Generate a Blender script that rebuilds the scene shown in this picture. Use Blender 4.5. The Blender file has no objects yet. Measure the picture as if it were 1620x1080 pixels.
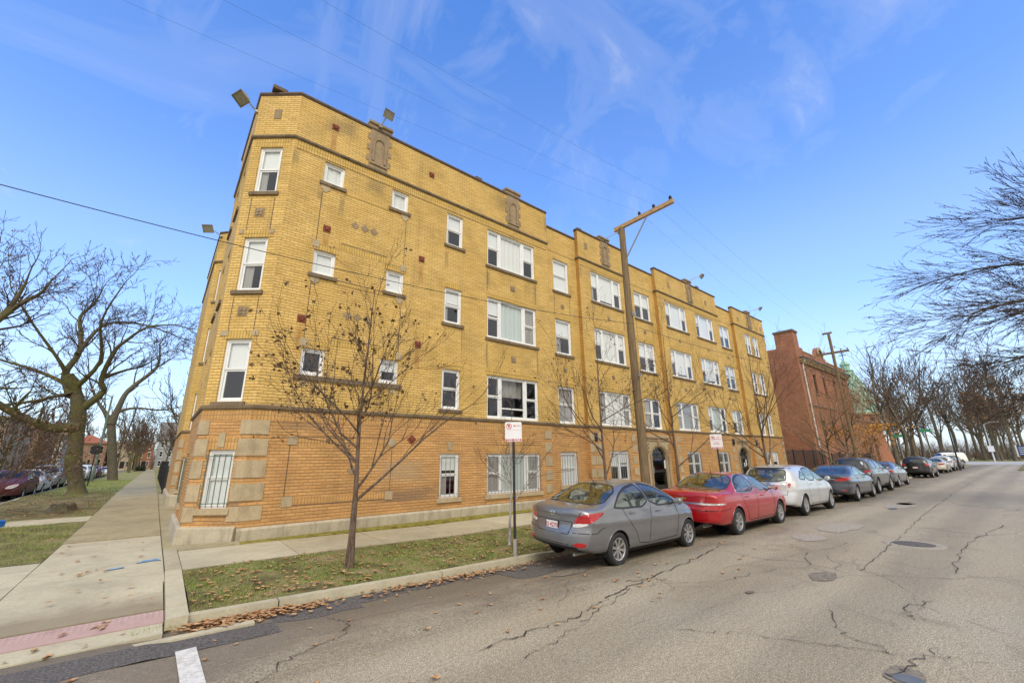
import bpy, bmesh, math, random
import numpy as np
from mathutils import Vector, Matrix
from mathutils.bvhtree import BVHTree
from mathutils.geometry import tessellate_polygon
C = bpy.context.scene.collection
S = bpy.context.scene
R = math.radians

# ------------------------------------------------------------------ camera
cam = bpy.data.objects.new('camera', bpy.data.cameras.new('camera'))
C.objects.link(cam); S.camera = cam
PITCH, ROLL, YAW = 0.275498517, -0.0137160671, 0.877770301
fh = Vector((math.cos(YAW), math.sin(YAW), 0)); upv = Vector((0, 0, 1))
fw = math.cos(PITCH)*fh + math.sin(PITCH)*upv
u0 = -math.sin(PITCH)*fh + math.cos(PITCH)*upv
r0 = fh.cross(upv)
rr = math.cos(ROLL)*r0 + math.sin(ROLL)*u0
uu = -math.sin(ROLL)*r0 + math.cos(ROLL)*u0
mw = Matrix((rr, uu, -fw)).transposed().to_4x4(); mw.translation = (0, 0, 1.88)
cam.matrix_world = mw
cam.data.sensor_width = 36; cam.data.lens = 36*660.63/1620
cam.data.clip_start = 0.05; cam.data.clip_end = 3000

# ------------------------------------------------------------------ light
SUN_EL, SUN_AZ = R(46), R(238)          # azimuth measured from +X towards +Y
sd = Vector((math.cos(SUN_EL)*math.cos(SUN_AZ), math.cos(SUN_EL)*math.sin(SUN_AZ), math.sin(SUN_EL)))
sl = bpy.data.lights.new('sun', 'SUN'); sl.energy = .95; sl.angle = R(40); sl.color = (1.0, .945, .86)
sun = bpy.data.objects.new('sun', sl); C.objects.link(sun)
sun.rotation_euler = sd.to_track_quat('Z', 'Y').to_euler()
S.view_settings.view_transform = 'Standard'; S.view_settings.look = 'None'
S.view_settings.gamma = 1; S.view_settings.exposure = 1.36
S.cycles.use_denoising = True
S.cycles.max_bounces = 6; S.cycles.transparent_max_bounces = 16
S.cycles.caustics_reflective = False; S.cycles.caustics_refractive = False

def nd(nt, typ, loc=None, **kw):
    n = nt.nodes.new(typ)
    for k, v in kw.items():
        if k.startswith('i_'):
            n.inputs[k[2:].replace('_', ' ')].default_value = v
        else:
            setattr(n, k, v)
    return n

def ramp(nt, src, stops, interp='LINEAR'):
    r = nd(nt, 'ShaderNodeValToRGB'); r.color_ramp.interpolation = interp
    e = r.color_ramp.elements
    while len(e) < len(stops): e.new(.5)
    for k, (p, c) in enumerate(stops):
        e[k].position = p; e[k].color = (c, c, c, 1) if isinstance(c, (int, float)) else (*c[:3], 1)
    nt.links.new(src, r.inputs[0]); return r.outputs[0]

def mixc(nt, fac, a, b, blend='MIX'):
    m = nd(nt, 'ShaderNodeMix', data_type='RGBA', blend_type=blend)
    for i, s in ((0, fac), (6, a), (7, b)):
        if hasattr(s, 'is_output') or isinstance(s, bpy.types.NodeSocket): nt.links.new(s, m.inputs[i])
        elif i == 0: m.inputs[0].default_value = s
        else: m.inputs[i].default_value = (*s[:3], 1)
    return m.outputs[2]

def math_(nt, op, a, b=None, clamp=False):
    m = nd(nt, 'ShaderNodeMath', operation=op, use_clamp=clamp)
    for i, s in ((0, a), (1, b)):
        if s is None: continue
        if isinstance(s, bpy.types.NodeSocket): nt.links.new(s, m.inputs[i])
        else: m.inputs[i].default_value = s
    return m.outputs[0]

# world: blue daylight sky with thin wisps of cirrus
W = bpy.data.worlds.new("World"); S.world = W; W.use_nodes = True
nt = W.node_tree; nt.nodes.clear()
sky = nd(nt, 'ShaderNodeTexSky', sky_type='NISHITA', sun_disc=False, sun_elevation=SUN_EL,
         sun_rotation=math.pi/2 - SUN_AZ, air_density=1.0, dust_density=.4, ozone_density=3.0)
hs = nd(nt, 'ShaderNodeHueSaturation'); hs.inputs['Saturation'].default_value = 1.16; hs.inputs['Hue'].default_value = .512
nt.links.new(sky.outputs[0], hs.inputs['Color'])
tc = nd(nt, 'ShaderNodeTexCoord')
mp = nd(nt, 'ShaderNodeMapping'); mp.inputs['Scale'].default_value = (1.1, 2.6, 2.2); mp.inputs['Rotation'].default_value = (0, R(20), R(35))
mp.inputs['Location'].default_value = (4.1, 2.2, 1.7)
nt.links.new(tc.outputs['Generated'], mp.inputs['Vector'])
n1 = nd(nt, 'ShaderNodeTexNoise'); n1.inputs['Scale'].default_value = 1.7; n1.inputs['Detail'].default_value = 8; n1.inputs['Roughness'].default_value = .58; n1.inputs['Distortion'].default_value = .9
nt.links.new(mp.outputs[0], n1.inputs['Vector'])
cl = ramp(nt, n1.outputs['Fac'], [(0.45, 0.0), (0.58, 0.13), (0.72, .36)], 'EASE')
mp2 = nd(nt, 'ShaderNodeMapping'); mp2.inputs['Scale'].default_value = (3.4, 1.3, 1.6); mp2.inputs['Rotation'].default_value = (R(15), 0, R(-28)); mp2.inputs['Location'].default_value = (.3, 1.9, .8)
nt.links.new(tc.outputs['Generated'], mp2.inputs['Vector'])
n3 = nd(nt, 'ShaderNodeTexNoise'); n3.inputs['Scale'].default_value = 1.3; n3.inputs['Detail'].default_value = 9; n3.inputs['Roughness'].default_value = .62; n3.inputs['Distortion'].default_value = 1.4
nt.links.new(mp2.outputs[0], n3.inputs['Vector'])
cl = math_(nt, 'MAXIMUM', cl, ramp(nt, n3.outputs['Fac'], [(.45, 0.0), (.6, .14), (.75, .34)], 'EASE'))
sx = nd(nt, 'ShaderNodeSeparateXYZ'); nt.links.new(tc.outputs['Generated'], sx.inputs[0])
hz = ramp(nt, sx.outputs[2], [(0.0, .9), (0.13, .62), (0.33, .27), (.60, .07), (.85, .0)], 'EASE')
f = math_(nt, 'MAXIMUM', cl, hz)
hb = mixc(nt, 1.0, hs.outputs[0], (.77, 1.03, 1.11), 'MULTIPLY')
skc = mixc(nt, f, hb, (2.45, 2.58, 2.95))
# overcast bank added to the unseen sky behind the camera for soft neutral light
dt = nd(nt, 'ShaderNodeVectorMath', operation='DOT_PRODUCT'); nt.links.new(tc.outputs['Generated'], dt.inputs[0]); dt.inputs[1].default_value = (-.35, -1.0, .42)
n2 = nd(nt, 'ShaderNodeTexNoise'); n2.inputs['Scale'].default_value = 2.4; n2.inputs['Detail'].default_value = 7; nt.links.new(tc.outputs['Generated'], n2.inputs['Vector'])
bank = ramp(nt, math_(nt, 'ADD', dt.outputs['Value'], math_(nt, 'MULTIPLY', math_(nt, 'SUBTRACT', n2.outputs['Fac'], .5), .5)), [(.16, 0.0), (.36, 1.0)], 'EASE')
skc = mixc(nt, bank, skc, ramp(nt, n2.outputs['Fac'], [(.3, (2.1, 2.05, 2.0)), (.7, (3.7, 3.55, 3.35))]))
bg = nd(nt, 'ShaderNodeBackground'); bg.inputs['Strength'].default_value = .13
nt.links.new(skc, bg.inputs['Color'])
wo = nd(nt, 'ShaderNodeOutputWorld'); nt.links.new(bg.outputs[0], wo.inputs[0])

# ------------------------------------------------------------------ materials
MATS = {}
def newmat(name):
    m = bpy.data.materials.new(name); m.use_nodes = True
    nt = m.node_tree; b = nt.nodes['Principled BSDF']; MATS[name] = m
    return m, nt, b

def noise(nt, vec, scale, detail=4, rough=.55, dist=0):
    n = nd(nt, 'ShaderNodeTexNoise'); n.inputs['Scale'].default_value = scale; n.inputs['Detail'].default_value = detail
    n.inputs['Roughness'].default_value = rough; n.inputs['Distortion'].default_value = dist
    if vec is not None: nt.links.new(vec, n.inputs['Vector'])
    return n.outputs['Fac']

def objvec(nt, scale=None, rot=None):
    t = nd(nt, 'ShaderNodeTexCoord'); o = t.outputs['Object']
    if scale or rot:
        m = nd(nt, 'ShaderNodeMapping')
        if scale: m.inputs['Scale'].default_value = scale
        if rot: m.inputs['Rotation'].default_value = rot
        nt.links.new(o, m.inputs[0]); o = m.outputs[0]
    return o

def uvvec(nt):
    return nd(nt, 'ShaderNodeUVMap').outputs[0]

def bump(nt, b, h, strength=.3, dist=.02):
    n = nd(nt, 'ShaderNodeBump'); n.inputs['Strength'].default_value = strength; n.inputs['Distance'].default_value = dist
    nt.links.new(h, n.inputs['Height']); nt.links.new(n.outputs[0], b.inputs['Normal'])

def plain(name, col, rough=.6, var=.18, vs=5, bs=0, bd=.01, metal=0, coat=0, spec=.5, streak=None):
    m, nt, b = newmat(name)
    v = objvec(nt, streak) if streak else objvec(nt)
    n = noise(nt, v, vs, 6, .6)
    lo = tuple(max(0, c*(1-var*1.6)) for c in col); hi = tuple(min(1, c*(1+var*1.3)) for c in col)
    c = ramp(nt, n, [(.25, lo), (.5, col), (.75, hi)])
    nt.links.new(c, b.inputs['Base Color'])
    b.inputs['Roughness'].default_value = rough; b.inputs['Metallic'].default_value = metal
    b.inputs['Coat Weight'].default_value = coat; b.inputs['Coat Roughness'].default_value = .04
    b.inputs['Specular IOR Level'].default_value = spec
    if bs: bump(nt, b, noise(nt, v, bs, 5, .65), .5, bd)
    return m

def brick(name, c1, c2, mortar, bw=.215, rh=.077, ms=.009, stain=(.25, .16, .08), stain_amt=.35, dirt_amt=.3, soldier=False, spots=()):
    m, nt, b = newmat(name)
    uv = uvvec(nt)
    if soldier:
        mp = nd(nt, 'ShaderNodeMapping'); mp.inputs['Rotation'].default_value = (0, 0, R(90)); nt.links.new(uv, mp.inputs[0]); uvb = mp.outputs[0]
    else: uvb = uv
    wob = nd(nt, 'ShaderNodeMix', data_type='VECTOR'); wob.inputs[0].default_value = .004
    nz = nd(nt, 'ShaderNodeTexNoise'); nz.inputs['Scale'].default_value = 9; nt.links.new(uv, nz.inputs['Vector'])
    nt.links.new(uvb, wob.inputs[4]); nt.links.new(nz.outputs['Color'], wob.inputs[5])
    br = nd(nt, 'ShaderNodeTexBrick', offset=.5 if not soldier else 0.0, squash=1)
    for k, v in (('Scale', 1), ('Mortar Size', ms), ('Mortar Smooth', .3), ('Bias', -.1), ('Brick Width', bw), ('Row Height', rh)):
        br.inputs[k].default_value = v
    br.inputs['Color1'].default_value = (*c1, 1); br.inputs['Color2'].default_value = (*c2, 1); br.inputs['Mortar'].default_value = (*mortar, 1)
    nt.links.new(wob.outputs[1], br.inputs['Vector'])
    # course to course and patch to patch variation
    big = noise(nt, uv, .45, 5, .6, .4)
    col = mixc(nt, ramp(nt, big, [(.42, 0.0), (.66, stain_amt)]), br.outputs['Color'], stain, 'MIX')
    mpv = nd(nt, 'ShaderNodeMapping'); mpv.inputs['Scale'].default_value = (2.2, .18, 1); nt.links.new(uv, mpv.inputs[0])
    st = noise(nt, mpv.outputs[0], 1.0, 6, .65, .2)
    col = mixc(nt, ramp(nt, st, [(.55, 0.0), (.8, dirt_amt)]), col, (.09, .065, .035), 'MIX')
    if not soldier:
        sp_ = nd(nt, 'ShaderNodeSeparateXYZ'); nt.links.new(wob.outputs[1], sp_.inputs[0])
        fr_ = math_(nt, 'FRACT', math_(nt, 'DIVIDE', sp_.outputs[1], rh))
        col = mixc(nt, .85, col, ramp(nt, fr_, [(.0, .42), (.10, .5), (.17, 1.0), (.97, 1.0), (1.0, .42)]), 'MULTIPLY')
        pt = noise(nt, uv, 1.1, 3, .5, .2)
        col = mixc(nt, .7, col, ramp(nt, pt, [(.32, .8), (.5, 1.0), (.68, 1.12)]), 'MULTIPLY')
    fine = noise(nt, uv, 30, 3, .6)
    col = mixc(nt, .35, col, ramp(nt, fine, [(.3, .55), (.7, 1.25)]), 'MULTIPLY')
    mp3 = nd(nt, 'ShaderNodeMapping'); mp3.inputs['Scale'].default_value = (1.6, 13, 1); nt.links.new(uv, mp3.inputs[0])
    crs = noise(nt, mp3.outputs[0], 1.0, 2, .5)
    col = mixc(nt, .8, col, ramp(nt, crs, [(.3, .82), (.7, 1.14)]), 'MULTIPLY')
    if spots:      # stains with a shape and a place of their own: rust runs, soot, drips under sills
        so = nd(nt, 'ShaderNodeSeparateXYZ'); nt.links.new(uv, so.inputs[0])
        rag = math_(nt, 'MULTIPLY', math_(nt, 'SUBTRACT', noise(nt, uv, 5, 6, .7, .4), .5), .9)
        for u0, w, z0, h, c_, amt in spots:
            du = math_(nt, 'DIVIDE', math_(nt, 'ABSOLUTE', math_(nt, 'SUBTRACT', so.outputs[0], u0)), w)
            dz = math_(nt, 'DIVIDE', math_(nt, 'ABSOLUTE', math_(nt, 'SUBTRACT', so.outputs[1], z0-h/2)), h/2)
            d_ = math_(nt, 'ADD', math_(nt, 'MAXIMUM', du, dz), rag)
            col = mixc(nt, ramp(nt, d_, [(.25, amt), (1.0, 0.0)]), col, c_)
    nt.links.new(col, b.inputs['Base Color'])
    b.inputs['Roughness'].default_value = .78
    h = math_(nt, 'ADD', math_(nt, 'SUBTRACT', 1.0, br.outputs['Fac']), math_(nt, 'MULTIPLY', fine, .4))
    bump(nt, b, h, .55, .012)
    return m

Y1, Y2 = (.70, .455, .135), (.79, .54, .185)
brick('brick_yellow', Y1, Y2, (.44, .29, .09), stain=(.58, .36, .085), stain_amt=.45, dirt_amt=.26, spots=((2.75, .12, 12.12, .95, (.33, .13, .03), .55), (6.21, .12, 12.0, .95, (.33, .13, .03), .55), (5.99, .12, 5.45, .95, (.33, .13, .03), .55), (5.97, .12, 8.5, .95, (.33, .13, .03), .55), (2.85, .12, 8.5, .95, (.33, .13, .03), .55), (2.48, .12, 5.6, .95, (.33, .13, .03), .55), (2.55, 0.12, 9.98, .9, (.13, .10, .06), .42), (3.2, 0.1, 9.98, .9, (.13, .10, .06), .42), (8.8, 0.13, 9.08, .9, (.13, .10, .06), .42), (11.25, 0.12, 9.08, .9, (.13, .10, .06), .42), (8.8, 0.12, 6.12, .9, (.13, .10, .06), .42), (11.2, 0.14, 6.12, .9, (.13, .10, .06), .42), (6.95, 0.1, 9.36, .9, (.13, .10, .06), .42), (7.6, 0.1, 6.36, .9, (.13, .10, .06), .42), (12.05, 0.14, 12.6, .9, (.13, .10, .06), .42), (1.75, 0.15, 11.1, .9, (.13, .10, .06), .42), (4.2, 0.4, 11.15, .9, (.13, .10, .06), .42), (10.1, 0.35, 11.1, .9, (.13, .10, .06), .42), (9.6, 0.5, 12.7, .9, (.13, .10, .06), .42), (3.0, 0.6, 12.75, .9, (.13, .10, .06), .42), (15.1, 0.14, 9.1, .9, (.13, .10, .06), .42), (17.4, 0.14, 9.1, .9, (.13, .10, .06), .42), (14.3, 0.12, 11.0, .9, (.13, .10, .06), .42)))
brick('soldier_yellow', (.64, .41, .10), (.72, .48, .135), (.32, .21, .07), stain=(.5, .33, .09), stain_amt=.3, dirt_amt=.25, soldier=True)
brick('brick_orange', (.585, .31, .105), (.675, .385, .145), (.40, .23, .09), stain=(.55, .30, .12), stain_amt=.55, dirt_amt=.34, spots=((5.9, 1.3, 1.25, .85, (.20, .13, .085), .75), (5.7, .9, 2.0, .8, (.42, .31, .19), .6), (3.2, 1.2, .62, .3, (.42, .15, .03), .6), (2.9, .9, 3.1, .5, (.2, .14, .09), .5), (9.6, 1.2, .7, .35, (.22, .13, .07), .5), (12.9, .5, .8, .4, (.2, .13, .07), .5)))
brick('soldier_orange', (.58, .32, .10), (.66, .39, .14), (.34, .2, .08), stain=(.45, .25, .1), stain_amt=.5, dirt_amt=.3, soldier=True)
brick('brick_stain', (.56, .31, .07), (.6, .34, .09), (.25, .14, .05), stain=(.42, .2, .04), stain_amt=.6, dirt_amt=.3)
brick('brick_red', (.39, .145, .072), (.49, .205, .105), (.32, .20, .12), stain=(.32, .13, .07), stain_amt=.6, dirt_amt=.35)
brick('brick_brown', (.30, .16, .10), (.37, .22, .14), (.25, .2, .16), stain=(.25, .15, .1), stain_amt=.5)
brick('brick_pale', (.50, .40, .28), (.58, .47, .33), (.35, .3, .22), stain=(.4, .33, .25), stain_amt=.5)

def stone(name, col, dark, amt=.6, vs=2.2):
    m, nt, b = newmat(name)
    v = objvec(nt)
    n = noise(nt, v, vs, 8, .65, .5); n2 = noise(nt, v, 26, 4, .6)
    c = ramp(nt, n, [(.32, tuple(x*.8 for x in col)), (.52, col), (.7, tuple(min(1, x*1.12) for x in col))])
    mv = objvec(nt, (3, 3, .6))
    c = mixc(nt, ramp(nt, noise(nt, mv, 1.4, 7, .7, .3), [(.48, 0.0), (.72, amt)]), c, dark)
    c = mixc(nt, .5, c, ramp(nt, n2, [(.25, .72), (.75, 1.15)]), 'MULTIPLY')
    nt.links.new(c, b.inputs['Base Color']); b.inputs['Roughness'].default_value = .85
    bump(nt, b, n2, .5, .012)
    return m
stone('limestone', (.47, .375, .235), (.24, .18, .11), .55)
stone('limestone_dark', (.20, .145, .085), (.075, .055, .038), .85)
stone('sill_stone', (.21, .155, .095), (.075, .055, .04), .75)
stone('terracotta_stone', (.34, .25, .15), (.15, .105, .07), .7, 4)
stone('foundation_stone', (.48, .42, .31), (.20, .18, .10), .75)
stone('concrete', (.46, .41, .285), (.27, .22, .13), .5, .9)
stone('concrete_mossy', (.39, .335, .20), (.22, .195, .085), .6, .8)
stone('concrete_new', (.51, .465, .335), (.34, .28, .18), .4, .9)
stone('ramp_concrete', (.51, .465, .335), (.34, .28, .18), .4, .9)
_m = MATS['ramp_concrete'].node_tree; _b = _m.nodes['Principled BSDF']; _l = _b.inputs['Base Color'].links[0].from_socket
_o = objvec(_m); _s = nd(_m, 'ShaderNodeSeparateXYZ'); _m.links.new(_o, _s.inputs[0])
_k = math_(_m, 'ADD', _s.outputs[1], math_(_m, 'MULTIPLY', noise(_m, objvec(_m, (.5, 1, 1)), 1.6, 6, .6, .3), 1.5))
_m.links.new(mixc(_m, ramp(_m, math_(_m, 'MULTIPLY', _k, .1), [(.885, .72), (.945, 0.0)]), _l, (.215, .165, .105)), _b.inputs['Base Color'])
stone('coping_tile', (.15, .10, .07), (.06, .05, .045), .7, 3)
plain('moss', (.24, .21, .035), .95, .45, 8, 60, .03)
plain('white_paint', (.82, .83, .83), .42, .05, 3)
plain('old_white_paint', (.72, .72, .70), .55, .1, 4, 40, .004)
plain('dark_room', (.035, .033, .032), .9, .2)
plain('ceiling_paint', (.5, .48, .44), .9, .05)
plain('iron_black', (.018, .018, .02), .45, .2, 20)
plain('iron_green', (.14, .19, .145), .55, .3, 20)
plain('rust', (.22, .055, .028), .8, .4, 30, 60, .01)
plain('galvanised', (.42, .42, .40), .45, .15, 20, metal=.6)
plain('lamp_housing', (.34, .30, .24), .55, .3, 30, metal=.3)
plain('lamp_lens', (.33, .32, .26), .2, .2, 20)
plain('door_black', (.02, .018, .018), .3, .2, 8)
plain('roof_tar', (.05, .05, .05), .9, .2, 3)
plain('pole_wood', (.20, .14, .075), .85, .35, 3, 30, .02, streak=(9, 9, .7))
plain('arm_wood', (.47, .32, .17), .8, .25, 3, 30, .01, streak=(8, 2, 8))
plain('copper_green', (.30, .50, .38), .7, .22, 2.5, 12, .02, streak=(2, 2, .6))
plain('roof_tile_red', (.30, .10, .06), .8, .3, 8, 30, .03)
plain('shingle_grey', (.16, .155, .15), .9, .3, 10, 40, .02)
plain('siding_white', (.62, .62, .60), .7, .12, 2)
plain('siding_grey', (.30, .31, .32), .7, .15, 2)
plain('sign_white', (.80, .80, .82), .4, .03, 5)
plain('sign_red', (.50, .02, .04), .4, .1, 5)
plain('sign_green', (.03, .30, .13), .4, .1, 5)
plain('plate_blue', (.03, .08, .25), .4, .1, 5)
plain('blue_plastic', (.02, .16, .62), .35, .1, 20)
plain('yellow_plastic', (.75, .55, .02), .4, .1, 20)
plain('cable', (.03, .03, .032), .6, .1)
plain('rubber', (.022, .022, .023), .75, .25, 12)
plain('black_trim', (.02, .02, .021), .45, .15, 20)
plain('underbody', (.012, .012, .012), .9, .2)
plain('seat_cloth', (.10, .095, .09), .9, .2, 20)
plain('seat_tan', (.26, .2, .14), .8, .2, 20)
plain('chrome', (.78, .78, .79), .12, .03, 5, metal=1)
plain('alloy', (.56, .56, .57), .32, .12, 14, metal=.85)
plain('gold_badge', (.72, .52, .16), .28, .05, 5, metal=.8)
plain('lens_red', (.42, .008, .012), .12, .2, 25, coat=1)
plain('lens_clear', (.72, .70, .68), .1, .12, 25, coat=1)
plain('lens_amber', (.65, .22, .03), .15, .12, 25, coat=1)
plain('blue_paint_mark', (.16, .34, .62), .85, .35, 14)
plain('dry_leaf', (.30, .16, .06), .8, .5, 30)
plain('dark_leaf', (.13, .075, .03), .8, .5, 30)
plain('orange_leaf', (.55, .26, .03), .75, .35, 12)
plain('brown_hedge_leaf', (.16, .105, .07), .85, .4, 10)
plain('hedge_green', (.045, .06, .025), .85, .4, 10)

def bark(name, col, green=None, gamt=0.0):
    m, nt, b = newmat(name)
    v = objvec(nt, (6, 6, 1.4)); n = noise(nt, v, 2.4, 10, .75, .8)
    c = ramp(nt, n, [(.36, tuple(x*.3 for x in col)), (.5, col), (.66, tuple(min(1, x*1.8) for x in col))])
    if green:
        c = mixc(nt, ramp(nt, noise(nt, objvec(nt), .9, 5, .6), [(.36, 0.0), (.6, gamt)]), c, green)
    nt.links.new(c, b.inputs['Base Color']); b.inputs['Roughness'].default_value = .92
    bump(nt, b, n, .8, .05)
    return m
bark('bark_young', (.145, .10, .07)); bark('bark_grey', (.14, .115, .09), (.10, .105, .04), .5)
bark('bark_moss', (.115, .09, .065), (.135, .14, .035), .75)
bark('bark_pale', (.40, .37, .34)); bark('twig_brown', (.125, .08, .052)); bark('twig_grey', (.085, .066, .05)); bark('twig_dark', (.06, .044, .034)); bark('twig_orange', (.36, .215, .115))

def glass(name, tint, fac, refl=(.85, .9, 1)):
    m, nt, b = newmat(name)
    nt.nodes.remove(b); out = nt.nodes['Material Output']
    t = nd(nt, 'ShaderNodeBsdfTransparent'); t.inputs[0].default_value = (*tint, 1)
    g = nd(nt, 'ShaderNodeBsdfGlossy'); g.inputs['Roughness'].default_value = .02; g.inputs[0].default_value = (*refl, 1)
    bm = nd(nt, 'ShaderNodeBump'); bm.inputs['Strength'].default_value = .05; bm.inputs['Distance'].default_value = .02
    nt.links.new(noise(nt, objvec(nt), 2.2, 1, .4), bm.inputs['Height']); nt.links.new(bm.outputs[0], g.inputs['Normal'])
    lw = nd(nt, 'ShaderNodeLayerWeight'); lw.inputs[0].default_value = .5
    f = math_(nt, 'ADD', math_(nt, 'MULTIPLY', math_(nt, 'POWER', lw.outputs['Facing'], 4.0), .85), fac+.04, True)
    mx = nd(nt, 'ShaderNodeMixShader'); nt.links.new(f, mx.inputs[0]); nt.links.new(t.outputs[0], mx.inputs[1]); nt.links.new(g.outputs[0], mx.inputs[2])
    nt.links.new(mx.outputs[0], out.inputs[0])
    return m
glass('window_glass', (.93, .95, .95), .06)
glass('car_glass', (.60, .66, .60), .14, (.92, 1, .94))
glass('dark_car_glass', (.10, .11, .11), .10)

glass('dull_car_glass', (.35, .37, .36), .06, (.62, .64, .64))

def blindmat(name, col, stripes, horiz=True):
    m, nt, b = newmat(name)
    uv = uvvec(nt); w = nd(nt, 'ShaderNodeTexWave', wave_type='BANDS', bands_direction='Y' if horiz else 'X')
    w.inputs['Scale'].default_value = stripes; w.inputs['Distortion'].default_value = 0 if horiz else 2.5; nt.links.new(uv, w.inputs[0])
    c = mixc(nt, math_(nt, 'MULTIPLY', w.outputs['Fac'], .16 if horiz else .3), col, tuple(x*.7 for x in col))
    nt.links.new(c, b.inputs['Base Color']); b.inputs['Roughness'].default_value = .8
    return m
blindmat('blind_white', (.95, .96, .96), 7); blindmat('curtain_white', (.95, .95, .92), 3.2, False)
blindmat('curtain_grey', (.40, .38, .35), 3.0, False); blindmat('curtain_teal', (.66, .74, .71), 2.6, False)

def paint(name, col, flake=.0, rough=.28, dust_amt=.08):
    m, nt, b = newmat(name)
    v = objvec(nt)
    n = noise(nt, v, 2.4, 6, .6)
    dust = ramp(nt, noise(nt, objvec(nt, (1, 1, 2)), 3.5, 8, .7), [(.5, 0.0), (.85, dust_amt)])
    c = ramp(nt, n, [(.3, tuple(x*.93 for x in col)), (.7, tuple(min(1, x*1.06) for x in col))])
    sx = nd(nt, 'ShaderNodeSeparateXYZ'); nt.links.new(v, sx.inputs[0])
    low = ramp(nt, math_(nt, 'ADD', sx.outputs[2], math_(nt, 'MULTIPLY', n, .25)), [(.25, .24), (.55, 0.0)])
    c = mixc(nt, math_(nt, 'MAXIMUM', dust, low), c, (.20, .175, .14))
    nt.links.new(c, b.inputs['Base Color'])
    b.inputs['Metallic'].default_value = flake; b.inputs['Roughness'].default_value = rough
    b.inputs['Coat Weight'].default_value = 1; b.inputs['Coat Roughness'].default_value = .045
    return m
paint('paint_grey', (.225, .23, .25), .6, .32); paint('paint_red', (.40, .004, .009), .1, .25, .02)
paint('paint_silver', (.60, .62, .64), .35, .36); paint('paint_navy', (.038, .043, .06), .3)
paint('paint_black', (.012, .012, .015), .2); paint('paint_charcoal', (.045, .045, .05), .4)
paint('paint_slate', (.12, .13, .145), .5); paint('paint_champagne', (.56, .52, .45), .3, .4)
paint('paint_white', (.78, .77, .74), 0, .45); paint('paint_maroon', (.105, .02, .035), .3)
paint('paint_green_grey', (.17, .18, .15), .4)

for _n, _c in (('silver', (.62, .62, .61)), ('white', (.78, .77, .75)), ('grey', (.26, .27, .26)), ('beige', (.52, .49, .43)), ('maroon', (.13, .03, .045))):
    _m = paint('paint_matt_'+_n, _c, 0, .5); _b = _m.node_tree.nodes['Principled BSDF']; _b.inputs['Coat Weight'].default_value = .12; _b.inputs['Coat Roughness'].default_value = .3; _b.inputs['Specular IOR Level'].default_value = .25

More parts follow.
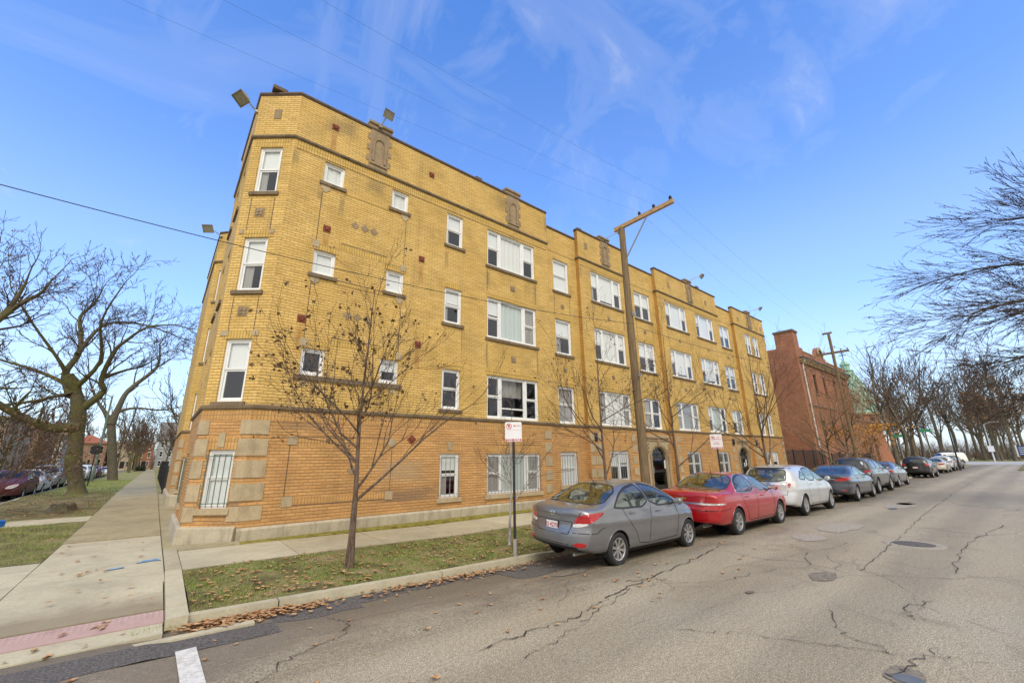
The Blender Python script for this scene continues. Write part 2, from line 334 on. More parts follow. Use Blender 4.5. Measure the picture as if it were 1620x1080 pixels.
def asphalt():
    m, nt, b = newmat('asphalt')
    v = objvec(nt)
    agg = noise(nt, v, 85, 2, .6); agg2 = noise(nt, v, 24, 4, .75); big = noise(nt, v, .22, 6, .62, .6)
    mid = noise(nt, objvec(nt, (.25, 1.2, 1)), .9, 6, .6, .4)
    c = ramp(nt, big, [(.32, (.315, .262, .175)), (.5, (.355, .305, .22)), (.68, (.365, .325, .255))])
    c = mixc(nt, ramp(nt, mid, [(.5, 0.0), (.74, .42)]), c, (.19, .17, .145))
    c = mixc(nt, .9, c, ramp(nt, agg, [(.34, .38), (.5, 1.0), (.66, 1.75)]), 'MULTIPLY')
    c = mixc(nt, .75, c, ramp(nt, agg2, [(.34, .62), (.66, 1.32)]), 'MULTIPLY')
    # damp, dirty parking lane along the kerb and tyre-worn bands
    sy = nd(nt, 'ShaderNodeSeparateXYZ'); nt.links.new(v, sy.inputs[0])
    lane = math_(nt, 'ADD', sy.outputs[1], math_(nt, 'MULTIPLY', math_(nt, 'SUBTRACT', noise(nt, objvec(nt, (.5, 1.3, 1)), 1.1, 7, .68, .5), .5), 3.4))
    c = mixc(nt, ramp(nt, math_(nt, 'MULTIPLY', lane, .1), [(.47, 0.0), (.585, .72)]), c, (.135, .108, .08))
    wv = nd(nt, 'ShaderNodeTexWave', bands_direction='Y'); wv.inputs['Scale'].default_value = .19; wv.inputs['Distortion'].default_value = 2.2; wv.inputs['Detail'].default_value = 4; wv.inputs['Detail Scale'].default_value = .6
    nt.links.new(objvec(nt, (.12, 1, 1)), wv.inputs[0])
    c = mixc(nt, .55, c, ramp(nt, wv.outputs['Fac'], [(.2, .80), (.8, 1.12)]), 'MULTIPLY')
    blot = noise(nt, v, .8, 8, .72, 1.0)
    c = mixc(nt, ramp(nt, blot, [(.56, 0.0), (.68, .42)]), c, (.17, .135, .10))
    # crack network
    dv = nd(nt, 'ShaderNodeMix', data_type='VECTOR'); dv.inputs[0].default_value = .35
    nz = nd(nt, 'ShaderNodeTexNoise'); nz.inputs['Scale'].default_value = 1.3; nz.inputs['Detail'].default_value = 5; nt.links.new(v, nz.inputs['Vector'])
    nt.links.new(v, dv.inputs[4]); nt.links.new(nz.outputs['Color'], dv.inputs[5])
    def cracks(scale, w, lo, hi, seed):
        mp = nd(nt, 'ShaderNodeMapping'); mp.inputs['Location'].default_value = (seed, seed*.7, 0); mp.inputs['Scale'].default_value = (scale*.75, scale*1.35, scale); nt.links.new(dv.outputs[1], mp.inputs[0])
        vo = nd(nt, 'ShaderNodeTexVoronoi', feature='DISTANCE_TO_EDGE'); vo.inputs['Scale'].default_value = 1; nt.links.new(mp.outputs[0], vo.inputs['Vector'])
        k = ramp(nt, vo.outputs['Distance'], [(0, 1.0), (w, 0.0)])
        msk = ramp(nt, noise(nt, v, .35, 4, .6), [(lo, 0.0), (hi, 1.0)])
        return math_(nt, 'MULTIPLY', k, msk)
    k = math_(nt, 'MAXIMUM', cracks(.45, .007, .46, .54, 3.1), cracks(1.9, .018, .57, .64, 9.7))
    c = mixc(nt, math_(nt, 'MULTIPLY', k, .5), c, (.08, .07, .058))
    nt.links.new(c, b.inputs['Base Color'])
    rg = ramp(nt, big, [(.35, .62), (.65, .82)]); nt.links.new(rg, b.inputs['Roughness'])
    h = math_(nt, 'SUBTRACT', math_(nt, 'ADD', math_(nt, 'MULTIPLY', agg, .5), math_(nt, 'MULTIPLY', agg2, .5)), k)
    bump(nt, b, h, .5, .012)
asphalt()
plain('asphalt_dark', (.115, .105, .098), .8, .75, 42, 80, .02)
plain('asphalt_worn', (.215, .185, .145), .8, .45, 14, 110, .012)
plain('asphalt_patch', (.36, .325, .27), .75, .4, 30, 90, .01)
plain('crack_filler', (.035, .032, .03), .8, .3, 20, 60, .01)
plain('road_far', (.44, .43, .42), .7, .1, 1)
plain('puddle', (.12, .115, .10), .3, .2, 3)
m, nt, b = newmat('tactile_pink'); v = objvec(nt)
vo = nd(nt, 'ShaderNodeTexVoronoi'); vo.inputs['Scale'].default_value = 17; vo.inputs['Randomness'].default_value = 0; nt.links.new(v, vo.inputs['Vector'])
k = ramp(nt, vo.outputs['Distance'], [(.2, 1.0), (.34, 0.0)])
c = mixc(nt, k, (.46, .315, .29), (.57, .43, .40)); c = mixc(nt, ramp(nt, noise(nt, v, 4, 6, .65), [(.5, 0.0), (.75, .6)]), c, (.32, .19, .17))
nt.links.new(c, b.inputs['Base Color']); b.inputs['Roughness'].default_value = .85; bump(nt, b, k, .8, .01)
m, nt, b = newmat('road_paint'); v = objvec(nt)
k = ramp(nt, noise(nt, v, 9, 8, .75), [(.44, 0.0), (.56, 1.0)])
nt.links.new(mixc(nt, k, (.72, .71, .68), (.55, .53, .49)), b.inputs['Base Color']); b.inputs['Roughness'].default_value = .8
bump(nt, b, noise(nt, v, 90, 2), .5, .01)
m, nt, b = newmat('verge_soil'); v = objvec(nt)
c = ramp(nt, noise(nt, v, 1.6, 7, .65, .3), [(.38, (.13, .095, .045)), (.5, (.18, .175, .055)), (.62, (.31, .235, .13))])
c = mixc(nt, .7, c, ramp(nt, noise(nt, v, 45, 4, .7), [(.3, .5), (.7, 1.45)]), 'MULTIPLY')
nt.links.new(c, b.inputs['Base Color']); b.inputs['Roughness'].default_value = .95; bump(nt, b, noise(nt, v, 50, 4), .8, .04)
m, nt, b = newmat('far_grass'); v = objvec(nt)
c = ramp(nt, noise(nt, v, .5, 7, .65, .3), [(.36, (.17, .19, .045)), (.5, (.25, .25, .07)), (.66, (.35, .28, .13))])
c = mixc(nt, .6, c, ramp(nt, noise(nt, v, 12, 4, .7), [(.3, .6), (.7, 1.35)]), 'MULTIPLY')
nt.links.new(c, b.inputs['Base Color']); b.inputs['Roughness'].default_value = .95
m, nt, b = newmat('grass_blade'); v = objvec(nt)
c = ramp(nt, noise(nt, v, 1.3, 6, .7, .3), [(.3, (.45, .36, .16)), (.42, (.28, .30, .07)), (.56, (.19, .29, .045)), (.68, (.40, .33, .14))])
nt.links.new(c, b.inputs['Base Color']); b.inputs['Roughness'].default_value = .7
m, nt, b = newmat('litter_leaf'); v = objvec(nt)
c = ramp(nt, noise(nt, v, 23, 2, .5), [(.3, (.20, .085, .035)), (.45, (.38, .18, .07)), (.55, (.50, .31, .15)), (.7, (.48, .37, .24))])
nt.links.new(c, b.inputs['Base Color']); b.inputs['Roughness'].default_value = .8

# ------------------------------------------------------------------ mesh helpers
class MB:
    def __init__(s): s.v = []; s.f = []; s.mi = []; s.cur = 0
    def add(s, vs, fs):
        o = len(s.v); s.v += [tuple(p) for p in vs]
        s.f += [tuple(i+o for i in f) for f in fs]; s.mi += [s.cur]*len(fs)
    def quad(s, a, b, c, d): s.add([a, b, c, d], [(0, 1, 2, 3)])
    def hexa(s, p):      # 8 pts: bottom 0-3 ccw, top 4-7
        s.add(p, [(3, 2, 1, 0), (4, 5, 6, 7), (0, 1, 5, 4), (1, 2, 6, 5), (2, 3, 7, 6), (3, 0, 4, 7)])
    def box(s, x0, x1, y0, y1, z0, z1, T=None):
        p = [(x0, y0, z0), (x1, y0, z0), (x1, y1, z0), (x0, y1, z0), (x0, y0, z1), (x1, y0, z1), (x1, y1, z1), (x0, y1, z1)]
        if T: p = [T(*q) for q in p]
        s.hexa(p)
    def tube(s, pts, rad, n=6, cap=True):
        pts = [Vector(p) for p in pts]
        if not hasattr(rad, '__len__'): rad = [rad]*len(pts)
        rings = []
        ref = None
        for i, p in enumerate(pts):
            t = (pts[min(i+1, len(pts)-1)] - pts[max(i-1, 0)]).normalized()
            if ref is None: ref = Vector((0, 0, 1)) if abs(t.z) < .9 else Vector((1, 0, 0))
            a = (ref - t*ref.dot(t)).normalized(); b = t.cross(a); ref = a
            rings.append([p + rad[i]*(math.cos(2*math.pi*k/n)*a + math.sin(2*math.pi*k/n)*b) for k in range(n)])
        vs = [q for r in rings for q in r]; fs = []
        for i in range(len(pts)-1):
            for k in range(n):
                k2 = (k+1) % n; fs.append((i*n+k, i*n+k2, (i+1)*n+k2, (i+1)*n+k))
        if cap: fs.append(tuple(range(n-1, -1, -1))); fs.append(tuple((len(pts)-1)*n+k for k in range(n)))
        s.add(vs, fs)
    def prism(s, poly, T, d0, d1):   # poly in 2D (a,b); T(a,b,d)->xyz
        n = len(poly); vs = [T(a, b, d0) for a, b in poly] + [T(a, b, d1) for a, b in poly]
        tri = tessellate_polygon([[Vector((a, b, 0)) for a, b in poly]])
        fs = [tuple(t) for t in tri] + [tuple(i+n for i in reversed(t)) for t in tri]
        fs += [(i, i+n, (i+1) % n+n, (i+1) % n) for i in range(n)]
        s.add(vs, fs)
    def lathe(s, prof, n=24, T=None, closed=False):   # prof (r,h) about z
        T = T or (lambda x, y, z: (x, y, z))
        vs = []; m = len(prof)
        for k in range(n):
            a = 2*math.pi*k/n
            for r, h in prof: vs.append(T(r*math.cos(a), r*math.sin(a), h))
        fs = []
        for k in range(n):
            k2 = (k+1) % n
            for i in range(m-1 if not closed else m):
                j = (i+1) % m; fs.append((k*m+i, k2*m+i, k2*m+j, k*m+j))
        s.add(vs, fs)
    def build(s, name, mat, parent=None, smooth=False, uv=True, recalc=True, ang=35):
        me = bpy.data.meshes.new(name); me.from_pydata(s.v, [], s.f)
        mats = mat if isinstance(mat, (list, tuple)) else [mat]
        for k in mats: me.materials.append(MATS[k])
        if len(mats) > 1: me.polygons.foreach_set('material_index', s.mi)
        if recalc:
            bm = bmesh.new(); bm.from_mesh(me); bmesh.ops.recalc_face_normals(bm, faces=bm.faces); bm.to_mesh(me); bm.free()
        if smooth:
            me.shade_smooth(); me.set_sharp_from_angle(angle=R(ang))
        if uv: auto_uv(me)
        me.update()
        o = bpy.data.objects.new(name, me); C.objects.link(o)
        if parent is not None: o.parent = parent
        return o

def auto_uv(me):
    nl = len(me.loops)
    if not nl: return
    l = me.uv_layers.new(name='UVMap')
    co = np.empty(len(me.vertices)*3); me.vertices.foreach_get('co', co); co = co.reshape(-1, 3)
    vi = np.empty(nl, int); me.loops.foreach_get('vertex_index', vi)
    nr = np.empty(len(me.polygons)*3); me.polygons.foreach_get('normal', nr); nr = nr.reshape(-1, 3)
    lt = np.empty(len(me.polygons), int); me.polygons.foreach_get('loop_total', lt)
    n = np.repeat(nr, lt, 0); p = co[vi]
    t = np.stack([-n[:, 1], n[:, 0], 0*n[:, 0]], 1); L = np.linalg.norm(t, axis=1, keepdims=True)
    flat = np.abs(n[:, 2]) > .75
    t = t/np.maximum(L, 1e-6)
    u = np.where(flat, p[:, 0], (p*t).sum(1)); v = np.where(flat, p[:, 1], p[:, 2])
    l.data.foreach_set('uv', np.stack([u, v], 1).ravel())

def bulk(name, v, f, mat, parent=None, smooth=False):
    """fast mesh of equal-sized faces from numpy arrays"""
    v = np.asarray(v, np.float32); f = np.asarray(f, np.int32); k = f.shape[1]
    me = bpy.data.meshes.new(name)
    me.vertices.add(len(v)); me.vertices.foreach_set('co', v.ravel())
    me.loops.add(f.size); me.loops.foreach_set('vertex_index', f.ravel())
    me.polygons.add(len(f)); me.polygons.foreach_set('loop_start', np.arange(0, f.size, k, dtype=np.int32))
    me.update(calc_edges=True); me.validate()
    me.materials.append(MATS[mat])
    if smooth: me.shade_smooth()
    o = bpy.data.objects.new(name, me); C.objects.link(o)
    if parent is not None: o.parent = parent
    return o

def tag(o, label, cat, group=None, kind=None):
    o['label'] = label; o['category'] = cat
    if group: o['group'] = group
    if kind: o['kind'] = kind
    return o
def struct(o, label=None, cat=None):
    o['kind'] = 'structure'
    if label: o['label'] = label
    if cat: o['category'] = cat
    return o
def thing(name, label, cat, loc=(0, 0, 0), rz=0, group=None):
    o = bpy.data.objects.new(name, None); o.empty_display_size = .2; C.objects.link(o)
    o.location = loc; o.rotation_euler = (0, 0, rz)
    return tag(o, label, cat, group)
def copy_tree(o, parent=None):
    c = o.copy(); C.objects.link(c)
    if parent is not None: c.parent = parent
    for ch in list(o.children): copy_tree(ch, c)
    return c
def text_mesh(txt, size, T, d, mb, tx=0, ty=0, bold=0):
    cu = bpy.data.curves.new('lettering', 'FONT'); cu.body = txt; cu.size = size; cu.align_x = 'CENTER'; cu.align_y = 'CENTER'; cu.offset = bold; cu.resolution_u = 2
    o = bpy.data.objects.new('lettering', cu); C.objects.link(o)
    dg = bpy.context.evaluated_depsgraph_get(); me = o.evaluated_get(dg).to_mesh()
    vs = [T(p.co.x+tx, p.co.y+ty, d) for p in me.vertices]; fs = [tuple(p.vertices) for p in me.polygons]
    mb.add(vs, fs); o.evaluated_get(dg).to_mesh_clear(); bpy.data.objects.remove(o); bpy.data.curves.remove(cu)
# ------------------------------------------------------------------ ground, roads, pavements
rng = random.Random(5); nr_ = np.random.default_rng(7)
def lerp_tab(x, tab):
    return float(np.interp(x, [a for a, _ in tab], [b for _, b in tab]))
def KZ(x): return lerp_tab(x, [(-8, .02), (-.2, .02), (.6, .065), (3, .01), (6, -.05), (12, -.05), (40, .05), (200, .05)])
def SZ(x): return lerp_tab(x, [(-6, .12), (.5, .15), (3, .13), (6.5, .07), (10, .1), (25, .15), (200, .15)])
def LZ(y): return lerp_tab(y, [(7, 0), (12, 0), (20, .06), (33, .28), (300, .28)])
LX = -4.75                                      # kerb of the side street
KY = 7.12                                       # kerb face along the main road
def road_z(x, y):
    g = KZ(x) - .11 if x > .4 else -.01
    t = min(1, max(0, (y-4.6)/(KY-4.6))); t = t*t*(3-2*t)
    return g*t

def grid(name, xs, ys, zf, mat, kind=True):
    v = [(x, y, zf(x, y)) for y in ys for x in xs]; nx = len(xs)
    f = [(j*nx+i, j*nx+i+1, (j+1)*nx+i+1, (j+1)*nx+i) for j in range(len(ys)-1) for i in range(nx-1)]
    o = bulk(name, v, f, mat, smooth=True); auto_uv(o.data)
    if kind: struct(o)
    return o

mb = MB(); mb.box(-900, 1500, -900, 1500, -3.0, -.22); struct(mb.build('ground', 'far_grass'))
xs = list(np.arange(-60, -8, 4)) + list(np.arange(-8, 20, .5)) + list(np.arange(20, 112, 4))
ys = list(np.arange(-16, 3, 2)) + list(np.arange(3, KY+.01, .206))
grid('road', xs, ys, road_z, 'asphalt')
grid('side_road', [-13, -10, -7.5, LX-.12], [KY, 9, 12, 16, 20, 25, 30, 60, 120, 260], lambda x, y: LZ(y)-.006, 'asphalt')
mb = MB(); mb.box(112, 150, -120, 90, -.2, -.002); struct(mb.build('cross_road', 'road_far'))
mb = MB(); mb.box(150, 420, -220, 260, -.2, .06); struct(mb.build('park_lawn', 'far_grass'))

# kerb along the main road, broken into stones
mb = MB(); x = .62; kk = 0
while x < 84:
    L = 2.6 if kk else 1.05
    x2 = x+L; dz = rng.uniform(-.008, .008); dy = rng.uniform(-.012, .012)
    z0, z1 = KZ(x+.01), KZ(x2)
    y0 = KY+dy
    p = [(x, y0, z0-.3), (x2-.02, y0, z1-.3), (x2-.02, y0+.17, z1-.3), (x, y0+.17, z0-.3),
         (x, y0+.025, z0+dz), (x2-.02, y0+.025, z1+dz), (x2-.02, y0+.17, z1+dz), (x, y0+.17, z0+dz)]
    mb.hexa(p); x = x2; kk += 1
struct(mb.build('kerb', 'concrete_new'))
mb = MB()                                        # return kerb beside the ramp
mb.hexa([(.42, 7.06, -.2), (.64, 7.06, -.2), (.66, 9.72, -.2), (.44, 9.72, -.2), (.42, 7.06, .10), (.64, 7.06, .10), (.66, 9.72, .165), (.44, 9.72, .165)])
struct(mb.build('ramp_return_kerb', 'concrete_new'))
mb = MB()                                        # gutter strip beside the ramp
mb.hexa([(-6, 6.72, -.2), (1.3, 6.66, -.2), (1.3, 6.78, -.2), (-6, 6.84, -.2), (-6, 6.72, .006), (1.3, 6.66, -.028), (1.3, 6.78, -.026), (-6, 6.84, .008)])
mb.hexa([(-6, 6.9, -.2), (.4, 6.86, -.2), (.4, 7.24, -.2), (-6, 7.26, -.2), (-6, 6.9, .008), (.4, 6.86, .004), (.4, 7.24, .022), (-6, 7.26, .022)])
struct(mb.build('gutter', 'concrete_new'))
mb = MB()
mb.hexa([(-6, 7.27, -.2), (.41, 7.25, -.2), (.41, 7.68, -.2), (-6, 7.72, -.2), (-6, 7.27, .03), (.41, 7.25, .03), (.41, 7.68, .06), (-6, 7.72, .06)])
struct(mb.build('tactile_strip', 'tactile_pink', uv=False))
# corner ramp slabs and pavements
def slab(mb, p, th=.25):      # p: 4 (x,y,z) ccw
    mb.hexa([(a, b, c-th) for a, b, c in p] + list(p))
mbA, mbB, mbC, mbD = MB(), MB(), MB(), MB()
def rz_(y): return lerp_tab(y, [(7.7, .065), (9.4, .14), (12, .15)])
for x0, x1 in ((-5.5, -3.45), (-3.44, -1.46), (-1.45, .41)):
    slab(mbD, [(x0, 7.73, .065), (x1, 7.73, .065), (x1, 9.12, .13), (x0, 9.12, .13)])
for y0, y1, m_ in ((9.13, 10.42, mbC), (10.435, 11.42, mbC), (11.435, 12.75, mbC), (12.765, 14.6, mbC)):
    slab(m_, [(-1.3, y0, rz_(y0)), (.432, y0, rz_(y0)), (.432, y1, rz_(y1)), (-1.3, y1, rz_(y1))])
for k in range(3):
    x0 = -5.5+k*1.4
    slab(mbC, [(x0, 9.13, .13), (x0+1.385, 9.13, .13), (x0+1.385, 12.2, .15), (x0, 12.2, .15)])
y = 14.615
while y < 170:
    L = 1.55 if y < 60 else 6
    z = LZ(y)+.15; z2 = LZ(y+L)+.15
    slab(mbB, [(-1.3, y, z), (.432, y, z), (.432, y+L-.016, z2), (-1.3, y+L-.016, z2)]); y += L
y = 9.75                                          # strip between pavement and building
while y < 30:
    L = 2.4; z = LZ(y)+.148; z2 = LZ(y+L)+.148
    slab(mbB, [(.45, y+2.2, z), (1.66 if y > 15 else .80, y+2.2, z), (1.66 if y > 15 else .80, y+L+2.18, z2), (.45, y+L+2.18, z2)]); y += L
x = .68; k = 0
while x < 98:                                     # main street pavement
    L = 1.85; m_ = mbA if k % 4 else mbC
    slab(m_, [(x, 9.74, SZ(x)), (x+L-.016, 9.74, SZ(x+L)), (x+L-.016, 11.52, SZ(x+L)+.03), (x, 11.52, SZ(x)+.03)]); x += L; k += 1
slab(mbA, [(.45, 9.74, .152), (.67, 9.74, .152), (.67, 12.1, .152), (.45, 12.1, .152)])
slab(mbB, [(.68, 11.53, .19), (1.75, 11.53, .19), (1.75, 11.86, .2), (.8, 12.2, .2)])
for m_, n, mm in ((mbA, 'pavement', 'concrete'), (mbB, 'side_pavement', 'concrete_mossy'), (mbC, 'corner_pavement', 'concrete_new')):
    struct(m_.build(n, mm, uv=False))
struct(mbD.build('kerb_ramp', 'ramp_concrete', uv=False))
mb = MB(); slab(mb, [(1.76, 11.53, SZ(2)+.028), (37, 11.53, SZ(30)+.02), (37, 12.4, SZ(30)+.05), (1.76, 12.1, SZ(2)+.04)])
struct(mb.build('moss_strip', 'moss', uv=False))
mb = MB(); slab(mb, [(37, 11.53, .17), (100, 11.53, .17), (100, 13.5, .2), (37, 13.5, .2)])
mb.box(-4.8, 98, 7.3, 30, -.25, -.16)
struct(mb.build('subsoil', 'verge_soil', uv=False))
# verges
xsv = list(np.arange(.67, 13, .35)) + list(np.arange(13, 92, 2.5)); ysv = np.linspace(7.285, 9.735, 9)
def vz(x, y):
    t = (y-7.285)/2.45; z = KZ(x)*(1-t) + SZ(x)*t - .012
    return z + (.03*math.sin(x*2.1)*math.sin(y*3.3) + .02*math.sin(x*5.3+y*2))*(0 if t < .03 or t > .97 else 1)*.6
grid('verge', xsv, list(ysv), vz, 'verge_soil')
def vz2(x, y): return LZ(y)+.135
grid('side_verge', list(np.linspace(LX, -1.31, 9)), [12.21, 13, 14, 15.5, 17, 18, 19.4], lambda x, y: LZ(y)+.14+.02*math.sin(3*x+y), 'verge_soil')
grid('bare_verge', list(np.linspace(LX, -1.31, 12)), list(np.linspace(20.9, 34, 30)), lambda x, y: vz2(x, y)+.03*math.sin(2.3*x+y*1.7)*math.sin(x*1.1), 'verge_soil')
grid('lawn_verge', list(np.linspace(LX, -1.31, 6)), [34, 40, 50, 70, 110, 170], vz2, 'far_grass')
mb = MB(); slab(mb, [(LX, 19.41, .20), (-3.2, 19.41, .20), (-3.2, 20.89, .225), (LX, 20.89, .225)]); slab(mb, [(-3.18, 19.41, .20), (-1.31, 19.41, .205), (-1.31, 20.89, .23), (-3.18, 20.89, .225)])
struct(mb.build('carriage_walk', 'concrete_new', uv=False))
mb = MB()
for k in range(40):
    y = 12.2+k*3; z0, z1 = LZ(y)+.12, LZ(y+3)+.12; mb.hexa([(LX-.13, y, -.2), (LX-.003, y, -.2), (LX-.003, y+2.98, -.2), (LX-.13, y+2.98, -.2), (LX-.13, y, z0), (LX-.003, y, z0), (LX-.003, y+2.98, z1), (LX-.13, y+2.98, z1)])
struct(mb.build('side_kerb', 'concrete_new'))
mb = MB(); mb.box(-30, -13.0, 12, 240, -.2, .4); struct(mb.build('far_verge', 'far_grass'))
mb = MB(); mb.box(.434, 22, 31, 200, -.1, .45); struct(mb.build('front_lawn', 'far_grass'))
mb = MB(); mb.box(72, 112, -18, 1.65, -.1, .10); struct(mb.build('opposite_verge', 'verge_soil'))

# asphalt patches, cracks and paint as thin sheets
def rz4(x, y, k=1): return road_z(x, y)+.004*k
def sheet(mb, poly, k=1):
    c = (sum(p[0] for p in poly)/len(poly), sum(p[1] for p in poly)/len(poly))
    n = len(poly); vs = [(c[0], c[1], rz4(*c, k))] + [(x, y, rz4(x, y, k)) for x, y in poly]
    mb.add(vs, [(0, 1+i, 1+(i+1) % n) for i in range(n)])
def blob(cx, cy, rx, ry, seed, n=72, rot=0):
    q = random.Random(seed); a = [q.uniform(.75, 1.2) for _ in range(9)]
    out = []
    for i in range(n):
        t = 2*math.pi*i/n; k = t/(2*math.pi)*9; j = int(k) % 9; f = k-int(k); r = a[j]*(1-f)+a[(j+1) % 9]*f+q.uniform(-.05, .05)
        x, y = rx*r*math.cos(t), ry*r*math.sin(t); out.append((cx+x*math.cos(rot)-y*math.sin(rot), cy+x*math.sin(rot)+y*math.cos(rot)))
    return out
mb = MB()
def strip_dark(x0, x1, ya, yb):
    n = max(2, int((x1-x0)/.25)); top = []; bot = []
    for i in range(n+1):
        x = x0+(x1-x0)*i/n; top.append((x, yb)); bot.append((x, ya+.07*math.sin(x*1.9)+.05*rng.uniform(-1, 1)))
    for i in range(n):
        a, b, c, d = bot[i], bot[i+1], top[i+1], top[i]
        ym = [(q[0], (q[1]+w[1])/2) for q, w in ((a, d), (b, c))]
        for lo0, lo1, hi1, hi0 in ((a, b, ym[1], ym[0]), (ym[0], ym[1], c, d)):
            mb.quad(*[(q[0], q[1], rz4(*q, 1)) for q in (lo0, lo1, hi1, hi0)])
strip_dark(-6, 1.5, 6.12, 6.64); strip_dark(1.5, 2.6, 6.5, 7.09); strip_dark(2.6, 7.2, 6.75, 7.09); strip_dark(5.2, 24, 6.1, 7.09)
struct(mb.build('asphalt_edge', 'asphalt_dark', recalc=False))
mb = MB()
for a in ((6.1, 5.75, .5, .18, 1), (8.6, 2.6, .4, .2, 44), (5.4, 1.16, .26, .16, 45), (23.2, 3.7, .7, .25, 46)):
    sheet(mb, blob(*a), 2)
struct(mb.build('worn_asphalt', 'asphalt_worn', recalc=False))
mb = MB()
for a in ((14.6, 3.78, .95, .4, 5), (12.3, 3.9, .55, .35, 6), (22.2, 3.75, 1.5, .5, 7)):
    sheet(mb, blob(*a), 2)
struct(mb.build('asphalt_patches', 'asphalt_patch', recalc=False))
mb = MB()
for cx, cy, rx, ry, s in ((5.35, 1.13, .13, .10, 31), (6.9, 3.05, .08, .05, 32), (20.8, 3.72, .35, .12, 33)): sheet(mb, blob(cx, cy, rx, ry, s), 3)
struct(mb.build('puddles', 'puddle', recalc=False))
def crack(mb, pts, w, seed, sub=9, jit=.05):
    q = random.Random(seed); P = []
    for i in range(len(pts)-1):
        for k in range(sub):
            t = k/sub; P.append((pts[i][0]*(1-t)+pts[i+1][0]*t+q.uniform(-jit, jit), pts[i][1]*(1-t)+pts[i+1][1]*t+q.uniform(-jit, jit)))
    P.append(pts[-1])
    for i in range(len(P)-1):
        (x0, y0), (x1, y1) = P[i], P[i+1]; dx, dy = x1-x0, y1-y0; L = math.hypot(dx, dy) or 1
        wa = w*q.uniform(.1, .6); nx, ny = -dy/L*wa/2, dx/L*wa/2; ex, ey = dx/L*wa*.3, dy/L*wa*.3
        mb.add([(x, y, rz4(x, y, 3)) for x, y in ((x0+nx-ex, y0+ny-ey), (x0-nx-ex, y0-ny-ey), (x1-nx+ex, y1-ny+ey), (x1+nx+ex, y1+ny+ey))], [(0, 1, 2, 3)])
mb = MB()
crack(mb, [(.85, 4.65), (1.35, 5.2), (2.0, 5.5), (2.2, 5.95), (2.05, 6.3)], .022, 1)
crack(mb, [(2.2, 5.95), (3.4, 5.9), (5.0, 5.65)], .012, 2)
crack(mb, [(3.4, 5.5), (4.6, 5.4), (6.2, 5.35)], .01, 3)
crack(mb, [(2.9, 4.1), (4.3, 4.05), (5.6, 4.35), (7.5, 4.5), (10, 4.9)], .035, 4, 14)
crack(mb, [(3.1, 3.6), (4.4, 3.9), (5.8, 4.3)], .02, 5, 14)
crack(mb, [(9.5, 2.3), (13, 2.45), (20, 2.75), (30, 3.0), (50, 3.3), (90, 4.0)], .03, 6, 22, .035)
crack(mb, [(4.9, 3.05), (5.3, 2.5), (5.6, 1.9), (5.9, 1.3), (6.3, .7)], .018, 7)
crack(mb, [(5.9, 1.3), (6.1, 1.75), (6.9, 2.1)], .02, 8); crack(mb, [(5.3, 1.25), (5.8, 1.15), (6.4, 1.05)], .03, 9)
crack(mb, [(7.2, 1.35), (7.6, 1.5), (8.3, 1.3)], .03, 10); crack(mb, [(8.9, 2.5), (9.2, 3.0), (10.5, 3.4)], .02, 11)
crack(mb, [(6.4, 4.1), (7.1, 3.6), (8.6, 3.3)], .016, 12); crack(mb, [(6.1, 4.55), (6.5, 4.4), (6.6, 4.1)], .03, 13)
crack(mb, [(8, 3.9), (12, 3.0), (13, 2.6)], .015, 14, 14); crack(mb, [(10.3, 1.3), (13.2, 1.4), (18, 1.0)], .03, 15, 12)
struct(mb.build('road_cracks', 'crack_filler', recalc=False))
mb = MB()
n = 12
for i in range(n):
    y0, y1 = 6.25-i*.4, 6.25-(i+1)*.4
    mb.quad(*[(x, y, rz4(x, y, 3)) for x, y in ((.50, y1), (.68, y1), (.68, y0), (.50, y0))])
struct(mb.build('crosswalk_line', 'road_paint', recalc=False, uv=False))
mb = MB()
for pts in (((.05, 10.9), (.28, 10.98), (.40, 10.92)), ((-.35, 10.55), (-.1, 10.62)), ((.75, 11.0), (1.0, 11.2)), ((.12, 11.02), (.36, 11.06))):
    for i in range(len(pts)-1):
        (x0, y0), (x1, y1) = pts[i], pts[i+1]
        mb.quad((x0, y0-.04, .158), (x1, y1-.045, .158), (x1, y1+.045, .158), (x0, y0+.03, .158))
tag(mb.build('utility_paint_mark', 'blue_paint_mark', recalc=False), 'blue spray paint utility marks on the corner pavement', 'paint mark', kind='structure')
# oval manhole cover in the road
mb = MB(); mb.lathe([(0, .012), (.30, .012), (.31, .007), (.345, .007), (.35, -.03)], 32)
t = thing('manhole_cover', 'dark oval iron manhole cover set in the asphalt', 'manhole cover', (13.0, 2.12, .005))
mb.build('lid', 'asphalt_dark', t, smooth=True)
mb = MB(); mb.lathe([(.36, .004), (.52, .004), (.54, -.03)], 32); mb.build('collar', 'asphalt_patch', t)

# fallen leaves (stuff) and grass blades (stuff)
def leaves(name, spots, mat, label, size=(.028, .068)):
    V = []; F = []
    for x, y, z in spots:
        s = rng.uniform(*size); a = rng.uniform(0, 6.28); c, d = math.cos(a), math.sin(a); b = rng.uniform(.1, .45)*s; w = s*rng.uniform(.55, .95)
        o = len(V)
        for u, v, h in ((-s, 0, b*.6), (-.25*s, -w*.6, b), (.45*s, -w*.45, b*.5), (s*.95, 0, b*.9), (.4*s, w*.5, b), (-.3*s, w*.6, b*.4), (0, 0, .004)):
            V.append((x+u*c-v*d, y+u*d+v*c, z+h+.004))
        for i in range(6): F.append((o+6, o+i, o+(i+1) % 6))
    o = bulk(name, V, F, mat); return tag(o, label, 'leaves', kind='stuff')
sp = []
for _ in range(900):
    x = rng.uniform(.7, 9) if rng.random() < .75 else rng.uniform(9, 26); y = rng.uniform(7.3, 9.7) if rng.random() < .6 else rng.triangular(7.3, 9.7, 7.5); sp.append((x, y, vz(x, y)+.02))
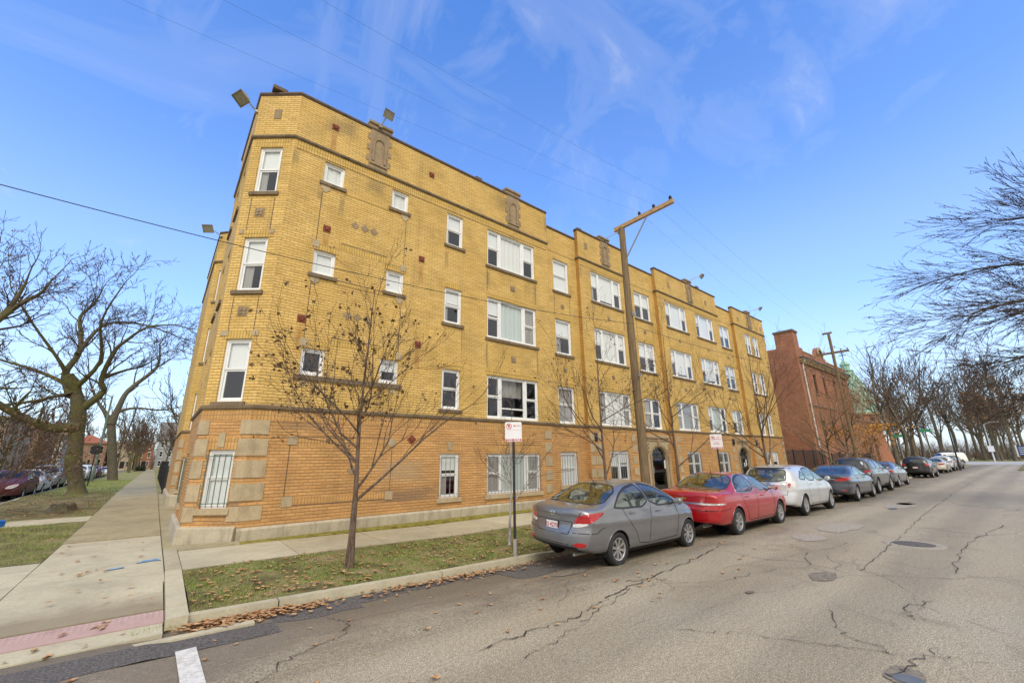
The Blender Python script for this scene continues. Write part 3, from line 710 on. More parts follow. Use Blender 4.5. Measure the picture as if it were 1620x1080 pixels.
for _ in range(900):
    x = rng.choice([rng.uniform(.5, 2.2), rng.gauss(4.4, .8), rng.uniform(.5, 9), rng.gauss(1.3, .35), rng.uniform(9, 20)]); y = 7.1-abs(rng.gauss(0, .16)); sp.append((x, y, road_z(x, y)+.008+rng.uniform(0, .03)))
for _ in range(130):
    x = rng.uniform(-3, 12); y = rng.uniform(3.6, 7.0); sp.append((x, y, road_z(x, y)+.005))
for _ in range(50):
    x = rng.uniform(-3, .4); y = rng.uniform(6.6, 8.2); sp.append((x, y, road_z(x, y)+.06 if y > 7.2 else .02))
for _ in range(60):
    x = rng.uniform(.66, 2.2); y = rng.uniform(6.8, 7.08); sp.append((x, y, road_z(x, y)+.01))
for _ in range(30): sp.append((rng.uniform(-1.2, .4), rng.uniform(7.8, 14), .16))
for _ in range(160):
    x = 10.9+rng.gauss(0, .5); y = rng.uniform(6.2, 7.1); sp.append((x, y, road_z(x, y)+.02))
for _ in range(1100):
    x, y = rng.uniform(-4.7, -1.35), rng.uniform(21.5, 34); sp.append((x, y, vz2(x, y)+.03))
leaves('fallen_leaves', sp, 'litter_leaf', 'brown fallen leaves on the verges and in the gutter')
def blades(name, areas, label):
    V = []; F = []
    for x0, x1, y0, y1, dens, zf, h in areas:
        n = int((x1-x0)*(y1-y0)*dens)
        X = nr_.uniform(x0, x1, n); Y = nr_.uniform(y0, y1, n)
        pat = np.sin(X*3.1+1.3*np.sin(Y*2.7))*np.sin(Y*3.7+X) + nr_.normal(0, .55, n)
        keep = pat > -.3; X, Y = X[keep], Y[keep]; n = len(X)
        Z = np.array([zf(a, b) for a, b in zip(X, Y)]); a = nr_.uniform(0, 2*np.pi, n); H = nr_.uniform(.4, 1.15, n)*h; w = nr_.uniform(.0035, .007, n)*(h/.07)
        lean = nr_.uniform(.1, 1.1, n)*H; la = nr_.uniform(0, 2*np.pi, n)
        p0 = np.stack([X-np.cos(a)*w, Y-np.sin(a)*w, Z], 1); p1 = np.stack([X+np.cos(a)*w, Y+np.sin(a)*w, Z], 1)
        p2 = np.stack([X+np.cos(la)*lean, Y+np.sin(la)*lean, Z+H*.8], 1)
        o = len(V)*0
        base = sum(len(q) for q in V); V.append(np.concatenate([p0, p1, p2])); i = np.arange(n); F.append(np.stack([i, i+n, i+2*n], 1)+base)
    return tag(bulk(name, np.concatenate(V), np.concatenate(F), 'grass_blade'), label, 'grass', kind='stuff')
blades('grass', [(.68, 7, 7.3, 9.6, 1500, vz, .06), (7, 14, 7.3, 9.6, 700, vz, .065), (14, 40, 7.3, 9.6, 200, vz, .075),
                 (-4.7, -1.33, 12.22, 19.3, 480, lambda x, y: LZ(y)+.14, .075), (-4.7, -1.33, 30, 60, 110, vz2, .11), (-1.9, -1.33, 21, 34, 150, vz2, .08), (.1, .6, 6.98, 7.2, 700, lambda x, y: .0, .06)],
       'patchy short green grass with dry straw growing on the verges')
# ------------------------------------------------------------------ the yellow brick apartment building
BL = thing('apartment_building', 'long three storey yellow brick apartment building with limestone quoins and chamfered corner', 'apartment building', (1.68, 12, 0))
def loc(o, root): o.matrix_parent_inverse = Matrix.Translation(root.location).inverted(); return o
def bp(mb, name, mat, parent=BL, **k):
    o = mb.build(name, mat, parent, **k)
    if parent is BL: loc(o, BL)
    return o
class Seg:      # wall frame: a = along, z = up, d = outward distance
    def __init__(s, A, B):
        s.A, s.B = A, B; s.L = math.hypot(B[0]-A[0], B[1]-A[1]); s.u = ((B[0]-A[0])/s.L, (B[1]-A[1])/s.L); s.n = (s.u[1], -s.u[0])
    def __call__(s, a, z, d=0): return (s.A[0]+s.u[0]*a+s.n[0]*d, s.A[1]+s.u[1]*a+s.n[1]*d, z)
def wall_cells(mb, sg, z0, z1, holes, rev=.13):
    us = sorted({0, sg.L} | {h[0] for h in holes} | {h[1] for h in holes}); zs = sorted({z0, z1} | {min(z1, max(z0, z)) for h in holes for z in h[2:4]})
    for i in range(len(us)-1):
        for j in range(len(zs)-1):
            um, zm = (us[i]+us[i+1])/2, (zs[j]+zs[j+1])/2
            if any(h[0] < um < h[1] and h[2] < zm < h[3] for h in holes): continue
            mb.quad(sg(us[i], zs[j]), sg(us[i+1], zs[j]), sg(us[i+1], zs[j+1]), sg(us[i], zs[j+1]))
    for u0, u1, a, b in holes:
        lo, hi = max(a, z0), min(b, z1)
        if lo >= hi: continue
        for u in (u0, u1): mb.quad(sg(u, lo), sg(u, hi), sg(u, hi, -rev), sg(u, lo, -rev))
        if lo == a: mb.quad(sg(u0, a), sg(u1, a), sg(u1, a, -rev), sg(u0, a, -rev))
        if hi == b: mb.quad(sg(u0, b), sg(u1, b), sg(u1, b, -rev), sg(u0, b, -rev))
def offset_poly(pts, d, closed=False):
    out = []
    n = len(pts)
    for i, p in enumerate(pts):
        ns = []
        for a, b in (((i-1) % n, i), (i, (i+1) % n)):
            if not closed and (i == 0 and b == 0 or i == n-1 and a == n-1): continue
            A, B = pts[a], pts[b]; L = math.hypot(B[0]-A[0], B[1]-A[1]); ns.append(((B[1]-A[1])/L, -(B[0]-A[0])/L))
        if len(ns) == 1: q = (p[0]+ns[0][0]*d, p[1]+ns[0][1]*d)
        else:
            sx, sy = ns[0][0]+ns[1][0], ns[0][1]+ns[1][1]; k = 2/(sx*sx+sy*sy); q = (p[0]+sx*k*d, p[1]+sy*k*d)
        out.append(q)
    return out
def trim(mb, pts, prof):        # extrude (d,z) profile along the plan polyline
    rows = [offset_poly(pts, d) for d, z in prof]; m = len(prof)
    vs = [(rows[j][i][0], rows[j][i][1], prof[j][1]) for i in range(len(pts)) for j in range(m)]; fs = []
    for i in range(len(pts)-1):
        for j in range(m): k = (j+1) % m; fs.append((i*m+j, (i+1)*m+j, (i+1)*m+k, i*m+k))
    fs += [tuple(range(m)), tuple((len(pts)-1)*m+j for j in reversed(range(m)))]
    mb.add(vs, fs)

PL = [(.72, 30), (.72, 23.2), (1.35, 22.5), (1.35, 17.25), (.72, 16.55), (.72, 12.8), (1.68, 12), (12.1, 12), (12.1, 12.2), (14.2, 12.2), (14.2, 12), (17.9, 12), (17.9, 12.2),
      (20.9, 12.2), (20.9, 12), (28.45, 12), (28.45, 12.2), (31.0, 12.2), (31.0, 12), (36.6, 12), (36.6, 28)]
TOP = [12.8, 12.8, 12.3, 12.8, 12.8, 12.8, 12.75, 12.75, 12.28, 12.75, 12.75, 12.75, 12.25, 12.65, 12.65, 12.65, 12.15, 12.5, 12.5, 12.5]
SG = [Seg(PL[i], PL[i+1]) for i in range(len(PL)-1)]
TM, SM = 'triple', 'single'
FL3, FL2, FL1 = (9.2, 10.78), (6.26, 7.87), (3.29, 4.85)
wins = []       # seg, u0,u1,z0,z1,type,blind seed/spec
def wf(seg, x0, x1, z0, z1, typ, spec=''): wins.append((seg, x0-PL[seg][0], x1-PL[seg][0], z0, z1, typ, spec))
# spec letters per pane: w white blind, c white curtain, g grey curtain, t teal curtain, h half blind, d dark
for (z0, z1), a, b in (((10.09, 10.83), 'c', 'c'), ((7.07, 7.83), 'w', 'w'), ((4.14, 4.88), 'd', 'h')):
    wf(6, 2.58, 3.19, z0, z1, 'small', a); wf(6, 4.77, 5.37, z0, z1, 'small', b)
for z0, z1, sp_ in ((9.47, 10.78, 'h'), (6.47, 7.79, 'h'), (3.5, 4.85, 'd')): wf(6, 6.92, 7.63, z0, z1, SM, sp_)
wf(6, 6.95, 7.66, .76, 2.1, 'barred', 'h')
for (z0, z1), sp_ in ((FL3, 'hch'), (FL2, 'htg'), (FL1, 'dld')): wf(6, 8.77, 11.28, z0, z1, TM, sp_)
wf(6, 8.78, 11.27, .75, 2.09, 'barred3', 'gtg')
for (z0, z1), sp_ in ((FL3, 'w'), (FL2, 'h'), (FL1, 'g')): wf(8, 12.62, 13.62, z0, z1, SM, sp_)
wf(8, 12.60, 13.58, .86, 2.15, 'barred', 'w')
for (z0, z1), sp_ in ((FL3, 'hwh'), (FL2, 'hch'), (FL1, 'gcg')): wf(10, 15.02, 17.42, z0, z1, TM, sp_)
wf(10, 15.53, 16.92, .9, 2.2, 'barredpair', 'hh')
for (z0, z1), sp_ in ((FL3, 'hh'), (FL2, 'hh'), (FL1, 'gd')): wf(12, 18.86, 20.38, z0, z1, 'pair', sp_)
for (z0, z1), sp_, s2 in ((FL3, 'hwh', 'hwh'), (FL2, 'hwh', 'hwh'), (FL1, 'ggg', 'htd')):
    wf(14, 21.68, 24.08, z0, z1, TM, sp_); wf(14, 25.22, 27.6, z0, z1, TM, s2)
wf(14, 22.2, 23.62, .88, 2.18, 'barredpair', 'dd'); wf(14, 25.85, 27.15, .88, 2.18, 'barredpair', 'dd')
for (z0, z1), sp_ in ((FL3, 'hh'), (FL2, 'hh'), (FL1, 'hg')): wf(16, 28.86, 30.45, z0, z1, 'pair', sp_)
for (z0, z1), sp_ in ((FL3, 'hh'), (FL2, 'hd'), (FL1, 'gg')):
    wf(18, 32.6, 33.66, z0, z1, 'pair', sp_); wf(18, 33.98, 35.05, z0, z1, 'pair', sp_)
wf(18, 32.6, 33.66, .88, 2.18, SM, 'g'); wf(18, 33.98, 35.05, .88, 2.18, SM, 'h')
for (z0, z1), sp_ in (((9.33, 10.87), 'h'), ((6.3, 7.89), 'h'), ((3.35, 4.97), 'h')): wins.append((5, .27, .93, z0, z1, SM, sp_))
wins.append((5, .33, .96, .88, 2.2, 'barred', 'w'))
for z0, z1 in (FL3, FL2, FL1):
    wins.append((1, .3, .86, z0, z1, SM, 'h')); wins.append((4, .9, 1.6, z0, z1, SM, 'h')); wins.append((4, 2.3, 3.0, z0, z1, SM, 'h'))
    wins.append((2, 1.2, 2.0, z0, z1, SM, 'g')); wins.append((2, 3.2, 4.0, z0, z1, SM, 'g'))
wins.append((1, .3, .86, .85, 2.15, 'barred', 'd')); wins.append((4, .9, 1.6, .85, 2.15, 'barred', 'd'))

DOORS = ((12, 18.97, 20.36, .33, 1.9, 2.42), (16, 28.92, 30.32, .33, 1.85, 2.45))      # seg, x0, x1, z0, spring, top
lower, upper, side_lo = MB(), MB(), MB()
GZ, BZ = -.15, 3.22
for i, sg in enumerate(SG):
    H = [w[1:5] for w in wins if w[0] == i]
    hd = [(d[1]-PL[i][0]-.0, d[2]-PL[i][0], d[3]-.05, d[5]) for d in DOORS if d[0] == i]
    wall_cells(lower, sg, GZ, BZ, [h for h in H if h[2] < 3]+hd)
    short = i in (9, 13, 17)
    tgt = MB() if short else upper
    wall_cells(tgt, sg, BZ, TOP[i], [h for h in H if h[2] > 3])
    if short: o = bp(tgt, 'wall_return', 'brick_stain'); o['label'] = 'rust stained narrow wall return'
o = bp(lower, 'wall', 'brick_orange'); o['label'] = 'orange brick ground floor wall'
o = bp(upper, 'wall', 'brick_yellow'); o['label'] = 'yellow brick upper wall'
# roof, floors, parapet backs
mb = MB()
ins = offset_poly(PL, -.02) + [(1.0, 28)]
mb.cur = 0
tri = tessellate_polygon([[Vector((*p, 0)) for p in PL] + [Vector((1.0, 30, 0))]]); base = PL + [(1.0, 30)]
vs = [(x, y, 11.6) for x, y in base]; mb.add(vs, [tuple(t) for t in tri])
bp(mb, 'roof', 'roof_tar', recalc=False)
mb = MB()
for z in (2.75, 5.75, 8.7): mb.add([(x, y, z) for x, y in offset_poly(PL, -.12)], [tuple(t) for t in tessellate_polygon([[Vector((*p, 0)) for p in PL]])])
bp(mb, 'floor_slab', 'ceiling_paint', recalc=False)
mb = MB(); mb.quad((36.6, 28, GZ), (.72, 30, GZ), (.72, 30, 12.8), (36.6, 28, 12.8)); bp(mb, 'wall', 'brick_brown')
# parapet coping, segment by segment so that every step of the roofline shows
mb = MB()
groups = [(0, 2, 12.8), (2, 3, 12.3), (3, 6, 12.8), (6, 7, 12.76), (8, 9, 12.28), (9, 12, 12.75), (12, 13, 12.25), (13, 16, 12.65), (16, 17, 12.15), (17, 20, 12.5)]
for a, b, z in groups:
    pts = PL[a:b+1] if a != 3 else PL[3:8]
    if a == 6: continue
    trim(mb, pts, [(.045, z), (.045, z+.05), (-.13, z+.12), (-.34, z+.05), (-.34, z-.5)])
bp(mb, 'coping', 'coping_tile')
# lower stone band, cornices, foundation
mb = MB(); trim(mb, PL[:-1], [(-.01, 3.165), (.035, 3.165), (.05, 3.2), (.05, 3.25), (.0, 3.285), (-.01, 3.285)]); bp(mb, 'stone_band', 'limestone_dark')
mb = MB()
for pts in (PL[0:3], PL[3:8], PL[9:12], PL[13:16], PL[17:20]):
    q = list(pts)
    trim(mb, q, [(-.01, 11.17), (.03, 11.17), (.06, 11.21), (.06, 11.26), (.02, 11.30), (-.01, 11.305)])
bp(mb, 'cornice', 'limestone_dark')
def ftrim(*q): m = MB(); trim(m, *q); bp(m, 'foundation', 'foundation_stone')
ftrim(PL[0:3], [(-.01, GZ), (.1, GZ), (.09, .62), (.02, .68), (-.01, .68)])
ftrim(PL[3:6]+[(1.69, 11.992)], [(-.01, GZ), (.13, GZ), (.085, .46), (.02, .5), (-.01, .5)])
def dsplit(pts, skip):
    ftrim(pts, [(-.01, GZ), (.085, GZ), (.075, .40), (.02, .45), (-.01, .45)])
dsplit([(1.7, 12), (12.1, 12), (12.1, 12.2), (14.2, 12.2), (14.2, 12), (17.9, 12), (17.9, 12.2), (18.4, 12.2)], 0)
dsplit([(20.95, 12), (28.4, 12)], 0); dsplit([(31.0, 12.19), (31.0, 12), (36.6, 12), (36.6, 27)], 0)
# soldier courses and panel lines
def face_box(mb, sg, a0, a1, z0, z1, d0, d1): mb.box(a0, a1, d0, d1, z0, z1, T=lambda a, d, z: sg(a, z, d))
for i in (0, 1, 3, 4, 5, 6, 10, 14, 18):
    L = SG[i].L; e = .1 if i in (1, 5) else .03
    m_ = MB(); face_box(m_, SG[i], e, L-e, 10.89, 11.165, -.02, .006); bp(m_, 'soldier_course', 'soldier_yellow')
for i in range(len(SG)-1):
    if i in (7, 9, 11, 13, 15, 17): continue
    m_ = MB(); face_box(m_, SG[i], .02, SG[i].L-.02, 2.9, 3.16, -.02, .005); bp(m_, 'soldier_course', 'soldier_orange')
A0 = PL[6][0]
for z0 in (10.02, 7.0):
    m_ = MB(); face_box(m_, SG[6], 3.25-A0, 4.74-A0, z0-.1, z0-.02, -.02, .005); bp(m_, 'soldier_course', 'soldier_yellow')
for z0 in (8.02, 5.05): m_ = MB(); face_box(m_, SG[6], 3.2-A0, 4.76-A0, z0, z0+.2, -.02, .006); bp(m_, 'soldier_course', 'soldier_yellow')
for z0, z1 in ((2.3, 2.5), (.86, 1.02)): m_ = MB(); face_box(m_, SG[6], 2.75-A0, 5.2-A0, z0, z1, -.02, .005); bp(m_, 'soldier_course', 'soldier_orange')
# thin raked joints that frame the panels
def joint(*q): m = MB(); face_box(m, *q); bp(m, 'panel_joint', 'coping_tile')
def vline(x, z0, z1, sg=SG[6], off=A0, w=.018): joint(sg, x-w/2-off, x+w/2-off, z0, z1, -.01, .004)
def hline(x0, x1, z, sg=SG[6], off=A0, w=.018): joint(sg, x0-off, x1-off, z-w/2, z+w/2, -.01, .004)
for x in (2.6, 5.33):
    vline(x, 7.92, 9.75); vline(x, 4.98, 6.75); vline(x, 1.0, 2.45)
for z in (10.87, ): hline(1.75, 12.0, z)
hline(3.3, 4.75, 9.98); hline(3.3, 4.75, 8.24); hline(3.3, 4.75, 7.02); hline(3.3, 4.75, 5.27); hline(2.65, 5.3, 2.52); hline(2.65, 5.3, .85)
for x in (8.77, 11.28):
    vline(x, 8.1, 9.0); vline(x, 5.1, 6.05)
for sg, off, xs_ in ((SG[8], 12.1, (12.62, 13.62)), (SG[10], 14.2, (15.02, 17.42)), (SG[12], 17.9, (18.86, 20.38)), (SG[14], 20.9, (21.68, 24.08, 25.22, 27.6)), (SG[16], 28.45, (28.86, 30.45))):
    for x in xs_: vline(x, 8.1, 9.0, sg, off); vline(x, 5.1, 6.05, sg, off)
    hline(off+.03, off+sg.L-.03, 10.87 if sg in (SG[10], SG[14]) else 11.1, sg, off)
for u in (.27, .93):
    for z0, z1 in ((8.12, 9.15), (5.2, 6.12)): joint(SG[5], u-.009, u+.009, z0, z1, -.01, .004)
# quoin blocks
class Each:      # every block its own part
    def __init__(s, name, mat): s.name, s.mat = name, mat
    def box(s, *q): m = MB(); m.box(*q); bp(m, s.name, s.mat)
    def trim(s, *q): m = MB(); trim(m, *q); bp(m, s.name, s.mat)
mb = Each('quoin', 'limestone')
blocks = ((2.56, 2.9), (2.06, 2.45), (1.55, 1.95), (1.04, 1.42), (.6, .92))
for k, (z0, z1) in enumerate(blocks):
    r_ = rng.uniform(-.01, .01)
    # right corner of the chamfer: each block wraps round on to the long wall
    p = [SG[5](SG[5].L-.24, 0), (1.68, 12.0), (2.08+.02*k, 12.0)]; q = offset_poly([(a[0], a[1]) for a in p], .022)
    mb.trim([(a[0], a[1]) for a in p], [(-.015, z0), (.022, z0), (.022, z1), (-.015, z1)])
    p = [(.72, 12.8+.3), (.72, 12.8), tuple(SG[5](.25+.03*(k % 2), 0)[:2])]
    mb.trim(p, [(-.015, z0), (.02, z0), (.02, z1), (-.015, z1)])
    p = [SG[0](SG[0].L-.3, 0)[:2], (.72, 23.2), SG[1](.24, 0)[:2]]
    mb.trim(p, [(-.015, z0), (.02, z0), (.02, z1), (-.015, z1)])
    for x0, x1, y in ((11.55, 11.9, 12), (14.55, 15.0, 12), (17.2, 17.55, 12), (21.25, 21.6, 12), (27.75, 28.1, 12), (31.3, 31.75, 12), (36.1, 36.55, 12)):
        w0 = x0 if k % 2 == 0 or x0 < 12 else x0+.04
        mb.box(w0, x1, y-.02, y+.01, z0+.08, z1+.04)
    mb.box(14.225, 14.5, 11.982, 12.01, z0+.08, z1+.04)

# key stones, corner stones of the panels, little ornament stones
class Stones:      # every shape added becomes a part of its own
    def __init__(s, mat): s.mat = mat
    def __getattr__(s, k):
        def f(*q, **kw): m = MB(); getattr(m, k)(*q, **kw); bp(m, 'ornament_stone', s.mat)
        return f
mb = Stones('limestone')
for x0, x1, z0, z1 in ((7.23, 7.39, 2.2, 2.47), (2.53, 2.75, 2.32, 2.52), (5.2, 5.42, 2.3, 2.52), (2.55, 2.8, .84, 1.08), (5.2, 5.42, .84, 1.06), (2.5, 2.7, 7.9, 8.12), (5.22, 5.42, 7.9, 8.12), (2.5, 2.72, 4.92, 5.14), (5.24, 5.44, 4.92, 5.14), (2.63, 2.8, 3.86, 4.05), (5.12, 5.3, 3.86, 4.05)):
    mb.box(x0, x1, 11.978, 12.01, z0, z1)
for x, z in ((2.68, 9.9), (5.26, 9.9), (2.68, 6.9), (5.26, 6.9)):       # pendant stones below the small sills
    mb.prism([(x-.13, z+.1), (x-.13, z-.04), (x, z-.16), (x+.13, z-.04), (x+.13, z+.1)], lambda a, b, d: (a, 12-d, b), -.01, .02)
for u0, u1, z0, z1 in ((.52, .68, 2.26, 2.6), (.1, .3, 5.05, 5.2), (.9, 1.08, 5.05, 5.2), (.1, .2, 8.0, 8.14), (.95, 1.06, 8.0, 8.14)): face_box(mb, SG[5], u0, u1, z0, z1, -.01, .02)
mb = Stones('terracotta_stone')
def rosette(sg, a, z, s):
    mb = MB()
    face_box(mb, sg, a-s, a+s, z-s, z+s, -.01, .012)
    for k in range(4):
        t = R(45+90*k); b, c = a+math.cos(t)*s*.52, z+math.sin(t)*s*.52
        mb.prism([(b+s*.36*math.cos(j*1.047), c+s*.36*math.sin(j*1.047)) for j in range(6)], lambda p, q, d: sg(p, q, d), .012, .03)
    bp(mb, 'rosette', 'terracotta_stone')
for z in (8.67, 5.72): rosette(SG[5], .57, z, .13)
for z in (8.5, 5.57):
    rosette(SG[6], 10.03-A0, z, .12); rosette(SG[8], 13.12-12.1, z, .1); rosette(SG[10], 16.2-14.2, z, .1); rosette(SG[12], 19.6-17.9, z, .1)
    rosette(SG[14], 22.9-20.9, z, .1); rosette(SG[14], 26.4-20.9, z, .1); rosette(SG[16], 29.65-28.45, z, .1)
for sg, a, z in ((SG[5], .62, 12.06), (SG[10], .6, 12.02), (SG[14], 1.45, 11.95), (SG[14], 6.05, 11.85), (SG[18], .85, 11.75), (SG[18], 5.0, 11.75)): face_box(mb, sg, a-.11, a+.11, z-.17, z+.17, -.01, .016)
for x, z in ((3.96, 8.98), (3.98, 6.02)):
    for k in (-1, 0, 1): mb.prism([(x+k*.3+.13*math.cos(R(90*j)), z+.13*math.sin(R(90*j))) for j in range(4)], lambda p, q, d: (p, 12-d, q), -.01, .014)
mb.prism([(4.21+.13*math.cos(R(90*j)), 1.66+.13*math.sin(R(90*j))) for j in range(4)], lambda p, q, d: (p, 12-d, q), -.01, .014)
# rusty wall anchor plates
for x, z, rot in ((2.75, 12.18, 0), (2.85, 8.57, 0), (2.48, 5.67, 0), (6.21, 12.05, 0), (5.97, 8.55, 0), (5.99, 5.51, 0), (5.94, 2.51, 45)):
    mb = MB(); c, s = math.cos(R(rot)), math.sin(R(rot)); h = .105
    mb.prism([(x+c*a-s*b, z+s*a+c*b) for a, b in ((-h, -h), (h, -h), (h, h), (-h, h))], lambda p, q, d: (p, 12-d, q), -.01, .018)
    mb.prism([(x+(.085 if j % 2 == 0 else .035)*math.cos(R(90+36*j)), z+(.085 if j % 2 == 0 else .035)*math.sin(R(90+36*j))) for j in range(10)], lambda p, q, d: (p, 12-d, q), .018, .045)
    bp(mb, 'anchor_plate', 'rust')
# tall carved stones in the parapet
def tooth(xc, w, z0, z1):
    q = random.Random(int(xc*10)); pts = []
    n = 8; hs_ = [(z0+(z1-z0)*k/n) for k in range(n+1)]
    L_ = []; R_ = []
    for k in range(n):
        e = .11 if k % 2 else 0.02
        L_ += [(xc-w-e, hs_[k]), (xc-w-e, hs_[k+1])]; R_ += [(xc+w+e, hs_[k]), (xc+w+e, hs_[k+1])]
    return L_[::-1] and (R_ + L_[::-1])
for xc, zt in ((4.2, 13.0), (10.12, 13.0), (16.3, 12.92), (24.82, 12.85), (33.9, 12.68)):
    mb = MB(); mb.prism(tooth(xc, .3, 11.3, zt), lambda p, q, d: (p, 12-d, q), -.2, .022)
    # moulded pointed arch round a sunk panel
    def arch(r, zb, zs): return [(xc-r, zb), (xc-r, zs)] + [(xc-r+2*r*(1-math.cos(t))/2, zs+1.55*r*math.sin(t)**.8) for t in (R(30), R(60), R(90), R(120), R(150))] + [(xc+r, zs), (xc+r, zb)]
    o_, i_ = arch(.24, 11.55, 12.2), arch(.17, 11.55, 12.18)
    for k in range(len(o_)-1):
        a, b, c, d = o_[k], o_[k+1], i_[k+1], i_[k]
        mb.hexa([(a[0], 11.98, a[1]), (b[0], 11.98, b[1]), (c[0], 11.98, c[1]), (d[0], 11.98, d[1]), (a[0], 11.93, a[1]), (b[0], 11.93, b[1]), (c[0], 11.945, c[1]), (d[0], 11.945, d[1])])
    mb.box(xc-.3, xc+.3, 11.94, 11.98, 11.42, 11.5); mb.box(xc-.42, xc+.42, 11.93, 12.25, zt+.001, zt+.09)
    mb.prism([(xc+.1*math.cos(j*.785), 12.55+.1*math.sin(j*.785)) for j in range(8)], lambda p, q, d: (p, 12-d, q), .022, .05)
    bp(mb, 'parapet_ornament', 'terracotta_stone')
m_ = MB(); face_box(m_, SG[6], 2.45-A0, 5.5-A0, 4.0, 4.13, -.1, .05); bp(m_, 'sill', 'sill_stone')
# windows: frame (part), pane and blind (sub-parts)
def window(sg, u0, u1, z0, z1, typ, spec, parent, rev=.09, frame='white_paint', wq=random.Random(3)):
    fr, gl, bl = MB(), MB(), {}
    W_, H_ = u1-u0, z1-z0; F = .055
    T = lambda a, d, z: sg(u0+a, z0+z, -rev+d)
    bx_ = lambda mb, a0, a1, b0, b1, d0, d1: mb.box(a0, a1, d0, d1, b0, b1, T=T)
    bx_(fr, 0, F, 0, H_, -.05, .04); bx_(fr, W_-F, W_, 0, H_, -.05, .04); bx_(fr, F, W_-F, H_-F, H_, -.05, .038); bx_(fr, F, W_-F, 0, F+.01, -.05, .042)
    def pane(a0, a1, b0, b1, d): gl.quad(T(a0, d, b0), T(a1, d, b0), T(a1, d, b1), T(a0, d, b1))
    def blind(a0, a1, b0, b1, m, d=-.045):
        mb = bl.setdefault(m, MB())
        if m.startswith('curtain'):
            n = max(4, int((a1-a0)/.06)); 
            for k in range(n):
                x0, x1 = a0+(a1-a0)*k/n, a0+(a1-a0)*(k+1)/n
                mb.quad(T(x0, d-.012+.012*math.sin(k*1.7), b0), T(x1, d-.012+.012*math.sin((k+1)*1.7), b0), T(x1, d-.012+.012*math.sin((k+1)*1.7), b1), T(x0, d-.012+.012*math.sin(k*1.7), b1))
        else: mb.quad(T(a0, d, b0), T(a1, d, b0), T(a1, d, b1), T(a0, d, b1))
    def cover(a0, a1, b0, b1, c):
        m = (b0+b1)/2
        if c == 'w': blind(a0, a1, b0+wq.choice([0, 0, .05, .12])*(b1-b0), b1, 'blind_white')
        elif c == 'h': blind(a0, a1, m+wq.uniform(-.05, .12)*(b1-b0), b1, 'blind_white'); wq.random() < .5 and blind(a0, a0+(a1-a0)*wq.uniform(.2, .5), b0, m, 'curtain_grey')
        elif c == 'c': blind(a0, a1, b0, b1, 'curtain_white')
        elif c == 'g': blind(a0, a1, b0, b1, 'curtain_grey')
        elif c == 't': blind(a0, a1, b0, b1, 'curtain_teal')
        elif c == 'l': blind(a0, a1, b0+.55*(b1-b0), b1, 'curtain_grey', -.2)
    def hung(a0, a1, c):
        m = H_*.51; s = .045
        for b0, b1, d in ((F+.01, m, .0), (m, H_-F, .022)):
            bx_(fr, a0, a0+s, b0, b1, d-.03, d); bx_(fr, a1-s, a1, b0, b1, d-.03, d); bx_(fr, a0+s, a1-s, b0, b0+s, d-.03, d-.001); bx_(fr, a0+s, a1-s, b1-s, b1, d-.03, d-.001)
            pane(a0+s, a1-s, b0+s, b1-s, d-.016)
        cover(a0, a1, F, H_-F, c)
    if typ == 'small':
        s = .05; bx_(fr, F, F+s, F+.01, H_-F, -.03, .01); bx_(fr, W_-F-s, W_-F, F+.01, H_-F, -.03, .01); bx_(fr, F+s, W_-F-s, F+.01, F+.01+s, -.03, .009); bx_(fr, F+s, W_-F-s, H_-F-s, H_-F, -.03, .009)
        pane(F+s, W_-F-s, F+s, H_-F-s, -.012); cover(F, W_-F, F, H_-F, spec)
    elif typ in (SM, 'barred'): hung(F, W_-F, spec)
    elif typ in ('pair', 'barredpair'):
        bx_(fr, W_/2-.045, W_/2+.045, F+.01, H_-F, -.05, .036); hung(F, W_/2-.045, spec[0]); hung(W_/2+.045, W_-F, spec[1])
    elif typ in (TM, 'barred3'):
        a, b = W_*.255, W_*.745
        for x in (a, b): bx_(fr, x-.045, x+.045, F+.01, H_-F, -.05, .036)
        hung(F, a-.045, spec[0]); hung(b+.045, W_-F, spec[2])
        s = .05; lo = F+.01
        if spec == 'dld': bx_(fr, a+.045, b-.045, H_*.24, H_*.24+.05, -.03, .008)
        for x0, x1 in ((a+.045, a+.045+s), (b-.045-s, b-.045)): bx_(fr, x0, x1, lo, H_-F, -.03, .007)
        bx_(fr, a+.045+s, b-.045-s, lo, lo+s, -.03, .006); bx_(fr, a+.045+s, b-.045-s, H_-F-s, H_-F, -.03, .006)
        pane(a+.045+s, b-.045-s, lo+s, H_-F-s, -.012); cover(a, b, F, H_-F, spec[1])
    w = bp(fr, 'window', frame, parent)
    bp(gl, 'pane', 'window_glass', w, recalc=False)
    for m, mb in bl.items(): bp(mb, 'curtain' if m.startswith('curtain') else 'blind', m, w, recalc=False)
    if 'barred' in typ:
        g = MB(); n = max(4, int(W_/.145))
        for k in range(n+1):
            x = .03+(W_-.06)*k/n; bx_(g, x-.008, x+.008, .03, H_-.1, rev+.035, rev+.051)
        for z in (.1, H_-.16): bx_(g, -.05, W_+.05, z, z+.022, rev+.02, rev+.034)
        bp(g, 'security_bars', 'iron_green' if sg_i in (1, 4, 5) else 'galvanised', w)
    return w
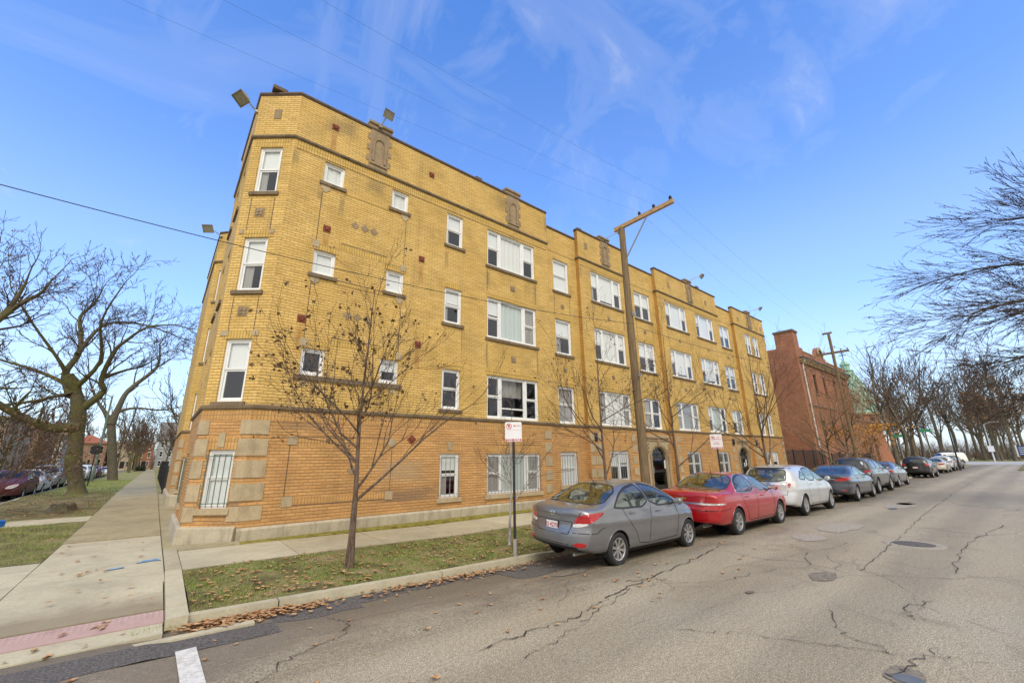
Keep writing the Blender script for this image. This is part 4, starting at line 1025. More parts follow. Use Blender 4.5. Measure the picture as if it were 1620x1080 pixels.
for sg_i, u0, u1, z0, z1, typ, sp_ in wins:
    sg = SG[sg_i]; w = window(sg, u0, u1, z0, z1, typ, sp_, BL)
    if not (3 < z0 < 3.45 and sg_i != 5 or 4.1 < z0 < 4.2):
        m_ = MB(); face_box(m_, sg, max(.0, u0-.09), min(sg.L, u1+.09), z0-(.13 if z0 < 3 else .105), z0-.003, -.14, .055); bp(m_, 'sill', 'limestone' if z0 < 3 else 'sill_stone', w)
    if z0 < 9:
        m_ = MB(); face_box(m_, sg, max(.02, u0-.1), min(sg.L-.02, u1+.1), z1+.005, z1+(.30 if z0 < 3 else .2), -.02, .0055); bp(m_, 'lintel', 'soldier_orange' if z0 < 3 else 'soldier_yellow', w)

# arched entrances
def arch_pts(xc, r, zs, rise, n=14): return [(xc-r*math.cos(math.pi*k/n), zs+rise*math.sin(math.pi*k/n)) for k in range(n+1)]
for di, (sg_i, x0, x1, z0, zs, zt) in enumerate(DOORS):
    xc, r = (x0+x1)/2, (x1-x0)/2; yw = 12.2
    mb = MB()      # limestone surround with the arch cut out
    X0, X1, ZT = xc-1.0, xc+1.0, 2.98
    ins = arch_pts(xc, r-.02, zs, zt-zs-.03); n = len(ins)
    outer = [(X0, GZ), (X1, GZ), (X1, ZT), (X0, ZT)]
    for ya, yb in ((yw-.06, yw+.12),):
        mb.box(X0, xc-r+.02, ya, yb, GZ, zs); mb.box(xc+r-.02, X1, ya, yb, GZ, zs)
        for k in range(n-1):
            a, b = ins[k], ins[k+1]
            mb.hexa([(a[0], ya, a[1]), (b[0], ya, b[1]), (b[0], yb, b[1]), (a[0], yb, a[1]), (a[0], ya, ZT), (b[0], ya, ZT), (b[0], yb, ZT), (a[0], yb, ZT)])
        mb.box(X0, xc-r+.02, ya, yb, zs+.001, ZT); mb.box(xc+r-.02, X1, ya, yb, zs+.001, ZT)
    bp(mb, 'entrance_surround', 'limestone')
    mb = MB()      # carved label mould, keystone and cornice
    o_ = arch_pts(xc, r+.17, zs, zt-zs+.1); i_ = arch_pts(xc, r+.04, zs, zt-zs+.0)
    for k in range(n-1):
        a, b, c, d = o_[k], o_[k+1], i_[k+1], i_[k]; ya, yb = yw-.063, yw-.11
        mb.hexa([(a[0], ya, a[1]), (b[0], ya, b[1]), (c[0], ya, c[1]), (d[0], ya, d[1]), (a[0], yb, a[1]), (b[0], yb, b[1]), (c[0], yb+.02, c[1]), (d[0], yb+.02, d[1])])
    mb.prism([(xc-.1, zt+.0), (xc+.1, zt), (xc+.13, zt+.3), (xc, zt+.4), (xc-.13, zt+.3)], lambda p, q, d: (p, yw-d, q), .064, .15)
    mb.box(X0-.03, X1+.03, yw-.13, yw-.063, 2.82, 2.9); mb.box(X0+.0, X1-.0, yw-.10, yw-.063, 2.70, 2.76)
    for s in (-1, 1):
        for k in range(6): mb.prism([(xc+s*(r+.26)+.05*math.cos(j*1.047)+.11*((k % 2)-.5), 2.1+k*.09+.05*math.sin(j*1.047)) for j in range(6)], lambda p, q, d: (p, yw-d, q), .062, .10)
        mb.box(xc+s*(r+.09)-.055, xc+s*(r+.09)+.055, yw-.11, yw-.063, .1, zs-.06); mb.box(xc+s*(r+.09)-.08, xc+s*(r+.09)+.08, yw-.125, yw-.063, zs-.055, zs+.05)
    bp(mb, 'entrance_carving', 'terracotta_stone')
    dn = MB(); yd = yw+.10
    fan = arch_pts(xc, r-.025, zs+.02, zt-zs-.06)
    dn.box(xc-r+.021, xc+r-.021, yd-.05, yd, zs-.03, zs+.04)
    for s in (-1, 1): dn.box(xc+s*(r-.1)-.078, xc+s*(r-.1)+.078, yd-.05, yd, z0, zs-.031)
    dn.box(xc-r+.18, xc+r-.18, yd-.04, yd-.005, zs-.1, zs-.031); dn.box(xc-r+.18, xc+r-.18, yd-.04, yd-.005, z0, z0+.25); dn.box(xc-r+.18, xc+r-.18, yd-.04, yd-.005, z0+.85, z0+.95)
    dr = bp(dn, 'door', 'door_black')
    g = MB(); g.quad((xc-r+.17, yd-.02, z0), (xc+r-.17, yd-.02, z0), (xc+r-.17, yd-.02, zs), (xc-r+.17, yd-.02, zs))
    ff = [(p[0], yd-.02, p[1]) for p in fan]; g.add(ff, [tuple(range(len(ff)))]); bp(g, 'glass', 'window_glass', dr, recalc=False)
    g = MB()
    for k in range(1, 6):
        t = math.pi*k/6; g.tube([(xc, yd-.04, zs+.03), (xc-(r-.05)*math.cos(t), yd-.04, zs+(zt-zs-.09)*math.sin(t))], .012, 5)
    for f_ in (.45, .75): g.tube([(xc-(r-.03)*f_*math.cos(math.pi*k/10), yd-.04, zs+.03+(zt-zs-.07)*f_*math.sin(math.pi*k/10)) for k in range(11)], .012, 5)
    bp(g, 'fanlight_grille', 'iron_black', dr)
    g = MB(); g.box(xc-r+.2, xc-r+.23, yd-.09, yd-.04, z0+.8, z0+1.1); bp(g, 'handle', 'galvanised', dr)
    g = MB()
    if di == 0: g.box(xc+r-.16, xc+r-.06, yd-.062, yd-.052, 1.35, 1.75); g.box(xc-r+.05, xc-r+.12, yd-.062, yd-.052, 1.55, 1.75)
    else: g.box(xc+.08, xc+.2, yd-.05, yd-.042, 1.25, 1.5); g.box(xc+.33, xc+.45, yd-.062, yd-.052, 1.3, 1.7)
    bp(g, 'notice', 'sign_white', dr)
    g = MB(); g.box(X0+.3, X1-.3, yw-.9, yw-.066, -.1, z0-.17); g.box(X0+.3, X1-.3, yw-.5, yw+.1, z0-.168, z0-.02); bp(g, 'step', 'concrete_new')
# wall vents and lanterns near the entrances
for x in (14.62, 27.9, 31.45):
    mb = MB(); mb.box(x-.09, x+.09, 11.9 if x != 14.62 else 11.97, 11.998, 2.6, 2.95)
    for k in range(5): mb.box(x-.08, x+.08, 11.89 if x != 14.62 else 11.96, 11.9 if x != 14.62 else 11.97, 2.63+k*.06, 2.66+k*.06)
    bp(mb, 'wall_lantern', 'iron_black')

# floodlights on the parapet
def floodlight(base, tip, aim, s, label):
    t = thing('floodlight', label, 'floodlight', base, group='floodlights mounted on the parapet')
    b, p = Vector((0, 0, 0)), Vector(tip)-Vector(base); m = MB()
    m.tube([b, b*.5+p*.5+Vector((0, 0, .06)), p], .022, 6); m.box(-.06, .06, -.06, .06, -.03, .03); m.build('bracket', 'galvanised', t)
    aim = Vector(aim).normalized(); q = aim.to_track_quat('Y', 'Z'); T = lambda x, y, z: tuple(p + q @ Vector((x, y, z)))
    m = MB(); w, h = s*.5, s*.38
    m.hexa([T(-w*.6, -.26*s, -h*.6), T(w*.6, -.26*s, -h*.6), T(w, .08*s, -h), T(-w, .08*s, -h), T(-w*.6, -.26*s, h*.5), T(w*.6, -.26*s, h*.5), T(w, .08*s, h), T(-w, .08*s, h)])
    m.box(-w*1.06, w*1.06, .08*s, .14*s, h, h*1.12, T=T); m.box(-w*1.06, w*1.06, .08*s, .14*s, -h*1.12, -h, T=T); m.box(-w*1.06, -w, .08*s, .14*s, -h, h, T=T); m.box(w, w*1.06, .08*s, .14*s, -h, h, T=T)
    m.box(-.04, .04, -.34*s, -.262*s, -.05, .05, T=T)
    m.build('housing', 'lamp_housing', t)
    m = MB(); m.quad(T(-w*.95, .09*s, -h*.95), T(w*.95, .09*s, -h*.95), T(w*.95, .09*s, h*.95), T(-w*.95, .09*s, h*.95)); m.build('lens', 'lamp_lens', t, recalc=False)
floodlight((.70, 12.95, 12.25), (.26, 12.72, 12.32), (-.5, -.22, -.84), .44, 'large square floodlight on a short bracket at the chamfered corner')
floodlight((4.15, 11.93, 12.95), (4.25, 11.55, 13.25), (.1, -.9, -.55), .34, 'floodlight above the carved parapet stone nearest the chamfered corner')
floodlight((16.32, 11.93, 12.9), (16.65, 11.2, 13.12), (.15, -.8, -.75), .36, 'floodlight on the parapet just left of the wooden pole top')
floodlight((24.8, 11.93, 12.85), (25.2, 11.2, 13.05), (.15, -.8, -.75), .36, 'floodlight on the parapet above the third carved stone, right of the wooden pole')
floodlight((33.9, 11.93, 12.7), (34.4, 11.2, 12.9), (.15, -.8, -.75), .36, 'floodlight on the parapet at the far right end of the yellow building')
floodlight((.74, 23.1, 12.6), (.2, 22.75, 12.65), (-.5, -.7, -.6), .45, 'floodlight on the second bay along the left side wall')
# telephone junction boxes on the coping
mb = MB(); mb.box(.95, 1.35, 12.35, 12.6, 12.9, 13.02); mb.box(14.4, 14.7, 12.1, 12.4, 12.86, 12.98); mb.box(8.2, 8.5, 12.0, 12.3, 12.86, 12.97); mb.box(26.0, 26.3, 12.0, 12.3, 12.76, 12.87)
bp(mb, 'coping_block', 'coping_tile')
# ------------------------------------------------------------------ vehicles
def pchip(tab):
    X = [a for a, _ in tab]; Y = [b for _, b in tab]; n = len(X)
    h = [X[i+1]-X[i] for i in range(n-1)]; d = [(Y[i+1]-Y[i])/h[i] for i in range(n-1)]
    m = [d[0]] + [0 if d[i-1]*d[i] <= 0 else 3*(h[i-1]+h[i])/((2*h[i]+h[i-1])/d[i-1]+(h[i]+2*h[i-1])/d[i]) for i in range(1, n-1)] + [d[-1]]
    def f(x):
        if x <= X[0]: return Y[0]
        if x >= X[-1]: return Y[-1]
        i = next(k for k in range(n-1) if x <= X[k+1]); t = (x-X[i])/h[i]
        return (2*t**3-3*t*t+1)*Y[i]+(t**3-2*t*t+t)*h[i]*m[i]+(3*t*t-2*t**3)*Y[i+1]+(t**3-t*t)*h[i]*m[i+1]
    return f
def smooth_poly(p, it=2):
    for _ in range(it):
        q = []
        for i in range(len(p)):
            a, b = p[i], p[(i+1) % len(p)]; q += [(a[0]*.78+b[0]*.22, a[1]*.78+b[1]*.22), (a[0]*.22+b[0]*.78, a[1]*.22+b[1]*.78)]
        p = q
    return p
def resample(p, n):
    P = p+[p[0]]; L = [0]
    for i in range(len(p)): L.append(L[-1]+math.hypot(P[i+1][0]-P[i][0], P[i+1][1]-P[i][1]))
    return [(float(np.interp(t, L, [q[0] for q in P])), float(np.interp(t, L, [q[1] for q in P]))) for t in np.linspace(0, L[-1], n, endpoint=False)]
def grow(p, d):
    A = sum(p[i][0]*p[(i+1) % len(p)][1]-p[(i+1) % len(p)][0]*p[i][1] for i in range(len(p))); s = 1 if A > 0 else -1; out = []
    for i in range(len(p)):
        a, b = p[i-1], p[(i+1) % len(p)]; dx, dy = b[0]-a[0], b[1]-a[1]; L = math.hypot(dx, dy) or 1; out.append((p[i][0]+s*dy/L*d, p[i][1]-s*dx/L*d))
    return out
def inpoly(x, y, p):
    c = False
    for i in range(len(p)):
        (x0, y0), (x1, y1) = p[i-1], p[i]
        if (y0 > y) != (y1 > y) and x < (x1-x0)*(y-y0)/(y1-y0)+x0: c = not c
    return c

class Car:
    def __init__(s, P):
        s.P = P; L = P['L']; fine = P.get('fine', 1)
        zt, zb, zo, wd = (pchip(P[k]) for k in ('top', 'belt', 'bot', 'wid')); s.zt, s.zb, s.wd = zt, zb, wd
        Hh = P['H']; tb = P.get('tb', .26); ne = pchip(P.get('sup', [(0, 3), (L, 3)]))
        N = int(L*(26 if fine else 13)); xs = sorted(set([0, .015, .04, .08, L-.08, L-.04, L-.015, L] + list(np.linspace(.12, L-.12, N)) + [x for x, _ in P['top']]))
        nl, nu = (15, 18) if fine else (9, 10)
        rows = []
        zm = P.get('zm', .58)
        def half(x):
            w, b, o, t = wd(x), zb(x), zo(x), max(zt(x), zb(x)+.012); pts = [(0, o), (w*.5, o), (w*.84, o)]
            for k in range(nl):
                z = o+.02+(b-o-.02)*k/(nl-1)
                if z < zm: y = w*(1-.10*max(0, (zm-z)/(zm-o))**2.6)
                else: y = w*(1-.045*((z-zm)/max(.05, b-zm))**2)
                for zc, am in P.get('crease', ()): 
                    zc2 = zc[0]+(zc[1]-zc[0])*x/L; y += am*math.exp(-((z-zc2)/(.06 if z < zc2 else .016))**2)
                pts.append((y, z))
            yb = pts[-1][0]; n = ne(x)
            for k in range(1, nu+1):
                a = (math.pi/2*k/nu); z = b+(t-b)*math.sin(a)**(2/n); y = yb*math.cos(a)**(2/n) if k < nu else 0
                y *= 1-tb*max(0, z-b)/(Hh-.92); pts.append((y, z))
            return pts
        bR, bF, lr, lf = P.get('bowR', .2), P.get('bowF', .42), pchip(P.get('leanR', [(0, 0), (2, 0)])), pchip(P.get('leanF', [(0, 0), (2, 0)]))
        def D(x, y, z):
            w = max(.3, wd(x)); fr = max(0, 1-x/.9)**2; ff = max(0, 1-(L-x)/1.3)**2; q = min(1.1, abs(y)/w)
            return (x+fr*(bR*q**3+lr(z))-ff*(bF*q**2.6+lf(z)), y, z)
        V = []; F = []; half0 = [half(x) for x in xs]; m = len(half0[0])
        for x, h in zip(xs, half0):
            for sgn in (-1, 1): V += [D(x, sgn*y, z) for y, z in h]
        def idx(i, sd_, j): return (i*2+sd_)*m+j
        for i in range(len(xs)-1):
            for sd_ in (0, 1):
                for j in range(m-1): F.append((idx(i, sd_, j), idx(i+1, sd_, j), idx(i+1, sd_, j+1), idx(i, sd_, j+1)))
        K = 14 if fine else 8
        for i in (0, len(xs)-1):
            h = half0[i]; x = xs[i]; prev = None
            for j in range(2, m):
                y, z = h[j]; row = [idx(i, 0, j)]
                for k in range(1, K):
                    V.append(D(x, -y+2*y*k/K, z)); row.append(len(V)-1)
                row.append(idx(i, 1, j))
                if prev:
                    for k in range(K): F.append((prev[k], prev[k+1], row[k+1], row[k]))
                prev = row
        s.V, s.F = V, F
        s.bvh = BVHTree.FromPolygons([Vector(v) for v in V], F)
    def hit(s, a, b, mode):
        o, d = {'R': ((a, -3, b), (0, 1, 0)), 'L': ((a, 3, b), (0, -1, 0)), 'rear': ((-3, a, b), (1, 0, 0)), 'front': ((s.P['L']+3, a, b), (-1, 0, 0)), 'top': ((b, a, 4), (0, 0, -1)),
                'DR': ((a*.7071-3, -a*.7071-3, b), (1, 1, 0)), 'DL': ((a*.7071-3, a*.7071+3, b), (1, -1, 0)),
                'GR': ((s.P['L']-a*.7071+3, -a*.7071-3, b), (-1, 1, 0)), 'GL': ((s.P['L']-a*.7071+3, a*.7071+3, b), (-1, -1, 0))}[mode]
        d = Vector(d).normalized(); h, n, _, _ = s.bvh.ray_cast(Vector(o), d)
        if h is None: return None
        if n.dot(d) > 0: n = -n
        return h, n
    def ring(s, outl, mode, offs):      # stacked outlines: list of (grow, lift)
        R_ = []
        for g, lift in offs:
            row = []
            for a, b in grow(outl, g):
                h = s.hit(a, b, mode) or s.hit(a*.97, b, mode)
                row.append(h[0]+h[1]*lift if h else None)
            ok = [p for p in row if p is not None]
            if not ok: return None
            for i, p in enumerate(row):
                if p is None:
                    for k in range(1, len(row)):
                        q = row[(i+k) % len(row)] or row[i-k]
                        if q is not None: row[i] = q; break
            R_.append(row)
        return R_
    def patch(s, mb, outl, mode, lift=.004, n=44, rings=7, seal=True, sm=1):
        p = resample(smooth_poly(outl, sm) if sm else outl, n); cx, cy = sum(q[0] for q in p)/n, sum(q[1] for q in p)/n
        vs = []; fs = []
        for k in range(rings+1):
            f = 1-k/(rings+.0)
            f = max(f, .0)
            for a, b in p:
                x, y = cx+(a-cx)*f, cy+(b-cy)*f; h = s.hit(x, y, mode)
                vs.append(h[0]+h[1]*lift if h else None)
        if seal: vs = [v-s.nrm(v, mode)*(lift+.004) if v is not None else None for v in vs[:n]] + vs; rings += 1
        ok = {}; out = []
        for i, v in enumerate(vs):
            if v is not None: ok[i] = len(out); out.append(v)
        for k in range(rings):
            for i in range(n):
                f = (k*n+i, k*n+(i+1) % n, (k+1)*n+(i+1) % n, (k+1)*n+i)
                if all(q in ok for q in f): fs.append(tuple(ok[q] for q in f))
        mb.add(out, fs)
    def nrm(s, v, mode):
        return {'R': Vector((0, -1, 0)), 'L': Vector((0, 1, 0)), 'rear': Vector((-1, 0, 0)), 'front': Vector((1, 0, 0)), 'top': Vector((0, 0, 1)), 'DR': Vector((-.7, -.7, 0)), 'DL': Vector((-.7, .7, 0)), 'GR': Vector((.7, -.7, 0)), 'GL': Vector((.7, .7, 0))}[mode]
    def frame(s, mb, outl, mode, gi=-.02, go=.015, lift=.006, n=60, sm=1):
        p = resample(smooth_poly(outl, sm) if sm else outl, n); R_ = s.ring(p, mode, [(go+.004, -.004), (go, lift), (gi, lift), (gi-.003, -.012)])
        if not R_: return
        vs = [v for r in R_ for v in r]; mb.add(vs, [(k*n+i, k*n+(i+1) % n, (k+1)*n+(i+1) % n, (k+1)*n+i) for k in range(3) for i in range(n)])
    def seam(s, mb, pts, mode, w=.012, lift=.0022, sub=10):
        P = []
        for i in range(len(pts)-1):
            for k in range(sub): t = k/sub; P.append((pts[i][0]*(1-t)+pts[i+1][0]*t, pts[i][1]*(1-t)+pts[i+1][1]*t))
        P.append(pts[-1]); A = []; B = []
        for i in range(len(P)):
            a, b = P[max(0, i-1)], P[min(len(P)-1, i+1)]; dx, dy = b[0]-a[0], b[1]-a[1]; L = math.hypot(dx, dy) or 1
            for sg, o in ((1, A), (-1, B)):
                h = s.hit(P[i][0]-sg*dy/L*w/2, P[i][1]+sg*dx/L*w/2, mode); o.append(h[0]+h[1]*lift if h else None)
        for i in range(len(P)-1):
            q = (A[i], A[i+1], B[i+1], B[i])
            if all(v is not None for v in q) and max((q[0]-q[1]).length, (q[2]-q[3]).length) < .25: mb.add(q, [(0, 1, 2, 3)])

def wheel_meshes(rad, w, rimr, style, fine):
    n = 40 if fine else 20
    def T(x, y, z): return (x, -z, y)          # axis along -y (outward on the right hand side)
    t = MB(); hw = w/2
    t.lathe([(rimr-.01, -hw+.02), (rimr+.01, -hw), (rad-.035, -hw-.004), (rad-.008, -hw+.02), (rad, -hw+.05), (rad, hw-.05), (rad-.008, hw-.02), (rad-.035, hw+.004), (rimr+.012, hw), (rimr-.008, hw-.012), (rimr-.012, hw-.05)], n, T)
    r = MB(); d = hw-.018
    r.lathe([(rimr+.003, d+.004), (rimr-.012, d+.008), (rimr-.028, d-.004), (rimr-.04, d-.07)], n, T)
    hub = .045
    r.lathe([(0, d-.012), (hub*.6, d-.012), (hub, d-.02), (hub+.012, d-.05)], 16, T)
    ns, ws, tw = style
    for k in range(ns):
        a0 = 2*math.pi*k/ns
        for e in ((-tw, tw) if tw else (0,)):
            a = a0+e; c, s_ = math.cos(a), math.sin(a)
            def Q(u, v, z): return T(u*c-v*s_, u*s_+v*c, z)
            r0, r1 = hub*.6, rimr-.02
            r.hexa([Q(r0, -ws*.6, d-.06), Q(r1, -ws, d-.06), Q(r1, ws, d-.06), Q(r0, ws*.6, d-.06), Q(r0, -ws*.55, d-.016), Q(r1, -ws*.8, d+.002), Q(r1, ws*.8, d+.002), Q(r0, ws*.55, d-.016)])
    k_ = MB(); k_.lathe([(0, d-.065), (rimr-.03, d-.065)], n, T)
    return t, r, k_

def make_car(name, label, cat, P, paint_, at, rz=0, group=None, roll=0, glassm='car_glass'):
    fine = P.get('fine', 1); c = Car(P); L = P['L']
    root = thing(name, label, cat, at, rz, group); root.rotation_euler.x = roll
    V = [Vector(v) for v in c.V]; F = c.F
    Ra = P['R']+P.get('gap', .05)
    kill = set(); arch = []
    dead_v = {}
    for xw in P['wheels']:
        for i, v in enumerate(V):
            dx, dz = v.x-xw, v.z-P['R']
            if dx*dx+dz*dz < Ra*Ra and abs(v.y) > .45 and v.z < P['R']+Ra: dead_v[i] = xw
    holes = [(w, m) for m in ('R', 'L') for w in P['side']] + [(P['rearwin'], P['rwmode']), (P['shield'], 'top')]
    holes = [(resample(smooth_poly(w, 1), 40), m) for w, m in holes]; hin = [(grow(w, -.004), m) for w, m in holes]
    newF = []
    for f in F:
        if all(i in dead_v for i in f): continue
        vs = [V[i] for i in f]; cen = (vs[0]+vs[1]+vs[2]+vs[3])/4; n = (vs[2]-vs[0]).cross(vs[3]-vs[1]); n = n.normalized() if n.length > 1e-9 else n
        cut = False
        if cen.z > .8:
            for w, m in hin:
                if m in 'RL':
                    if abs(n.y) < .3 or (cen.y > 0) != (m == 'L'): continue
                    q = [(v.x, v.z) for v in vs]
                elif m == 'top':
                    if abs(n.z) < .12: continue
                    q = [(v.y, v.x) for v in vs]
                else:
                    if cen.x > 1.2: continue
                    q = [(v.y, v.z) for v in vs]
                if all(inpoly(a, b, w) for a, b in q): cut = True; break
        if not cut: newF.append(f)
    for i, xw in dead_v.items():
        v = V[i]; dx, dz = v.x-xw, v.z-P['R']; r = math.hypot(dx, dz) or 1; v.x, v.z = xw+dx/r*Ra, P['R']+dz/r*Ra
    mb = MB(); mb.v = [tuple(v) for v in V]; mb.f = newF
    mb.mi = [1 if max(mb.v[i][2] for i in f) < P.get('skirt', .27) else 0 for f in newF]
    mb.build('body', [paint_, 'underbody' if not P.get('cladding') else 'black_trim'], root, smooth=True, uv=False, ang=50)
    # glazing
    for w, m in [(w, m) for m in ('R', 'L') for w in P['side']] + [(P['rearwin'], P['rwmode']), (P['shield'], 'top')]:
        nm = 'side_window' if m in 'RL' else ('windscreen' if w is P['shield'] else 'rear_window')
        g = MB(); c.patch(g, w, m, .002, n=48 if fine else 24, rings=8 if fine else 4, seal=False); o = g.build(nm, glassm if nm != 'side_window' else P.get('sideglass', glassm), root, smooth=True, uv=False, ang=80)
        fr = MB(); c.frame(fr, w, m, P.get('fi', -.018), P.get('fo', .012), .005, 60 if fine else 30); fr.build('window_trim', 'black_trim', o, smooth=False, uv=False)
        if P.get('chrome_dlo') and m in 'RL':
            fr = MB(); c.frame(fr, w, m, .012, .024, .007, 60); fr.build('chrome_strip', 'chrome', o, uv=False)
    # wheel wells, arch lips
    lips = MB(); well = MB()
    for xw in P['wheels']:
        for sg in (-1, 1):
            arcs = [(xw+Ra*math.cos(t), P['R']+Ra*math.sin(t)) for t in np.linspace(-.35, math.pi+.35, 26)]
            row = []
            for a, b in arcs:
                h = c.hit(xw+(a-xw)*1.03, P['R']+(b-P['R'])*1.03, 'L' if sg > 0 else 'R'); row.append(Vector((a, h[0].y if h else sg*c.wd(a)*.97, b)))
            ok = [p for p in row if p.z > P.get('skirt', .27)+.03]
            if len(ok) > 3 and fine: lips.tube([p+Vector((0, -sg*.006, 0)) for p in ok], .011, 6)
            for i in range(len(row)-1):
                p, q = row[i], row[i+1]; ins = Vector((0, -sg*.30, 0)); e = Vector((0, -sg*.004, 0))
                well.quad(p+e, q+e, q+ins, p+ins)
            n = len(row); cen = Vector((xw, sg*(c.wd(xw)-.3), P['R'])); vs = [cen]+[p+Vector((0, -sg*.30, 0)) for p in row]; well.add(vs, [(0, i+1, i+2) for i in range(n-1)])
    if fine: lips.build('wheel_arch', paint_, root, smooth=True, uv=False)
    well.build('wheel_well', 'underbody', root, uv=False, recalc=False)
    # wheels
    t, r, k_ = wheel_meshes(P['R'], P.get('tw', .2), P['rim'], P.get('style', (7, .028, 0)), fine)
    first = None
    for xw in P['wheels']:
        for sg in (-1, 1):
            w = bpy.data.objects.new('wheel', None); C.objects.link(w); w.parent = root; w.location = (xw, sg*(c.wd(xw)-P.get('tw', .2)/2-.012), P['R'])
            w.rotation_euler = (0, rng.uniform(0, 3), 0 if sg < 0 else math.pi)
            if first is None:
                first = (t.build('tyre', 'rubber', w, smooth=True, uv=False), r.build('rim', 'alloy', w, smooth=True, uv=False), k_.build('brake_disc', 'underbody', w, uv=False, recalc=False))
            else:
                for o in first: q = o.copy(); C.objects.link(q); q.parent = w
    # door seams, handles, lights, trim
    for pts, mode in P['seams']:
        for m in (('R', 'L') if mode == 'S' else (mode,)): sm = MB(); c.seam(sm, pts, m); sm.build('panel_seam', 'underbody', root, uv=False, recalc=False)
    for pl, mode, mat_, nm in P['patches']:
        for m in (('R', 'L') if mode == 'S' else ('DR', 'DL') if mode == 'D' else ('GR', 'GL') if mode == 'G' else ('rear', 'rear2') if mode == 'RR' else ('front', 'front2') if mode == 'FF' else (mode,)):
            q = pl
            if m.endswith('2'): q = [(-a, b) for a, b in pl]; m = m[:-1]
            g = MB(); c.patch(g, q, m, .006, n=40 if fine else 20, rings=6 if fine else 3, sm=1); g.build(nm, mat_, root, smooth=True, uv=False, ang=70)
    for x, z in P['handles']:
        for m in ('R', 'L'):
            h = c.hit(x, z, m)
            if not h: continue
            y = h[0].y; sg = -1 if m == 'R' else 1; g = MB()
            g.tube([(x-.09, y+sg*.004, z), (x-.07, y+sg*.03, z+.005), (x, y+sg*.036, z+.008), (x+.07, y+sg*.03, z+.005), (x+.09, y+sg*.004, z)], [.008, .013, .014, .013, .008], 6); g.build('door_handle', P.get('handle_mat', paint_), root, smooth=True, uv=False)
    mx, mz = P['mirror']
    for sg in (-1, 1):
        g = MB(); y0 = sg*(c.wd(mx)*.93); y1 = sg*(c.wd(mx)+.16)
        bmv = [(0, 1), (.35, .98), (.75, .8), (1, .42)]
        rings = []
        for f, s_ in ((0, .55), (.25, .9), (.55, 1), (.85, .85), (1, .5)):
            y = y0+sg*.06+(y1-y0-sg*.06)*f; rings.append([(mx+.03+.065*s_*math.cos(a)*(1 if math.cos(a) < 0 else 1.5), y, mz+.075*s_*math.sin(a)) for a in np.linspace(0, 2*math.pi, 12, endpoint=False)])
        vs = [p for r_ in rings for p in r_]; fs = [(i*12+k, i*12+(k+1) % 12, (i+1)*12+(k+1) % 12, (i+1)*12+k) for i in range(4) for k in range(12)]+[tuple(range(12)), tuple(range(48, 60))]
        g.add(vs, fs); g.tube([(mx+.05, y0-sg*.03, mz-.05), (mx+.04, y0+sg*.08, mz-.03)], .022, 6); o = g.build('wing_mirror', P.get('mirror_mat', paint_), root, smooth=True, uv=False, ang=60)
        g = MB(); g.add([(mx-.042, y0+sg*.07+(y1-y0-sg*.08)*(.5+.46*math.cos(a)), mz+.058*math.sin(a)) for a in np.linspace(0, 2*math.pi, 14, endpoint=False)], [tuple(range(14))]); g.build('mirror_glass', 'chrome', o, uv=False, recalc=False)
    if P.get('seats', 1):
        g = MB(); wf_ = c.wd(2)
        for xs_, y_ in ((P['seatx'], -.36), (P['seatx'], .36)):
            for y0, y1, x0, x1, z0, z1, ln in ((y_-.24, y_+.24, xs_, xs_+.13, .45, 1.02, -.16), (y_-.12, y_+.12, xs_-.1, xs_-.01, 1.04, 1.22, -.03)):
                g.hexa([(x0, y0, z0), (x1, y0, z0), (x1, y1, z0), (x0, y1, z0), (x0+ln, y0+.03, z1), (x1+ln-.03, y0+.03, z1), (x1+ln-.03, y1-.03, z1), (x0+ln, y1-.03, z1)])
            g.box(xs_, xs_+.5, y_-.25, y_+.25, .36, .55)
        xr = P['seatx']-.85
        g.hexa([(xr, -.6, .45), (xr+.15, -.6, .45), (xr+.15, .6, .45), (xr, .6, .45), (xr-.2, -.58, P['rearz']), (xr-.06, -.58, P['rearz']), (xr-.06, .58, P['rearz']), (xr-.2, .58, P['rearz'])])
        for y_ in (-.36, .36): g.box(xr-.2, xr-.1, y_-.12, y_+.12, P['rearz'], P['rearz']+.14)
        g.box(xr, xr+.5, -.62, .62, .36, .52); g.build('seats', P.get('seatmat', 'seat_cloth'), root, uv=False)
        g = MB(); x1 = P['dashx']; g.box(P['seatx']-1.2, x1, -wf_+.16, wf_-.16, .30, .355)
        g.hexa([(x1-.35, -.62, .75), (x1, -.62, .5), (x1, .62, .5), (x1-.35, .62, .75), (x1-.3, -.62, .9), (x1+.3, -.6, .92), (x1+.3, .6, .92), (x1-.3, .62, .9)])
        if P['rwmode'] == 'top': g.box(.95, P['seatx']-1.0, -.6, .6, P['rearz']-.06, P['rearz'])
        for sg in (-1, 1): g.box(P['seatx']-1.0, x1-.1, sg*(wf_-.15)-.012, sg*(wf_-.15)+.012, .356, .84)
        g.build('interior', 'underbody', root, uv=False)
    if P.get('plate'):
        py, pz, txt = P['plate']; h = c.hit(py, pz, 'rear'); x = (h[0].x if h else 0)-.012
        g = MB(); g.box(x-.006, x+.03, py-.172, py+.172, pz-.088, pz+.088); g.build('plate_holder', 'black_trim', root, uv=False)
        g = MB(); g.box(x-.010, x-.0062, py-.152, py+.152, pz-.076, pz+.076); o = g.build('number_plate', 'sign_white', root, uv=False)
        T = lambda a, b, d: (x-.0105-d, py-a, pz+b)
        g = MB(); text_mesh(txt, .105, T, .001, g, bold=.002); g.build('plate_lettering', 'sign_red', o, uv=False, recalc=False)
        g = MB(); g.box(x-.0112, x-.0104, py-.15, py+.15, pz-.075, pz-.052); g.build('plate_band', 'plate_blue', o, uv=False)
    if P.get('fplate'):
        h = c.hit(0, .45, 'front'); x = h[0].x; g = MB(); g.box(x, x+.012, -.155, .155, .37, .53); g.build('number_plate', 'sign_white', root, uv=False)
